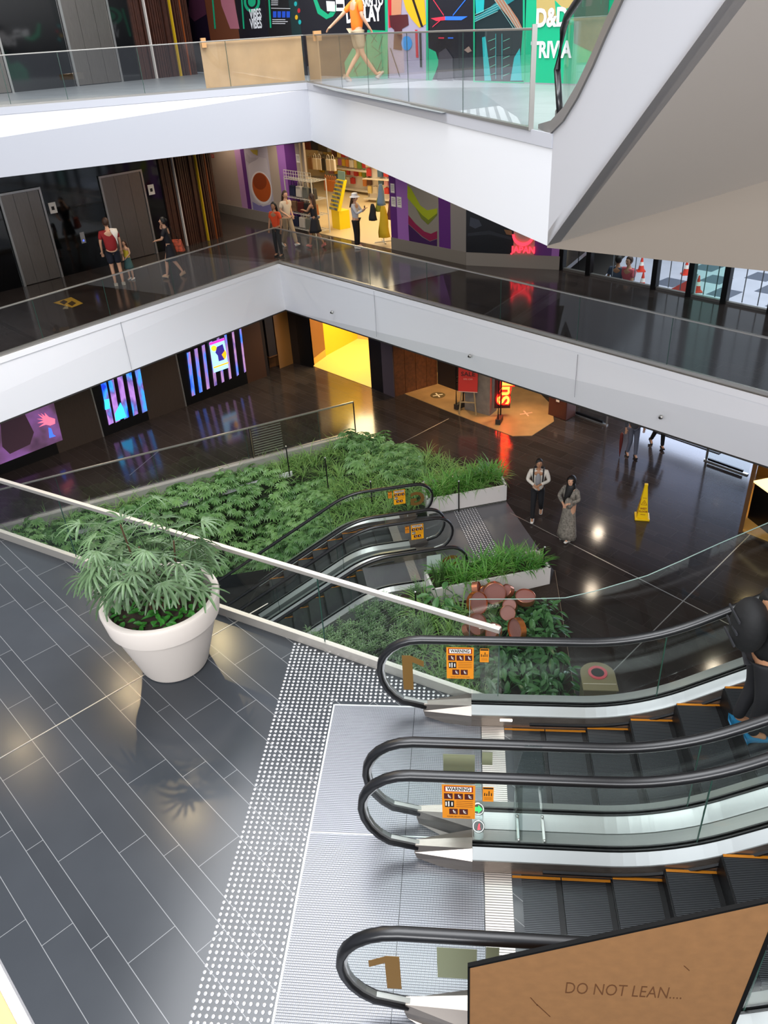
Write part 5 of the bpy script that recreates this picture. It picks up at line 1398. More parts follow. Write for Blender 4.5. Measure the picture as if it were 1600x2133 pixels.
struct(wallseg('wall_back', v2(a), v2(a + az(-43) * 2.0), ZG, ZG + H_G, mat('shop_dark', '2a1c12', 0.7), 0.1))
gpoly([(968, 853), (1020, 867), (1035, 855), (985, 840)], ZG, ZG + H_G, M_CONC, 'wall_right')
# security gates
def gate(px, py, rz, label):
    p = un(px, py, ZG); e = empty('security_gate', (p.x, p.y, ZG + 0.012), math.radians(rz))
    q = MB(); q.box((0, 0, 0.09), (0.42, 0.16, 0.18)); q.build('foot', mat('gate_foot', '2a2522', 0.5), e, bevel=0.01)
    q = MB(); q.tube([(-0.17, 0, 0.18), (-0.17, 0, 1.5), (-0.1, 0, 1.58), (0.1, 0, 1.58), (0.17, 0, 1.5), (0.17, 0, 0.18)], 0.025, 8); q.bar((-0.17, 0, 1.1), (0.17, 0, 1.1), 0.03, 0.03); q.bar((-0.17, 0, 0.95), (0.17, 0, 0.95), 0.03, 0.03); q.build('frame', M_BLACK, e)
    tag(e, label, 'security gate')
gate(860, 812, 47, 'dark security gate by the timber wall of the ground floor shop')
gate(958, 850, 47, 'dark security gate behind the red sale sign')
gate(1040, 880, 75, 'dark security gate below the red neon letters')
# floor marks
def floormark(px, py, kind, label):
    p = un(px, py, ZG); e = empty('floor_mark', (p.x, p.y, ZG + 0.0135)); q = MB()
    M_ = mat('mark_white', 'e8dcc0', 0.5)
    n_ = 24
    if kind == 'plus':
        q.lathe([(0.26, 0), (0.26, 0.002)], n=n_); q.build('disc', mat('mark_dark', '5a4a2c', 0.5), e); q = MB()
        q.box((0, 0, 0.003), (0.36, 0.05, 0.002), 0.4); q.box((0, 0, 0.003), (0.05, 0.36, 0.002), 0.4); q.build('cross', M_, e)
    else:
        q.box((0, 0, 0.002), (0.42, 0.05, 0.002), 0.3); q.box((0, 0, 0.002), (0.05, 0.42, 0.002), 0.3); q.build('cross', mat('mark_pink', 'e0a890', 0.5), e)
    tag(e, label, 'floor marking')
floormark(912, 824, 'plus', 'round floor marking with a cross inside the ground floor shop'); floormark(1096, 862, 'x', 'pale cross on the floor right of the red neon letters')
# easel with sale sign
p = un(975, 862, ZG); e = empty('sale_easel', (p.x, p.y, ZG + 0.012), math.radians(-10))
M_EAS = mat('easel_wood', 'a08860', 0.6)
q = MB(); q.bar((-0.28, -0.1, 0), (-0.12, 0.05, 1.5), 0.04, 0.03); q.build('leg', M_EAS, e)
q = MB(); q.bar((0.28, -0.1, 0), (0.12, 0.05, 1.5), 0.04, 0.03); q.build('leg', M_EAS, e)
q = MB(); q.bar((0, 0.45, 0), (0, 0.08, 1.45), 0.04, 0.03); q.build('leg', M_EAS, e)
q = MB(); q.bar((-0.26, -0.06, 0.42), (0.26, -0.06, 0.42), 0.04, 0.03); q.build('rail', M_EAS, e)
q = MB(); q.slab([(-0.31, -0.03, 0.78), (0.31, -0.03, 0.78), (0.31, 0.05, 1.68), (-0.31, 0.05, 1.68)], (0, -0.02, 0)); bdp = q.build('sign_board', mat('sale_red', 'b8281c', 0.5), e)
text('SALE', 0.19, mat('sale_ink', '4a100c', 0.5), 'lettering', e, (0, -0.012, 1.36), (1, 0, 0), (0, 0.08, 1), bold=0.004, depth=0.002, sx=1.15)
text('50% OFF', 0.07, mat('sale_pale', 'd89888', 0.5), 'lettering', e, (0, -0.03, 1.2), (1, 0, 0), (0, 0.08, 1), depth=0.002, sx=1.15)
q = MB(); q.bar((-0.31, -0.055, 0.78), (0.31, -0.055, 0.78), 0.02, 0.02); q.build('board_edge', mat('sale_edge', 'c8a898', 0.5), e)
tag(e, 'red sale sign on a wooden easel in front of the concrete pillar', 'easel')
# vertical red neon lettering
p = un(1046, 868, ZG); e = empty('neon_lettering', (p.x, p.y, ZG))
q = MB(); q.box((0.0, 0.14, 1.75), (0.5, 0.06, 3.0)); q.build('backing', mat('neon_back', '2a0c08', 0.5), e)
M_NR = mat('neon_core', 'ffb050', 0.4, emit=3.5, ecol='ff7a30'); M_NR2 = mat('neon_halo', 'ff1a10', 0.4, emit=9, ecol='ff0c06')
text('Supre', 0.52, M_NR2, 'letters', e, (0.05, 0.06, 0.42), (0, 0, 1), (-1, 0, 0), bold=0.045, depth=0.02, sx=1.25, align='LEFT')
text('Supre', 0.52, M_NR, 'letter_cores', e, (0.05, 0.03, 0.42), (0, 0, 1), (-1, 0, 0), bold=0.012, depth=0.02, sx=1.25, align='LEFT')
tag(e, 'glowing red neon lettering standing upright beside the concrete pillar', 'neon sign')
spot('shop_spot', tuple(un(905, 825, ZG) + Vector((0.2, 0.8, 3.2))), tuple(un(905, 828, ZG)), 260, (1.0, 0.62, 0.25), 1.5)
spot('shop_spot', tuple(un(1090, 895, ZG) + Vector((0.2, 1.0, 3.2))), tuple(un(1088, 893, ZG)), 260, (1.0, 0.62, 0.25), 1.3)
spot('shop_spot', tuple(un(965, 855, ZG) + Vector((-0.2, -0.4, 3.1))), tuple(un(985, 858, ZG)), 60, (1.0, 0.7, 0.4), 1.2)
# back bin / stool right of that shop
p = un(1170, 865, ZG); e = empty('display_box', (p.x, p.y, ZG), math.radians(-43)); q = MB(); q.box((0, 0, 0.42), (0.7, 0.5, 0.84)); q.build('body', mat('box_rust', '4a241a', 0.5), e, bevel=0.02)
q = MB(); q.box((0, -0.255, 0.6), (0.12, 0.01, 0.1)); q.build('label_plate', M_LABW, e); tag(e, 'dark rust coloured box at the right end of the ground floor shop', 'box')
struct(wallseg('wall_back', v2(un(1085, 785, ZG)), v2(un(1205, 845, ZG)), ZG, ZG + H_G, mat('shop_dark2', '1c1412', 0.6), 0.1))
# glazed entrance
D0 = un(1195, 862, ZG); D1 = un(1558, 990, ZG); dd = (D1 - D0).normalized(); dL = (D1 - D0).length; dn = Vector((-dd.y, dd.x, 0))
for i, (a, b) in enumerate(((0, 0.22), (0.78, 1.0))):
    A = D0 + dd * dL * a; B = D0 + dd * dL * b; e = empty('door_%d' % (i + 1), A)
    q = MB(); q.slab([Vector((0, 0, 0.04)), B - A + Vector((0, 0, 0.04)), B - A + Vector((0, 0, H_G)), Vector((0, 0, H_G))], dn * 0.014); q.build('pane', M_GLASS, e)
    q = MB(); q.bar(Vector((0, 0, 0.02)), B - A + Vector((0, 0, 0.02)), 0.08, 0.04); q.build('floor_track', M_STEELL, e)
    q = MB(); q.bar((B - A) * 0.1 + Vector((0, 0, 0.10)) - dn * 0.05, (B - A) * 0.9 + Vector((0, 0, 0.10)) - dn * 0.05, 0.05, 0.07); q.build('bottom_rail', mat('rail_black', '16161a', 0.3, 0.5), e)
    q = MB(); xq = (B - A) * (0.98 if i == 0 else 0.04); q.bar(xq + Vector((0, 0, 0)), xq + Vector((0, 0, H_G)), 0.05, 0.05, up=(1, 0, 0)); q.build('stile', M_STEELL, e)
    e['kind'] = 'structure'
c = (D0 + D1) / 2
area('daylight_entrance', tuple(c + dn * 5.5 + Vector((0, 0, 1.7))), tuple(c + Vector((0, 0, 1.0))), 8, 3.0, 620, (0.66, 0.76, 1.0))
q = MB(); q.bar(D0 + dd * dL * 0.45 + dn * 0.7 + Vector((0, 0, 0.01)), D0 + dd * dL * 0.8 + dn * 0.7 + Vector((0, 0, 0.01)), 0.25, 0.02); struct(q.build('trim_18', mat('mat_dark', '2c2c30', 0.6)))
# kiosk at the right
RW0 = un(1566, 990, ZG); RW1 = un(1538, 1108, ZG)
q = MB(); q.prism([v2(RW0), v2(RW1), v2(un(1546, 1110, ZG)), v2(un(1574, 990, ZG))], ZG, ZG + H_G); struct(q.build('wall_right', mat('wall_bronze', '6a4a2c', 0.4, 0.4)))
q = MB(); q.prism([v2(un(1541, 1105, ZG)), v2(un(1600, 1128, ZG)), v2(un(1680, 1160, ZG)), v2(un(1700, 1000, ZG)), v2(un(1574, 990, ZG))], ZG, ZG + 0.05); struct(q.build('floor', mat('kiosk_floor', 'c89a50', 0.4)))
p = un(1600, 1108, ZG); e = empty('display_counter', (p.x + 0.25, p.y + 0.3, ZG + 0.05), math.radians(20))
q = MB(); q.box((0, 0, 0.5), (0.9, 0.9, 1.0)); q.build('body', M_BLACK, e, bevel=0.01)
q = MB(); q.box((0, 0, 1.02), (0.96, 0.96, 0.04)); q.build('lit_top', mat('counter_top', 'ffe8b0', 0.4, emit=1.0), e)
q = MB(); q.lathe([(0.06, 1.04), (0.06, 1.09)], (-0.25, -0.1, 0), n=16); q.box((0.0, -0.3, 1.06), (0.3, 0.12, 0.03)); q.build('watch_stand', mat('gold_metal', 'c8a040', 0.3, 0.8), e)
tag(e, 'black display counter with a lit cream top at the right edge of the ground floor', 'counter')
struct(wallseg('wall_right', v2(un(1574, 995, ZG)), v2(un(1574, 995, ZG) + az(-20) * 6), ZG, ZG + H_G, mat('kiosk_wall', 'b07828', 0.45), 0.1))
spot('kiosk_spot', tuple(un(1610, 1080, ZG) + Vector((0, 0.3, 3.2))), tuple(un(1600, 1100, ZG)), 200, (1.0, 0.72, 0.35), 1.5)
# ------------------------------------------------------------------ planting
def leaf_mat(name, c1, c2, rough=0.42, trans=0.25):
    M = bpy.data.materials.new(name); M.use_nodes = True; q = NT(M); nt = M.node_tree; b = nt.nodes['Principled BSDF']
    oi = q.n('ShaderNodeObjectInfo'); t = q.n('ShaderNodeTexCoord')
    ns = q.n('ShaderNodeTexNoise'); ns.inputs['Scale'].default_value = 5.0; q.set(ns.inputs['Vector'], t.outputs['Object'])
    f = q.m('ADD', q.m('MULTIPLY', oi.outputs['Random'], 0.45), q.m('MULTIPLY', ns.outputs[0], 0.7))
    f = q.m('SUBTRACT', f, 0.1)
    col = q.mix(f, lin(c1), lin(c2))
    q.set(b.inputs['Base Color'], col); b.inputs['Roughness'].default_value = rough
    tr = q.n('ShaderNodeBsdfTranslucent'); q.set(tr.inputs[0], col)
    mx = q.n('ShaderNodeMixShader'); mx.inputs[0].default_value = trans
    nt.links.new(b.outputs[0], mx.inputs[1]); nt.links.new(tr.outputs[0], mx.inputs[2])
    nt.links.new(mx.outputs[0], nt.nodes['Material Output'].inputs[0])
    return M
LM_PH = leaf_mat('leaf_split', '3c6e38', '98c078'); LM_LI = leaf_mat('leaf_strap', '4a7c36', '9cc46c'); LM_CO = leaf_mat('leaf_cord', '34742a', '7ab84c')
LM_FE = leaf_mat('leaf_fern', '4a7444', '98b882'); LM_PL = leaf_mat('leaf_broad', '2a5c30', '689a5c', 0.3); LM_PA = leaf_mat('leaf_palm', '2c4628', '7a986a', 0.4)
LM_PO = leaf_mat('leaf_vine', '1e5420', '4c9a38', 0.3); LM_SA = leaf_mat('leaf_stiff', '2c4a28', '5a7a3c', 0.4)
def blade(q, base, az_, pitch, L, w, droop=1.2, n=5, fold=0.25):
    """arching strap leaf"""
    p = Vector(base); a = az_; el = pitch; seg = L / n
    side = Vector((-math.sin(a), math.cos(a), 0)); prev = None
    for i in range(n + 1):
        t = i / n; ww = w * (0.55 + 0.9 * t - 1.42 * t * t) if t < 0.999 else w * 0.04
        ww = max(ww, w * 0.05)
        d = Vector((math.cos(a) * math.cos(el), math.sin(a) * math.cos(el), math.sin(el)))
        up = side.cross(d)
        r = [q.b.verts.new(p - side * ww / 2 - up * (-fold * ww / 2)), q.b.verts.new(p), q.b.verts.new(p + side * ww / 2 + up * fold * ww / 2)]
        if prev:
            q.b.faces.new([prev[0], prev[1], r[1], r[0]]); q.b.faces.new([prev[1], prev[2], r[2], r[1]])
        prev = r; p = p + d * seg; el -= droop * seg / L * 1.0
def lobed(q, c, a, tilt, R, lobes=9):
    """deeply cut leaf: narrow fingers round a small centre"""
    M = Matrix.Rotation(a, 3, 'Z') @ Matrix.Rotation(tilt, 3, 'Y')
    c = Vector(c)
    for k in range(lobes):
        t = -1.9 + 3.8 * k / (lobes - 1); L = R * (1.0 - 0.35 * abs(t) / 1.9)
        d = Vector((math.cos(t), math.sin(t), 0)); s = Vector((-d.y, d.x, 0)); w = R * 0.15
        pts = [Vector((0, 0, 0)), d * L * 0.5 - s * w + Vector((0, 0, .02 * R)), d * L + Vector((0, 0, -0.18 * R)), d * L * 0.5 + s * w + Vector((0, 0, .02 * R))]
        q.face([c + M @ p for p in pts])
def clump_split(seed):
    random.seed(seed); q = MB()
    for i in range(13):
        a = random.uniform(0, 2 * PI); r = random.uniform(0.03, 0.24); h = random.uniform(0.20, 0.44) - r * 0.35
        c = (r * math.cos(a), r * math.sin(a), h)
        q.bar((0, 0, 0), c, 0.008, 0.008)
        lobed(q, c, a, random.uniform(0.1, 0.6), random.uniform(0.16, 0.25))
    return q
def clump_strap(seed, n=30, L=0.62, w=0.022, pit=(0.7, 1.4), droop=2.0):
    random.seed(seed); q = MB()
    for i in range(n):
        a = random.uniform(0, 2 * PI); r = random.uniform(0, 0.06)
        blade(q, (r * math.cos(a), r * math.sin(a), 0), a + random.uniform(-.4, .4), random.uniform(*pit), L * random.uniform(0.7, 1.15), w * random.uniform(.8, 1.3), random.uniform(droop * .6, droop * 1.2), 6)
    return q
def clump_fern(seed):
    random.seed(seed); q = MB()
    for i in range(13):
        a = random.uniform(0, 2 * PI); r = random.uniform(0.02, 0.22); h = random.uniform(0.22, 0.5)
        top = Vector((r * math.cos(a), r * math.sin(a), h)); q.bar((r * .3 * math.cos(a), r * .3 * math.sin(a), 0), top, 0.006, 0.006)
        for k in range(12):
            t = 2 * PI * k / 12 * 2.4 + i; z_ = h - 0.13 * k / 12; b_ = Vector((top.x, top.y, z_))
            d = Vector((math.cos(t), math.sin(t), random.uniform(0.1, 0.6))).normalized(); s = Vector((-d.y, d.x, 0)).normalized() * 0.009; L = random.uniform(0.07, 0.11)
            q.face([b_, b_ + d * L * .5 - s, b_ + d * L, b_ + d * L * .5 + s])
    return q
def broad(q, c, a, tilt, L, w, fold=0.15):
    M = Matrix.Rotation(a, 3, 'Z') @ Matrix.Rotation(tilt, 3, 'Y'); c = Vector(c)
    X = [(0, 0), (0.2, .36), (0.45, .5), (0.72, .34), (1.0, 0)]
    mid = [c + M @ Vector((x * L, 0, -0.22 * L * x * x)) for x, _ in X]
    for sd in (1, -1):
        ed = [c + M @ Vector((x * L, sd * y * w, fold * y * w * 2 - 0.22 * L * x * x)) for x, y in X]
        for i in range(4):
            pts = [mid[i], mid[i + 1], ed[i + 1], ed[i]]
            if i == 0: pts = [mid[0], mid[1], ed[1]]
            if i == 3: pts = [mid[3], mid[4], ed[3]]
            q.face(pts)
def clump_broad(seed, n=16, L=0.22, w=0.09, H=0.42):
    random.seed(seed); q = MB()
    for i in range(n):
        a = random.uniform(0, 2 * PI); r = random.uniform(0.02, 0.2); h = random.uniform(0.15, H)
        c = (r * math.cos(a), r * math.sin(a), h); q.bar((0, 0, 0), c, 0.007, 0.007)
        broad(q, c, a, random.uniform(-.2, .7), L * random.uniform(.8, 1.2), w)
    return q
PROTO = {}
def proto(kind, v):
    if (kind, v) in PROTO: return PROTO[(kind, v)]
    if kind == 'split': q, m_ = clump_split(v), LM_PH
    elif kind == 'strap': q, m_ = clump_strap(v), LM_LI
    elif kind == 'cord': q, m_ = clump_strap(v, 24, 0.62, 0.045, (0.75, 1.5), 1.5), LM_CO
    elif kind == 'fern': q, m_ = clump_fern(v), LM_FE
    elif kind == 'broad': q, m_ = clump_broad(v), LM_PL
    elif kind == 'stiff': q, m_ = clump_strap(v, 9, 0.6, 0.05, (1.2, 1.5), 0.15), LM_SA
    bmesh.ops.recalc_face_normals(q.b, faces=q.b.faces)
    me = bpy.data.meshes.new(kind); q.b.to_mesh(me); q.b.free(); me.materials.append(m_)
    PROTO[(kind, v)] = me; return me
INFO = {'split': ('split_leaf_plant', 'low plant with deeply cut glossy leaves on the garden slope beside the G escalators', 'plant', 'split leaf plants on the slope'),
        'strap': ('strap_leaf_plant', 'arching strap leaved plant along the edge of the ground floor garden', 'plant', 'strap leaved plants'),
        'cord': ('broad_strap_plant', 'upright bright green strap plant in the white ground floor planter boxes', 'plant', 'bright strap plants in the planters'),
        'fern': ('feathery_shrub', 'feathery low shrub in the garden bed between the G escalators and the near railing', 'plant', 'feathery shrubs'),
        'broad': ('broad_leaf_plant', 'dark broad leaved plant in the garden bed behind the near escalator glass', 'plant', 'broad leaved plants'),
        'stiff': ('stiff_leaf_plant', 'stiff upright pointed leaf plant at the left end of the front planter box', 'plant', 'stiff upright plants')}
def plant(kind, p, sc=1.0):
    nm, lab, cat, grp = INFO[kind]
    o = bpy.data.objects.new(nm, proto(kind, random.randrange(3))); COL.objects.link(o)
    o.location = p; o.rotation_euler = (random.uniform(-.1, .1), random.uniform(-.1, .1), random.uniform(0, 6.28)); o.scale = (sc, sc, sc * random.uniform(.9, 1.1))
    return tag(o, lab, cat, grp)
SM = tan28 = math.tan(math.radians(27))
o1v = Vector((o1.x, o1.y, 0)); o2v = Vector((o2.x, o2.y, 0))
def sl(p): v = Vector((p[0], p[1], 0)) - o1v; return v.dot(gd), Vector((p[0], p[1], 0)).dot(gn)
def P_(s, l): 
    b = o1v - gn * o1v.dot(gn) + gd * 0; return b + gd * s + gn * l
def bedz(x, y):
    s, l = sl((x, y)); z_ = ZG + 0.06 - max(0.0, s - 0.3) * SM
    if l < L1:
        dc = abs((Vector((x, y, 0)) - Vector((CA.x, CA.y, 0))).dot(Vector((-CD.y, CD.x, 0))))
        z_ = max(z_, ZG - 0.22 - max(0, dc - 1.0) * 1.1)
    return z_
la, lb_ = L1 - 0.80, L2 + 0.80
M_SOIL = mat('soil', '2e2219', 0.95, bump=0.5, bscale=60, var=0.3, vscale=20)
M_SOILG = mat('soil_green', '1f2a16', 0.95, bump=0.5, bscale=60, var=0.3, vscale=20)
sCA, lCA = sl(CA)
def curb_at(s): # point of the curb line at slope coordinate s
    t = (s - sCA) / CD.dot(gd); return CA + CD * t
q = MB(); rows = []
for i in range(50):
    s = 0.3 + 14.7 * i / 49; a = P_(s, la); b = curb_at(s); row = []
    for j in range(21):
        p = a + (b - a) * (j / 20); row.append(q.b.verts.new((p.x, p.y, bedz(p.x, p.y))))
    rows.append(row)
for i in range(49):
    for j in range(20): q.b.faces.new([rows[i][j], rows[i][j + 1], rows[i + 1][j + 1], rows[i + 1][j]])
struct(q.build('floor', M_SOILG))
q = MB(); q.prism([v2(P_(0.3, la)), v2(curb_at(0.3)), v2(CA), v2(P1c), v2(P1b), v2(P1a), v2(P_(-0.3, la))], ZG - 0.3, ZG + 0.05); struct(q.build('floor', M_SOILG))
q = MB(); q.prism([v2(P_(0.3, lb_)), v2(P_(15, lb_)), v2(P_(15, lb_ + 9)), v2(P_(0.3, lb_ + 9))], lambda x, y: bedz(x, y) - 0.3, bedz); struct(q.build('floor', M_SOILG))
q = MB(); q.prism([v2(P_(0.3, lb_)), v2(P_(0.3, lb_ + 9)), v2(GE3), v2(GE1), v2(P2b), v2(P2a), v2(P_(-0.3, lb_))], ZG - 0.3, ZG + 0.05); struct(q.build('floor', M_SOIL))
q = MB(); n_c = Vector((-CD.y, CD.x, 0)); cc = CA + CD * 2.5 - n_c * 0.98
if (o1v - CA).dot(n_c) > 0: cc = CA + CD * 2.5 + n_c * 0.98
q.bar(Vector((cc.x, cc.y, ZG - 0.2)), Vector((cc.x, cc.y, ZG - 0.2)) + CD * 9, 0.07, 0.14); struct(q.build('trim_22', M_WHITE2))
# wall under the curb
q = MB(); q.slab([CA + Vector((0, 0, -0.25)), CB + Vector((0, 0, -0.25)), CB + Vector((0, 0, -9)), CA + Vector((0, 0, -9))], Vector((-CD.y, CD.x, 0)) * 0.2); struct(q.build('wall_left', mat('void_wall', '55595a', 0.6)))
# escalator trench floor
q = MB(); q.prism([v2(P_(-0.3, la)), v2(P_(16, la)), v2(P_(16, lb_)), v2(P_(-0.3, lb_))], lambda x, y: bedz(x, y) - 1.3, lambda x, y: bedz(x, y) - 1.0); struct(q.build('floor', M_BLACK))
# landing plate at ground
q = MB(); q.prism([v2(P_(-0.0, la)), v2(P1a), v2(P1b), v2(GE1), v2(P2b), v2(P2a), v2(P_(0.95, lb_)), v2(P_(0.93, (la + lb_) / 2)), v2(P_(0, (la + lb_) / 2))], ZG - 0.2, ZG + 0.001); struct(q.build('floor', mat('ground_landing', '6a6a6e', 0.35, 0.4)))
# G level studs: light strip with round studs
TA, TB, TC, TD = [un(*p, ZG) for p in [(942, 1062), (990, 1053), (1062, 1185), (1003, 1190)]]
e = empty('tactile_paving', TA); q = MB(); q.prism([v2(p - TA) for p in (TA, TB, TC, TD)], 0.001, 0.004); q.build('base_plate', mat('stud_base', '4c4c50', 0.5), e)
q = MB(); w = (TB - TA); L_ = (TD - TA); nw, nl = 9, 36
for i in range(nw):
    for j in range(nl):
        p = w * ((i + .5) / nw) + L_ * ((j + .5) / nl); q.lathe([(0.022, 0.004), (0.014, 0.009)], (p.x, p.y, 0), n=8)
ob = q.build('studs', M_STUD, e); ob['kind'] = 'stuff'
tag(e, 'strip of metal warning studs on the ground floor before the G escalators', 'tactile paving')
# planter boxes
M_PLW = mat('planter_white', 'dcd8d4', 0.5)
def planter(nm, pts, h, label, t=0.05, soil=M_SOIL):
    e = empty(nm, (pts[0].x, pts[0].y, ZG)); c = sum(pts, Vector()) / len(pts)
    L = [Vector((p.x - pts[0].x, p.y - pts[0].y, 0)) for p in pts]; n = len(L)
    for i in range(n):
        a, b = L[i], L[(i + 1) % n]; d = (b - a).normalized(); nn = Vector((-d.y, d.x, 0))
        if nn.dot(Vector((c.x - pts[0].x, c.y - pts[0].y, 0)) - a) < 0: nn = -nn
        q = MB(); q.slab([a + Vector((0, 0, 0.0)), b, b + Vector((0, 0, h)), a + Vector((0, 0, h))], nn * t); q.build('side_panel', M_PLW, e)
    q = MB(); q.prism([v2(p + (Vector((c.x - pts[0].x, c.y - pts[0].y, 0)) - p) * 0.04) for p in L], 0.01, h - 0.08); q.build('soil', soil, e)
    return tag(e, label, 'planter')
hh1 = 0.5
back = (P1c - P1b).normalized()
P1w = P1b + Vector((-0.18, 0.95, 0)); P1v = P1a + Vector((-0.18, 0.95, 0))
planter('planter_box', [P1a, P1b, P1w, P1v], hh1, 'white planter box behind the G escalators, the rear one')
P2l = un(912, 1262, ZG); 
P2c = P2b + Vector((-0.22, 0.72, 0)); P2d = P2a + Vector((-1.45, -0.40, 0)); P2e = P2d + Vector((-0.22, 0.72, 0))
planter('planter_box', [P2a + (P2b - P2a) * 0.0 + (P2d - P2a) * 1.0, P2b, P2c, P2e], hh1, 'white planter box beside the front G escalator, nearer the camera')
# white ledge and edging of the bed
strip('trim_19', v2(GE1), v2(GE3), ZG, 0.03, 0.03, mat('edging', 'a8947c', 0.5, 0.3))
random.seed(21)
def inside(p, poly):
    x, y = p; c = False; n = len(poly); j = n - 1
    for i in range(n):
        xi, yi = poly[i]; xj, yj = poly[j]
        if ((yi > y) != (yj > y)) and (x < (xj - xi) * (y - yi) / (yj - yi) + xi): c = not c
        j = i
    return c
def proj(p):
    d = Vector(p) - CAM; w_ = d.dot(CF)
    return 800 + FPX * d.dot(CR) / w_, 1066.5 - FPX * d.dot(CU) / w_
def scatter(poly, spacing, fn, cap=400):
    xs_ = [p[0] for p in poly]; ys_ = [p[1] for p in poly]; y = min(ys_); k = 0; out = 0
    while y < max(ys_):
        x = min(xs_) + (spacing / 2 if k % 2 else 0)
        while x < max(xs_):
            px = x + random.uniform(-.35, .35) * spacing; py = y + random.uniform(-.35, .35) * spacing
            if inside((px, py), poly):
                u, v_ = proj((px, py, bedz(px, py)))
                if -60 < u < 1300 and 850 < v_ < 1560: fn(px, py, u, v_); out += 1
            x += spacing
        y += spacing * 0.87; k += 1
    return out
left = [v2(P_(-0.2, la - 0.12)), v2(P_(9.5, la - 0.12)), v2(curb_at(10.5)), v2(CA - Vector((0, 0.25, 0))), v2(P1c - Vector((0.15, 0.1, 0))), v2(P1b + Vector((-0.15, 0.3, 0))), v2(P1a + Vector((0, 0.3, 0)))]
box1 = [v2(P1a + Vector((0.05, 0.08, 0))), v2(P1b + Vector((-0.08, 0.08, 0))), v2(P1w + Vector((-0.08, -0.05, 0))), v2(P1v + Vector((0.05, -0.05, 0)))]
def fl_(x, y, u, v_):
    if inside((x, y), [v2(P1a), v2(P1b), v2(P1w), v2(P1v)]): return
    if u < 20: return
    d = (Vector((x, y, 0)) - Vector((CA.x, CA.y, 0))); n_ = Vector((-CD.y, CD.x, 0)); dc = abs(d.dot(n_))
    strap_ = (dc < 0.55 and random.random() < 0.8) or (575 < u < 720 and 900 < v_ < 1010) or (720 < u < 800 and 960 < v_ < 1010 and random.random() < .6) or (680 < u < 900 and v_ > 1010) or (u > 880)
    plant('strap' if strap_ else 'split', (x, y, bedz(x, y) - 0.02), random.uniform(.85, 1.15) * (1.0 if strap_ else 1.05))
n1 = scatter(left, 0.355, fl_)
random.seed(5)
for i in range(32):
    a = random.random(); b = random.random(); p = P1a + (P1b - P1a) * (0.03 + 0.94 * (i + .5) / 32) + (P1v - P1a) * (0.12 + .76 * b)
    plant('cord' if i % 3 else 'strap', (p.x, p.y, ZG + hh1 - 0.1), random.uniform(.85, 1.15))
Q0 = P2d
for i in range(30):
    b = random.random(); p = Q0 + (P2b - Q0) * (0.04 + 0.92 * (i + .5) / 30) + (P2e - Q0) * (0.15 + .7 * b)
    plant('stiff' if i < 2 else ('cord' if i % 3 else 'strap'), (p.x, p.y, ZG + hh1 - 0.1), random.uniform(.8, 1.05))
right = [v2(P_(0.0, lb_ + 0.15)), v2(P_(6.5, lb_ + 0.15)), v2(P_(6.5, lb_ + 6)), v2(GE3 + Vector((-0.2, 3, 0))), v2(GE1 + Vector((-0.22, -0.9, 0))), v2(P2a + Vector((0.3, -0.35, 0))), v2(P2d + Vector((0, -0.3, 0)))]
def fr_(x, y, u, v_):
    z_ = bedz(x, y) - 0.02
    if 880 < u < 1040 and v_ < 1300: plant('broad' if random.random() < .4 else 'strap', (x, y, z_), random.uniform(1.25, 1.6))
    elif u > 1010 or (u > 960 and v_ < 1230): plant('broad', (x, y, z_), random.uniform(.85, 1.2))
    elif u > 870: plant('strap', (x, y, z_), random.uniform(.8, 1.1))
    else: plant('fern', (x, y, z_), random.uniform(.9, 1.2))
n2 = scatter(right, 0.36, fr_)
print('PLANTS', n1, n2)
# a few slim steel stakes in the garden
for (px, py, lab) in ((603, 985, 'slim steel stake with a round cap at the left of the garden'), (683, 1010, 'slim steel stake in the middle of the garden slope'), (776, 1062, 'slim steel stake behind the G escalator glass'), (956, 1062, 'slim steel stake by the rear white planter'), (1131, 1205, 'slim steel stake by the front white planter'), (868, 1300, 'slim steel stake among the feathery shrubs')):
    p = un(px, py, ZG + 0.05); e = empty('garden_stake', p); q = MB(); q.tube([(0, 0, -0.1), (0, 0, 0.85)], 0.018, 8); q.build('rod', MATS['dark_steel'], e); q = MB(); q.ball((0, 0, 0.86), 0.025, 2); q.build('cap', M_STEELL, e); tag(e, lab, 'stake')
# red flower
p = un(497, 1208, -6.6)
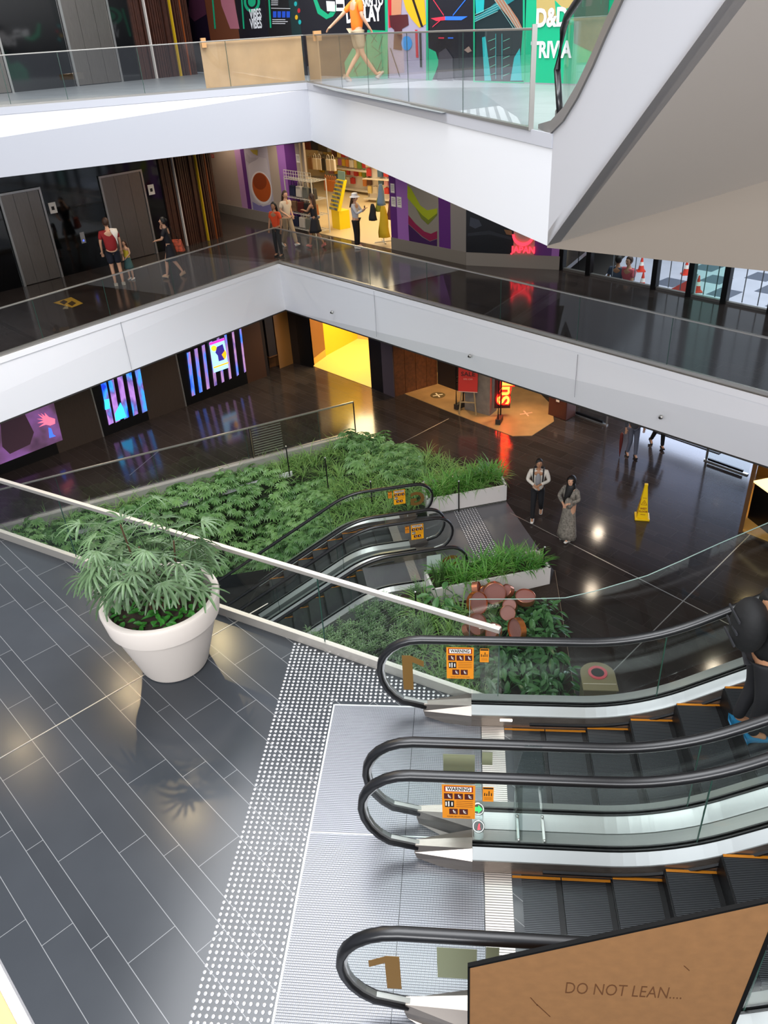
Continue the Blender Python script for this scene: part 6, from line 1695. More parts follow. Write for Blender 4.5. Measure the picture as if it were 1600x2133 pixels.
# copper drums
M_COP = mat('copper', 'b4765a', 0.3, 0.75); M_COPB = mat('copper_bright', 'c8763a', 0.25, 0.85); M_COPF = mat('copper_face', 'a07068', 0.5, 0.3)
random.seed(14)
for i, (px, py, r, zz, tx, ty, m_, where) in enumerate(((993, 1228, .17, .62, 0.5, 1.25, M_COP, 'rear left of the copper group, standing on edge'), (1010, 1234, .15, .5, 1.0, .3, M_COPB, 'rear of the copper group, between two upright ones'), (1030, 1235, .24, .62, 1.25, 0.1, M_COPF, 'large round face at the rear of the copper group'), (1057, 1231, .14, .6, .6, -.7, M_COP, 'small one at the rear right of the copper group'), (1094, 1245, .21, .55, 0.12, 0.05, M_COP, 'lying flat at the far right of the copper group'),
      (994, 1256, .24, .7, .9, 0.7, M_COPB, 'large one at the left edge of the copper group'), (1062, 1262, .15, .5, .7, -.3, M_COP, 'small one right of centre in the copper group'), (1057, 1277, .16, .5, .9, .1, M_COPF, 'pink faced one in the centre of the copper group'), (992, 1300, .22, .6, .9, .6, M_COPF, 'front left one of the copper group'), (975, 1312, .13, .5, .4, .9, M_COP, 'small one lying lowest at the left of the copper group'), (1028, 1316, .18, .5, .5, -.8, M_COPF, 'tilted one at the front of the copper group'), (1077, 1311, .23, .72, 1.1, -1.0, M_COPB, 'bright copper one at the front right of the group'))):
    p = un(px, py, ZG + zz + 0.05); e = empty('copper_drum', p); Mx = Matrix.Rotation(tx, 3, 'X') @ Matrix.Rotation(ty, 3, 'Y')
    q = MB(); q.lathe([(r, -0.06), (r, 0.06), (r * .96, 0.065), (r * .96, 0.03)], n=32, M=Mx); q.build('ring', m_ if m_ != M_COPF else M_COP, e, smooth=2)
    q = MB(); q.lathe([(r * .95, 0.02), (r * .95, 0.032)], n=32, M=Mx); q.build('face', M_COPF, e)
    q = MB(); q.tube([(0, 0, -zz), (0, 0, -0.05)], 0.012, 6); q.build('stem', MATS['dark_steel'], e)
    tag(e, 'round copper disc, ' + where, 'sculpture')
# post behind the garden bin with ring
p = un(1245, 1402, ZG + 1.0); e = empty('collection_bin', (p.x, p.y, ZG))
M_BIN = mat('bin_stone', '8c8466', 0.45)
pts = [(-0.30, -0.42), (0.30, -0.42)] + [(0.30 * math.cos(math.radians(a)), 0.30 * math.sin(math.radians(a)) * 0.95) for a in range(0, 181, 15)]
q = MB(); q.prism([(x * .92, y * .92) for x, y in pts], 0, 0.97); q.build('body', mat('bin_side', '6c6650', 0.5), e)
q = MB(); q.prism(pts, 0.97, 1.0); q.build('lid', M_BIN, e, bevel=0.006)
q = MB(); q.lathe([(0.165, 1.0), (0.165, 1.02), (0.115, 1.02), (0.115, 1.0)], (0, 0, 0), n=32); q.build('ring', mat('ring_pink', 'd8606a', 0.4), e)
q = MB(); q.lathe([(0.114, 1.0), (0.114, 1.006)], (0, 0, 0), n=32); q.build('opening', M_BLACK, e)
q = MB(); q.box((0, -0.27, 1.003), (0.56, 0.012, 0.006)); q.build('seam', MATS['shelf_cream'], e)
tag(e, 'stone coloured bin with a pink ringed opening, seen through the near escalator glass', 'bin')
# wet floor cone
p = un(1337, 1078, ZG); e = empty('wet_floor_cone', (p.x, p.y, ZG), math.radians(-8))
q = MB()
M_WF = mat('cone_yellow', 'f0c800', 0.4)
rings = []
q.box((0, 0, 0.03), (0.36, 0.36, 0.06)); q.build('base', M_WF, e, bevel=0.02)
q = MB(); q.box((0, 0, 0.5), (0.27, 0.27, 0.88), taper=0.27); q.box((0, 0, 0.955), (0.085, 0.085, 0.05)); q.build('body', M_WF, e, bevel=0.008)
sl_n = Vector((0, -0.88, 0.0985)).normalized()
for s in (-1,):
    def fp(x, t): return Vector((x, -0.135 + 0.0985 * t - 0.003, 0.06 + 0.88 * t))
    text('WET', 0.075, mat('ink_red', '8a2010', 0.5), 'lettering', e, fp(0, 0.30), (1, 0, 0), Vector((0, 0.0985, 0.88)), bold=0.002, depth=0.001)
    text('FLOOR', 0.065, MATS['ink_red'], 'lettering', e, fp(0, 0.21), (1, 0, 0), Vector((0, 0.0985, 0.88)), bold=0.002, depth=0.001)
    q = MB()
    a, b, c_ = fp(-0.07, 0.42), fp(0.07, 0.42), fp(0, 0.56)
    for u_, v_ in ((a, b), (b, c_), (c_, a)): q.bar(u_, v_, 0.008, 0.004, up=sl_n)
    q.bar(fp(0, .45), fp(0.0, .50), 0.012, 0.004, up=sl_n); q.bar(fp(-.06, 0.12), fp(.06, 0.12), 0.012, 0.004, up=sl_n); q.bar(fp(-.05, 0.63), fp(.05, 0.63), 0.008, 0.004, up=sl_n)
    q.build('warning_triangle', MATS['ink_red'], e)
    q = MB()
    def fq(y, t): return Vector((-0.135 + 0.0985 * t - 0.003, y, 0.06 + 0.88 * t))
    a, b, c_ = fq(-0.06, 0.42), fq(0.06, 0.42), fq(0, 0.56); sn2 = Vector((-0.88, 0, 0.0985)).normalized()
    for u_, v_ in ((a, b), (b, c_), (c_, a)): q.bar(u_, v_, 0.008, 0.004, up=sn2)
    for t in (0.3, 0.2, 0.12): q.bar(fq(-.06, t), fq(.06, t), 0.018, 0.004, up=sn2)
    q.build('warning_triangle', MATS['ink_red'], e)
tag(e, 'tall yellow wet floor cone standing on the dark ground floor', 'cone')

# ------------------------------------------------------------------ big pot with palm
PC = Vector((-3.27, 6.43, 0)); e = empty('potted_palm', PC)
q = MB(); q.lathe([(0.33, 0.0), (0.36, 0.012), (0.375, 0.04), (0.565, 0.67), (0.60, 0.685), (0.635, 0.90), (0.625, 0.925), (0.60, 0.93), (0.555, 0.92), (0.53, 0.78), (0.52, 0.70)], n=72)
q.build('pot', mat('pot_cream', 'dcd2c8', 0.55), e, smooth=2)
q = MB(); q.lathe([(0.53, 0.76), (0.53, 0.79)], n=48); q.build('soil', M_SOIL, e)
random.seed(31)
q = MB()
for i in range(120):
    a = random.uniform(0, 2 * PI); r = 0.5 * math.sqrt(random.random()); h = 0.80 + random.uniform(0, 0.12)
    broad(q, (r * math.cos(a), r * math.sin(a), h), random.uniform(0, 6.3), random.uniform(-.3, .5), random.uniform(.08, .14), random.uniform(.05, .085))
o = q.build('vine_leaves', LM_PO, e); o['kind'] = 'stuff'
stems = []
for i in range(9):
    a = random.uniform(0, 2 * PI); r = random.uniform(0.02, 0.2); b = (r * math.cos(a), r * math.sin(a), 0.78); H_ = random.uniform(1.1, 1.75)
    t = (b[0] * 1.6, b[1] * 1.6, H_); stems.append((b, t)); q = MB(); q.tube([b, t], [0.014, 0.009], 6); q.build('stem', mat('palm_stem', '4a3420', 0.8), e)
def frond(q, c, a, tilt, R, n=8, spread=2.2):
    M = Matrix.Rotation(a, 3, 'Z') @ Matrix.Rotation(tilt, 3, 'Y'); c = Vector(c)
    for k in range(n):
        t = -spread / 2 + spread * k / (n - 1) + random.uniform(-.05, .05); L = R * random.uniform(0.85, 1.05) * (1 - 0.12 * abs(t)); w = R * 0.062
        d = Vector((math.cos(t), math.sin(t), 0)); s = Vector((-d.y, d.x, 0)); prev = None
        for j in range(6):
            u = j / 5; ww = w * (0.35 + 1.9 * u - 1.75 * u * u) if j < 5 else w * 0.35
            p = d * (L * u) + Vector((0, 0, 0.06 * R * math.sin(u * PI) - 0.30 * R * u * u))
            r_ = [q.b.verts.new(c + M @ (p - s * ww + Vector((0, 0, .3 * ww)))), q.b.verts.new(c + M @ p), q.b.verts.new(c + M @ (p + s * ww + Vector((0, 0, .3 * ww))))]
            if prev: q.b.faces.new([prev[0], prev[1], r_[1], r_[0]]); q.b.faces.new([prev[1], prev[2], r_[2], r_[1]])
            prev = r_
nf = 0
random.seed(77)
for i in range(91):
    b, t = stems[i % 9]; b = Vector(b); t = Vector(t); u = random.uniform(0.25, 1.0)
    base = b + (t - b) * u; a = random.uniform(0, 2 * PI); reach = random.uniform(0.2, 0.6); rise = random.uniform(0.0, 0.28) if u > .6 else random.uniform(-.05, .15)
    tip = base + Vector((reach * math.cos(a), reach * math.sin(a), rise))
    if Vector((tip.x, tip.y)).length > 0.74: tip.x *= .75; tip.y *= .75
    if tip.z < 1.14: tip.z = 1.14 + random.uniform(0, .3)
    if tip.y < -0.35: tip.z += 0.2
    q = MB(); q.tube([base, (base + tip) / 2 + Vector((0, 0, .04)), tip], 0.0045, 5); frond(q, tip, a + random.uniform(-.5, .5), random.uniform(-0.25, 0.65), random.uniform(0.22, 0.33), random.choice((6, 7, 8)), random.uniform(2.4, 3.2))
    q.build('frond', LM_PA, e, recalc=False); nf += 1
tag(e, 'large cream pot with a bushy fan leaved palm on the dark tiled floor', 'potted plant')
# ------------------------------------------------------------------ people
def skinmesh(verts, edges, radii, root=0, sub=2):
    me = bpy.data.meshes.new('t'); me.from_pydata([tuple(v) for v in verts], edges, [])
    o = bpy.data.objects.new('t', me); COL.objects.link(o)
    sk = o.modifiers.new('s', 'SKIN'); sk.use_smooth_shade = True
    ss = o.modifiers.new('u', 'SUBSURF'); ss.levels = sub; ss.render_levels = sub
    d = me.skin_vertices[0].data
    for i, r in enumerate(radii):
        d[i].radius = r if isinstance(r, tuple) else (r, r)
        d[i].use_root = (i == root)
    dg = bpy.context.evaluated_depsgraph_get()
    r = bpy.data.meshes.new_from_object(o.evaluated_get(dg))
    bpy.data.objects.remove(o); return r
class Sk:
    def __init__(s): s.v = []; s.e = []; s.r = []
    def add(s, p, r, par=None):
        s.v.append(Vector(p)); s.r.append(r); i = len(s.v) - 1
        if par is not None: s.e.append((par, i))
        return i
    def mesh(s, sub=2): return skinmesh(s.v, s.e, s.r, 0, sub)
def mk(me, name, m, parent):
    me.materials.clear(); me.materials.append(m)
    for f in me.polygons: f.use_smooth = True
    o = bpy.data.objects.new(name, me); COL.objects.link(o); o.parent = parent; return o
SKINM = mat('skin_fair', 'c99a7c', 0.55); SKINT = mat('skin_tan', 'a87a5a', 0.55)
def person(label, loc, rz, H=1.72, arms=None, legs=None, lean=0.0, skin=None, top=None, sleeve='short', bottom=None, bottom_len='long', shoe=None, hair=None, hair_len='short', headturn=0.0, headtilt=0.0, female=False, extra=None, nm='person', fat=1.0):
    """figure facing local +Y; arms = {'L':(elbow, wrist), 'R':...}, legs = {'L':(knee, ankle, toe_yaw)}"""
    e = empty(nm, loc, rz); k = H / 1.75
    sh = 0.165 if female else 0.19
    sk = skin or SKINM
    A = {'L': ((-0.25, 0.0, 1.16), (-0.25, 0.08, 0.92)), 'R': ((0.25, 0.0, 1.16), (0.25, 0.08, 0.92))}
    if arms: A.update(arms)
    Lg = {'L': ((-0.10, 0.02, 0.50), (-0.10, 0.0, 0.09)), 'R': ((0.10, 0.02, 0.50), (0.10, 0.0, 0.09))}
    if legs: Lg.update(legs)
    def V(p): return Vector(p) * k
    hip = Vector((0, 0, 0.94)); ch = Vector((0, lean, 1.32)); nk = Vector((0, lean * 1.25 + 0.0, 1.47)); hd_ = Vector((0, lean * 1.4 + 0.02, 1.56))
    s = Sk()
    c0 = s.add(V(hip), (0.135 * k * fat, 0.095 * k * fat)); c1 = s.add(V((0, lean * .5, 1.12)), (0.12 * k * fat, 0.085 * k * fat), c0); c2 = s.add(V(ch), (0.15 * k * fat, 0.10 * k * fat), c1)
    c3 = s.add(V(nk), 0.052 * k, c2); c4 = s.add(V(hd_), 0.055 * k, c3)
    for sd, nmx in ((-1, 'L'), (1, 'R')):
        el, wr_ = A[nmx]; el = Vector(el); wr_ = Vector(wr_)
        a0 = s.add(V((sd * sh, lean, 1.40)), 0.055 * k, c2); a1 = s.add(V(el), 0.038 * k, a0); a2 = s.add(V(wr_), 0.026 * k, a1)
        d = (wr_ - el).normalized(); side = d.cross(Vector((0, 0, 1)));
        if side.length < .2: side = Vector((0, 1, 0))
        side.normalize(); pl = s.add(V(wr_ + d * 0.05), (0.034 * k, 0.018 * k), a2); nrm = side.cross(d)
        for j in range(4):
            b = wr_ + d * 0.085 + side * (-0.027 + 0.018 * j); f0 = s.add(V(b), 0.0085 * k, pl); f1 = s.add(V(b + d * (0.035 + 0.006 * (j in (1, 2))) - nrm * 0.008), 0.008 * k, f0); s.add(V(b + d * (0.058 + 0.01 * (j in (1, 2))) - nrm * 0.024), 0.007 * k, f1)
        t0 = s.add(V(wr_ + d * 0.035 - side * 0.04), 0.010 * k, pl); s.add(V(wr_ + d * 0.075 - side * 0.052), 0.008 * k, t0)
        kn, an = Lg[nmx][:2]
        l0 = s.add(V((sd * 0.085, 0, 0.90)), 0.088 * k * fat, c0); l1 = s.add(V(kn), 0.055 * k, l0); lm = s.add(V((Vector(kn) * .62 + Vector(an) * .38) - Vector((0, 0.015, 0))), 0.052 * k, l1); l2 = s.add(V(an), 0.034 * k, lm)
        kd = (Vector(an) - Vector(kn)); fw = Vector((0, 1, 0)); fw = (fw - kd.normalized() * fw.dot(kd.normalized())).normalized()
        s.add(V(Vector(an) + fw * 0.13 - Vector((0, 0, 0.04 * (1 if kd.z < 0 else 0)))), 0.032 * k, l2)
    me = s.mesh(2)
    bm_ = bmesh.new(); bm_.from_mesh(me)
    # head with nose, ears, brow and chin
    R = Matrix.Rotation(headturn, 3, 'Z') @ Matrix.Rotation(headtilt, 3, 'X'); hc = V(hd_) + Vector((0, 0, 0.075 * k))
    def addball(off, r, sc, sub=2):
        g = bmesh.ops.create_icosphere(bm_, subdivisions=sub, radius=r * k)
        for v in g['verts']:
            co = Vector((v.co.x * sc[0], v.co.y * sc[1], v.co.z * sc[2]))
            v.co = hc + R @ (Vector(off) * k + co)
    addball((0, 0, 0.0), 0.095, (0.80, 0.98, 1.18), 3); addball((0, 0.025, -0.06), 0.062, (0.85, 0.95, 0.8)); addball((0, 0.10, -0.015), 0.018, (0.7, 1.2, 1.3), 1)
    for sd in (-1, 1): addball((sd * 0.078, -0.005, -0.01), 0.022, (0.35, 0.8, 1.3), 1)
    me2 = bpy.data.meshes.new('body'); bm_.to_mesh(me2); bm_.free(); bpy.data.meshes.remove(me)
    body = mk(me2, 'body', sk, e)
    q = MB()
    for sd in (-1, 1): q.ball(hc + R @ (Vector((sd * 0.032, 0.084, 0.012)) * k), 0.011 * k, 1, (1.2, .5, .7))
    ey = q.build('eyes', mat('eye_dark', '1a1210', 0.3), body)
    q = MB(); q.ball(hc + R @ (Vector((0, 0.083, -0.052)) * k), 0.018 * k, 1, (1.2, .4, .4)); q.build('mouth', mat('lip', '8a4038', 0.5), body)
    # hair
    if hair:
        q = MB(); q.ball(hc + R @ (Vector((0, -0.012, 0.022)) * k), 0.102 * k, 3, (0.86, 1.0, 1.12))
        for v in list(q.b.verts):
            l = R.inverted() @ (v.co - hc)
            if l.y > 0.045 * k and l.z < 0.055 * k: q.b.verts.remove(v)
        bmesh.ops.holes_fill(q.b, edges=q.b.edges)
        if hair_len == 'long':
            rows = []
            for i in range(6):
                t = i / 5; w = 0.085 + 0.03 * math.sin(t * PI) ; y = -0.06 - 0.03 * t; z_ = 0.03 - 0.36 * t; row = []
                for j in range(9):
                    a = PI + PI * j / 8; row.append(q.b.verts.new(hc + R @ (Vector((w * math.cos(a), y + 0.055 * math.sin(a), z_)) * k)))
                for j in range(8, -1, -1):
                    a = PI + PI * j / 8; row.append(q.b.verts.new(hc + R @ (Vector((w * .75 * math.cos(a), y + 0.02 * math.sin(a) + .01, z_)) * k)))
                rows.append(row)
            for i in range(5):
                for j in range(18): q.b.faces.new([rows[i][j], rows[i][(j + 1) % 18], rows[i + 1][(j + 1) % 18], rows[i + 1][j]])
            q.b.faces.new(rows[-1])
        if hair_len == 'tail': q.ball(hc + R @ (Vector((0, -0.11, 0.05)) * k), 0.035 * k, 2, (1, 1, 1.6))
        if hair_len == 'bun': q.ball(hc + R @ (Vector((0, -0.08, 0.11)) * k), 0.04 * k, 2)
        q.build('hair', hair, e, smooth=True)
    # top
    if top:
        g = 1.0; s = Sk(); z0 = 0.84 if not female else 0.90
        c0 = s.add(V((0, 0.0, z0)), (0.155 * k * fat, 0.115 * k * fat)); c1 = s.add(V((0, lean * .5, 1.12)), (0.145 * k * fat, 0.108 * k * fat), c0); c2 = s.add(V((0, lean, 1.33)), (0.165 * k * fat, 0.118 * k * fat), c1); s.add(V(nk - Vector((0, 0, 0.02))), 0.072 * k, c2)
        for sd, nmx in ((-1, 'L'), (1, 'R')):
            el, wr_ = Vector(A[nmx][0]), Vector(A[nmx][1]); sp0 = Vector((sd * (sh + 0.005), lean, 1.40))
            if sleeve == 'none': continue
            a0 = s.add(V(sp0), 0.068 * k, c2)
            if sleeve == 'short': s.add(V(sp0 * .25 + el * .75), 0.058 * k, a0)
            else:
                a1 = s.add(V(el), 0.052 * k, a0); s.add(V(el * .12 + wr_ * .88), 0.040 * k, a1)
        mk(s.mesh(2), 'top', top, e)
    if bottom:
        if bottom_len == 'skirt' or bottom_len == 'dress':
            zl_ = 0.52 if bottom_len == 'skirt' else 0.08
            q = MB(); rows = []; N = 20
            for i in range(7):
                t = i / 6; z_ = 1.0 + (zl_ - 1.0) * t; rx = 0.14 + (0.10 if bottom_len == 'skirt' else 0.11) * t; ry = 0.105 + 0.10 * t; row = []
                for j in range(N):
                    a = 2 * PI * j / N; rr = 1 + 0.06 * t * math.sin(5 * a)
                    row.append(q.b.verts.new(V((rx * rr * math.cos(a), ry * rr * math.sin(a) + 0.02 * t, z_))))
                rows.append(row)
            for i in range(6):
                for j in range(N): q.b.faces.new([rows[i][j], rows[i][(j + 1) % N], rows[i + 1][(j + 1) % N], rows[i + 1][j]])
            q.b.faces.new(rows[0][::-1]); q.b.faces.new(rows[-1])
            q.build('skirt' if bottom_len == 'skirt' else 'dress', bottom, e, smooth=True)
        else:
            s = Sk(); c0 = s.add(V((0, 0, 1.03)), (0.146 * k * fat, 0.106 * k * fat))
            for sd, nmx in ((-1, 'L'), (1, 'R')):
                kn, an = Vector(Lg[nmx][0]), Vector(Lg[nmx][1]); w_ = 1.15 if bottom_len == 'wide' else 1.0
                l0 = s.add(V((sd * 0.088, 0, 0.88)), 0.105 * k * fat, c0)
                if bottom_len == 'short': s.add(V(Vector((sd * 0.088, 0, 0.88)) * .18 + kn * .82), 0.092 * k, l0)
                else:
                    l1 = s.add(V(kn), 0.072 * k * w_, l0); s.add(V(kn * -.02 + an * 1.02), 0.055 * k * w_, l1)
            mk(s.mesh(2), 'trousers' if bottom_len != 'short' else 'shorts', bottom, e)
    if shoe:
        for sd, nmx in ((-1, 'L'), (1, 'R')):
            kn, an = Vector(Lg[nmx][0]), Vector(Lg[nmx][1]); kd = (an - kn).normalized(); fw = Vector((0, 1, 0)); fw = (fw - kd * fw.dot(kd)).normalized()
            s = Sk(); dn_ = kd; c0 = s.add(V(an + dn_ * 0.035), 0.047 * k); s.add(V(an + dn_ * 0.045 - fw * 0.03), 0.042 * k, c0); a_ = s.add(V(an + dn_ * 0.055 + fw * 0.08), (0.045 * k, 0.034 * k), c0); s.add(V(an + dn_ * 0.06 + fw * 0.16), (0.040 * k, 0.026 * k), a_)
            mk(s.mesh(2), 'shoe', shoe, e)
    if extra: extra(e, k, hc, V)
    return tag(e, label, 'person')
def face(dx, dy):
    """yaw so that local +Y looks along (dx, dy)"""
    return math.atan2(-dx, dy)
HB = mat('hair_black', '0f0c0b', 0.6); HBR = mat('hair_brown', '3a2418', 0.6)
cl = lambda n, c, r=0.8: mat('cloth_' + n, c, r)
WSH = cl('white_shoe', 'd8d4cc'); BSH = cl('black_shoe', '141214')
walkA = {'L': ((-0.09, 0.16, 0.52), (-0.09, 0.22, 0.10)), 'R': ((0.09, 0.02, 0.50), (0.09, -0.22, 0.13))}
walkB = {'R': ((0.09, 0.16, 0.52), (0.09, 0.24, 0.10)), 'L': ((-0.09, 0.0, 0.50), (-0.09, -0.28, 0.16))}
# man in orange on the top floor
p = un(750, 169, Z2)
person('person in an orange shirt and khaki shorts walking behind the top floor glass', (p.x, p.y, Z2), face(0.85, 0.5), 1.80,
       {'L': ((-0.33, -0.18, 1.20), (-0.52, -0.36, 1.02)), 'R': ((0.25, 0.02, 1.16), (0.24, 0.16, 0.98))}, {'R': ((0.09, 0.05, 0.50), (0.09, 0.36, 0.10)), 'L': ((-0.09, 0.05, 0.50), (-0.09, -0.26, 0.12))}, 0.02, SKINM, cl('orange', 'f07818'), 'short', cl('khaki', 'a8987c'), 'short', cl('beige_shoe', 'b0a08c'), HBR, 'short', 0.3, fat=1.12)
# middle floor people
p = un(250, 594, 0)
def towel(e, k, hc, V):
    q = MB(); rows = []
    for i, (y, z_) in enumerate(((0.14, 1.25), (0.10, 1.42), (0.0, 1.49), (-0.12, 1.42), (-0.16, 1.25), (-0.17, 1.08))):
        w0_, w1_ = (0.06, 0.24) if i < 4 else (0.02 + .03 * i, 0.26 - 0.02 * i)
        rows.append([q.b.verts.new(V((w0_, y, z_))), q.b.verts.new(V((w1_, y, z_ - 0.03)))])
    for a, b in zip(rows[:-1], rows[1:]): q.b.faces.new([a[0], a[1], b[1], b[0]])
    o = q.build('towel', cl('towel', 'd8d4cc'), e, smooth=True); m_ = o.modifiers.new('s', 'SOLIDIFY'); m_.thickness = 0.02
person('person in a red shirt and navy shorts facing the lifts, white towel on shoulder', (p.x, p.y, 0), face(-0.5, 0.85), 1.85, None, None, 0.0, SKINM, cl('red', '8e1a1e'), 'short', cl('navy', '141826'), 'short', cl('cream_shoe', 'c8bca8'), HBR, 'short', 0.0, extra=towel, fat=1.12)
p = un(275, 582, 0)
person('small child in a yellow top and patterned skirt standing beside the person in red', (p.x, p.y, 0), face(-0.3, -0.95), 1.12, {'L': ((-0.22, 0.02, 1.18), (-0.12, 0.16, 1.05)), 'R': ((0.22, 0.02, 1.18), (0.08, 0.18, 1.02))}, None, 0.0, SKINM, cl('yellow', 'c8b02c'), 'none', cl('teal_skirt', '3a5a58'), 'skirt', WSH, HBR, 'long', 0.2, female=True)
p = un(366, 577, 0)
def floralbag(e, k, hc, V):
    q = MB(); q.box(V((0.30, -0.12, 0.86)), (0.16 * k, 0.46 * k, 0.36 * k), taper=0.7); q.build('shoulder_bag', mat('floral', 'b04a2c', 0.7, var=0.6, vscale=14), e, bevel=0.03)
    q = MB(); q.tube([V((0.28, -0.25, 1.0)), V((0.2, -0.05, 1.45)), V((0.28, 0.05, 1.0))], 0.012, 6); q.build('bag_strap', HB, e)
person('person in a dark dress with a large floral shoulder bag, hand raised to the head', (p.x, p.y, 0), face(-0.95, -0.05), 1.68, {'L': ((-0.25, 0.12, 1.18), (-0.12, 0.34, 1.12)), 'R': ((0.24, 0.26, 1.40), (0.10, 0.13, 1.60))}, walkA, 0.04, SKINM, cl('black', '14131a'), 'short', cl('black_dress', '16151c'), 'skirt', cl('sandal', 'b89878'), HB, 'tail', 0.0, 0.15, True, floralbag)
p = un(578, 540, 0)
person('dark haired person in an orange top and black trousers at the railing corner', (p.x, p.y + 0.35, 0), face(-0.45, -0.9), 1.60, None, {'L': ((-0.12, 0.06, 0.50), (-0.13, 0.02, 0.09))}, 0.0, SKINT, cl('orange_top', 'd8481c'), 'short', cl('black_pants', '101014'), 'long', BSH, HB, 'long', 0.2, 0.0, True)
p = un(604, 513, 0)
person('long haired person in a cream top and khaki trousers striding past the bag rack', (p.x, p.y, 0), face(0.75, -0.65), 1.70, {'L': ((-0.24, -0.06, 1.17), (-0.2, 0.06, 0.98)), 'R': ((0.24, 0.02, 1.17), (0.14, 0.2, 1.05))}, {'L': ((-0.09, 0.14, 0.52), (-0.09, 0.26, 0.12)), 'R': ((0.09, 0.0, 0.50), (0.09, -0.2, 0.10))}, 0.02, SKINM, cl('cream', 'd0c0a8'), 'short', cl('khaki2', 'a08c70'), 'wide', WSH, HBR, 'long', -0.2, 0, True)
p = un(661, 515, 0)
def wrap(e, k, hc, V):
    q = MB(); q.tube([V((-0.15, 0.05, 0.98)), V((0, 0.14, 1.0)), V((0.15, 0.05, 1.0)), V((0.1, -0.12, 0.98))], 0.045, 8); q.build('tied_jacket', cl('grey', '6a6a70'), e, smooth=True)
person('person in a black outfit and pink shoes by the bags, grey jacket at the waist', (p.x, p.y, 0), face(-0.8, 0.3), 1.62, {'L': ((-0.22, 0.14, 1.22), (-0.12, 0.34, 1.24)), 'R': ((0.22, 0.04, 1.16), (0.14, 0.2, 1.1))}, walkA, 0.02, SKINT, cl('black', '14131a'), 'none', cl('black_dress', '16151c'), 'skirt', cl('pink_shoe', 'c87870'), HBR, 'long', 0.0, 0, True, wrap)
p = un(745, 517, 0)
def hat(e, k, hc, V):
    q = MB(); q.lathe([(0.17 * k, 0.02 * k), (0.165 * k, 0.03 * k), (0.11 * k, 0.06 * k), (0.095 * k, 0.14 * k), (0.05 * k, 0.155 * k)], hc, n=24); q.build('bucket_hat', cl('hat_white', 'dcdce0'), e, smooth=2)
    q = MB(); q.box(V((0.02, 0.36, 1.32)), (0.07 * k, 0.012, 0.14 * k)); q.build('phone', M_BLACK, e)
person('person in a white bucket hat, white hoodie and black leggings holding up a phone', (p.x, p.y, 0), face(0.9, -0.25), 1.62, {'L': ((-0.2, 0.16, 1.16), (-0.03, 0.34, 1.28)), 'R': ((0.2, 0.14, 1.16), (0.08, 0.34, 1.28))}, None, 0.0, SKINM, cl('hoodie', 'c4c4c8'), 'long', cl('black_pants', '101014'), 'long', WSH, HBR, 'long', 0.0, -0.2, True, hat)
# outside pair
p = onp(1254, 541, v2(GZ0), math.degrees(math.atan2(GZD.y, GZD.x))) + GZN * 0.75
person('person in a grey blue shirt standing outside the glass wall, left of the pair', (p.x, p.y, GO), face(0.5, 0.8), 1.75, None, None, 0, SKINT, cl('slate', '485468'), 'short', cl('slate_dark', '2c3038'), 'long', BSH, HB, 'short')
p = onp(1278, 538, v2(GZ0), math.degrees(math.atan2(GZD.y, GZD.x))) + GZN * 0.75
person('person in a pink shirt standing outside the glass wall, right of the pair', (p.x, p.y, GO), face(-0.7, -0.5), 1.78, {'L': ((-0.24, 0.1, 1.18), (-0.1, 0.3, 1.1))}, None, 0, SKINM, cl('pink', 'c8606c'), 'short', cl('slate_dark', '2c3038'), 'long', BSH, HBR, 'short')
# ground floor
p = un(1117, 1080, ZG)
def backpack_straps(e, k, hc, V):
    for sd in (-1, 1):
        q = MB(); q.tube([V((sd * 0.11, 0.13, 1.1)), V((sd * 0.12, 0.13, 1.32)), V((sd * 0.12, 0.03, 1.48)), V((sd * 0.12, -0.12, 1.38))], 0.018, 6); q.build('strap', BSH, e)
    q = MB(); q.box(V((0, -0.2, 1.22)), (0.28 * k, 0.14 * k, 0.4 * k)); q.build('backpack', BSH, e, bevel=0.04)
    q = MB(); q.ball(V((0, 0.115, 1.22)), 0.10 * k, 2, (0.7, 0.35, 1.9)); q.build('undershirt', cl('grey_tee', '8a8a8c'), e, smooth=True)
    q = MB(); q.ball(hc + Vector((0, 0.035, -0.065)) * k, 0.055 * k, 2, (0.95, 0.9, 0.7)); q.build('beard', HB, e, smooth=True)
person('dark haired person in a white jacket and black trousers walking on the ground floor', (p.x, p.y, ZG), face(-0.15, -1), 1.72, {'L': ((-0.27, 0.04, 1.17), (-0.05, 0.22, 1.13)), 'R': ((0.27, 0.04, 1.17), (0.05, 0.24, 1.10))}, {'R': ((0.09, 0.10, 0.52), (0.09, 0.18, 0.09)), 'L': ((-0.10, 0.06, 0.50), (-0.10, -0.20, 0.20))}, 0.0, SKINT, cl('white_jacket', 'cfc8bc'), 'long', cl('black_pants', '101014'), 'long', WSH, HB, 'short', 0.1, 0.2, extra=backpack_straps)
p = un(1181, 1122, ZG)
def scarfed(e, k, hc, V):
    q = MB(); q.ball(hc + Vector((0, -0.02, 0.015)) * k, 0.118 * k, 3, (0.92, 1.05, 1.15))
    for v in list(q.b.verts):
        l = v.co - hc
        if l.y > 0.06 * k and abs(l.x) < 0.07 * k: q.b.verts.remove(v)
    q.tube([hc + Vector((0, -0.03, -0.05)) * k, hc + Vector((0.0, -0.02, -0.17)) * k, V((0.02, 0.09, 1.28)), V((0.06, 0.16, 1.05))], [0.09 * k, 0.12 * k, 0.08 * k, 0.05 * k], 12)
    q.build('headscarf', HB, e, smooth=True)
    q = MB(); q.ball(V((-0.10, 0.22, 1.16)), 0.12 * k, 2, (0.9, 0.7, 1.3)); q.build('bundle', mat('patterned_grey', '7c766c', 0.8, var=0.45, vscale=22), e, smooth=True)
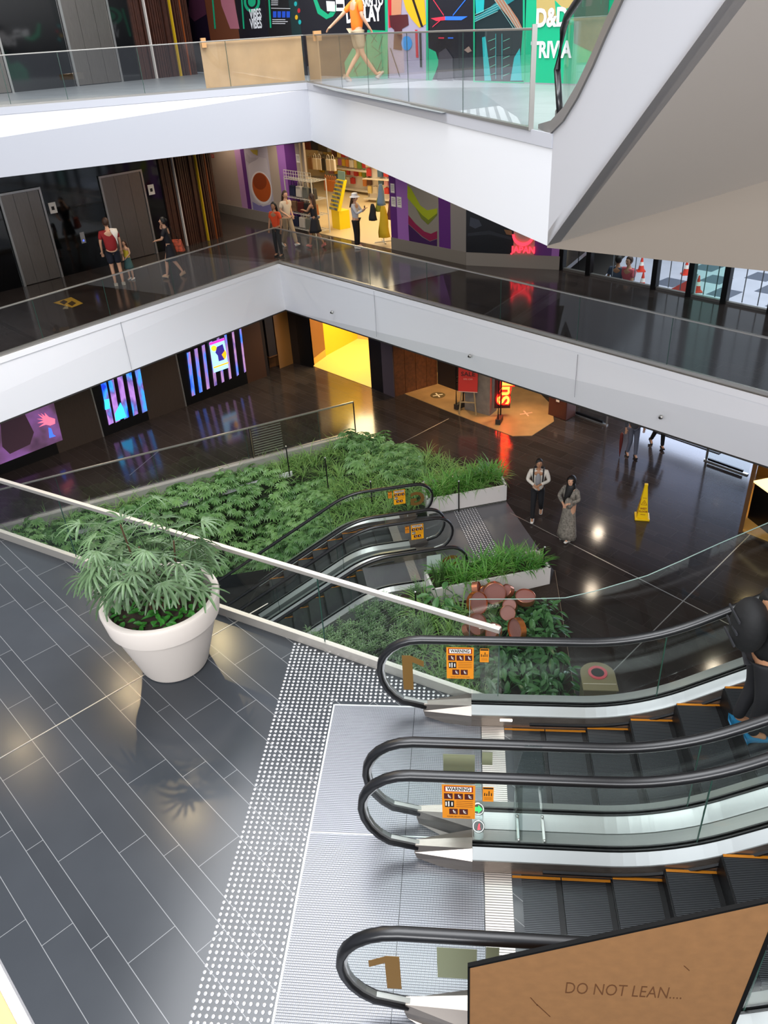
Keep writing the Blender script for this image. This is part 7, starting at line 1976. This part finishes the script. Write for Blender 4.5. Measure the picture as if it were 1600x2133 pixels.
person('person in a black headscarf and long patterned dress holding a bundle, ground floor', (p.x, p.y, ZG), face(-0.6, -0.8), 1.74, {'L': ((-0.27, 0.06, 1.22), (-0.16, 0.24, 1.20)), 'R': ((0.27, 0.06, 1.17), (0.04, 0.25, 1.12))}, {'L': ((-0.09, 0.05, 0.50), (-0.09, 0.1, 0.09))}, 0.0, SKINM, mat('patterned_grey', '7c766c', 0.8, var=0.45, vscale=22), 'long', MATS['patterned_grey'], 'dress', WSH, HB, 'short', 0.35, 0.25, True, scarfed, fat=1.15)
p = un(1314, 950, ZG)
def umbrella(e, k, hc, V):
    q = MB(); q.lathe([(0.006, 0.02), (0.02, 0.15), (0.05, 0.5), (0.045, 0.75), (0.01, 0.8)], V((0.34, 0.05, 0.0)), n=12); q.build('umbrella', mat('umbrella_red', '5a1c18', 0.7), e, smooth=True)
person('person in grey jeans and black boots, only the legs showing beside the entrance', (p.x, p.y, ZG), face(0.1, -1), 1.75, None, {'L': ((-0.08, 0.1, 0.52), (-0.09, 0.12, 0.09)), 'R': ((0.08, 0.05, 0.5), (0.09, -0.08, 0.1))}, 0, SKINM, cl('grey_coat', '4a4c54'), 'long', cl('grey_jeans', '5c6070'), 'long', BSH, HB, 'short', extra=umbrella)
p = un(1367, 929, ZG)
person('person in black trousers, only the legs showing, right of the grey jeans', (p.x, p.y, ZG), face(0.15, -1), 1.72, None, walkA, 0, SKINM, cl('black', '14131a'), 'long', cl('black_pants', '101014'), 'long', BSH, HB, 'short')
# on the farther near escalator
kstep = 5; xk = 0.4 * kstep + 0.05
def pack(e, k, hc, V):
    q = MB(); q.ball(V((0, -0.20, 1.24)), 0.19 * k, 3, (0.95, 0.75, 1.35)); q.build('backpack', mat('backpack_black', '070708', 0.75, bump=0.5, bscale=12), e, smooth=True)
    q = MB()
    for zz in (1.12, 1.24, 1.36): q.bar(V((-0.12, -0.335, zz)), V((0.12, -0.335, zz)), 0.012, 0.02)
    q.build('strap_trim', mat('strap_grey', '303034', 0.4), e)
zf = zA(0.4 * kstep + 0.35)
person('person with a black backpack riding the escalator at the right edge of the photo', (AX + xk - 0.02, YA - 0.06, zf), face(1, 0.05), 1.70, None, {'L': ((-0.10, 0.02, 0.50), (-0.10, -0.06, 0.09))}, 0.0, SKINT, cl('black_puffer', '0c0c0e', 0.5), 'long', cl('black_pants', '101014'), 'long', mat('shoe_blue', '1c6a90', 0.5), HB, 'short', extra=pack, fat=1.2)
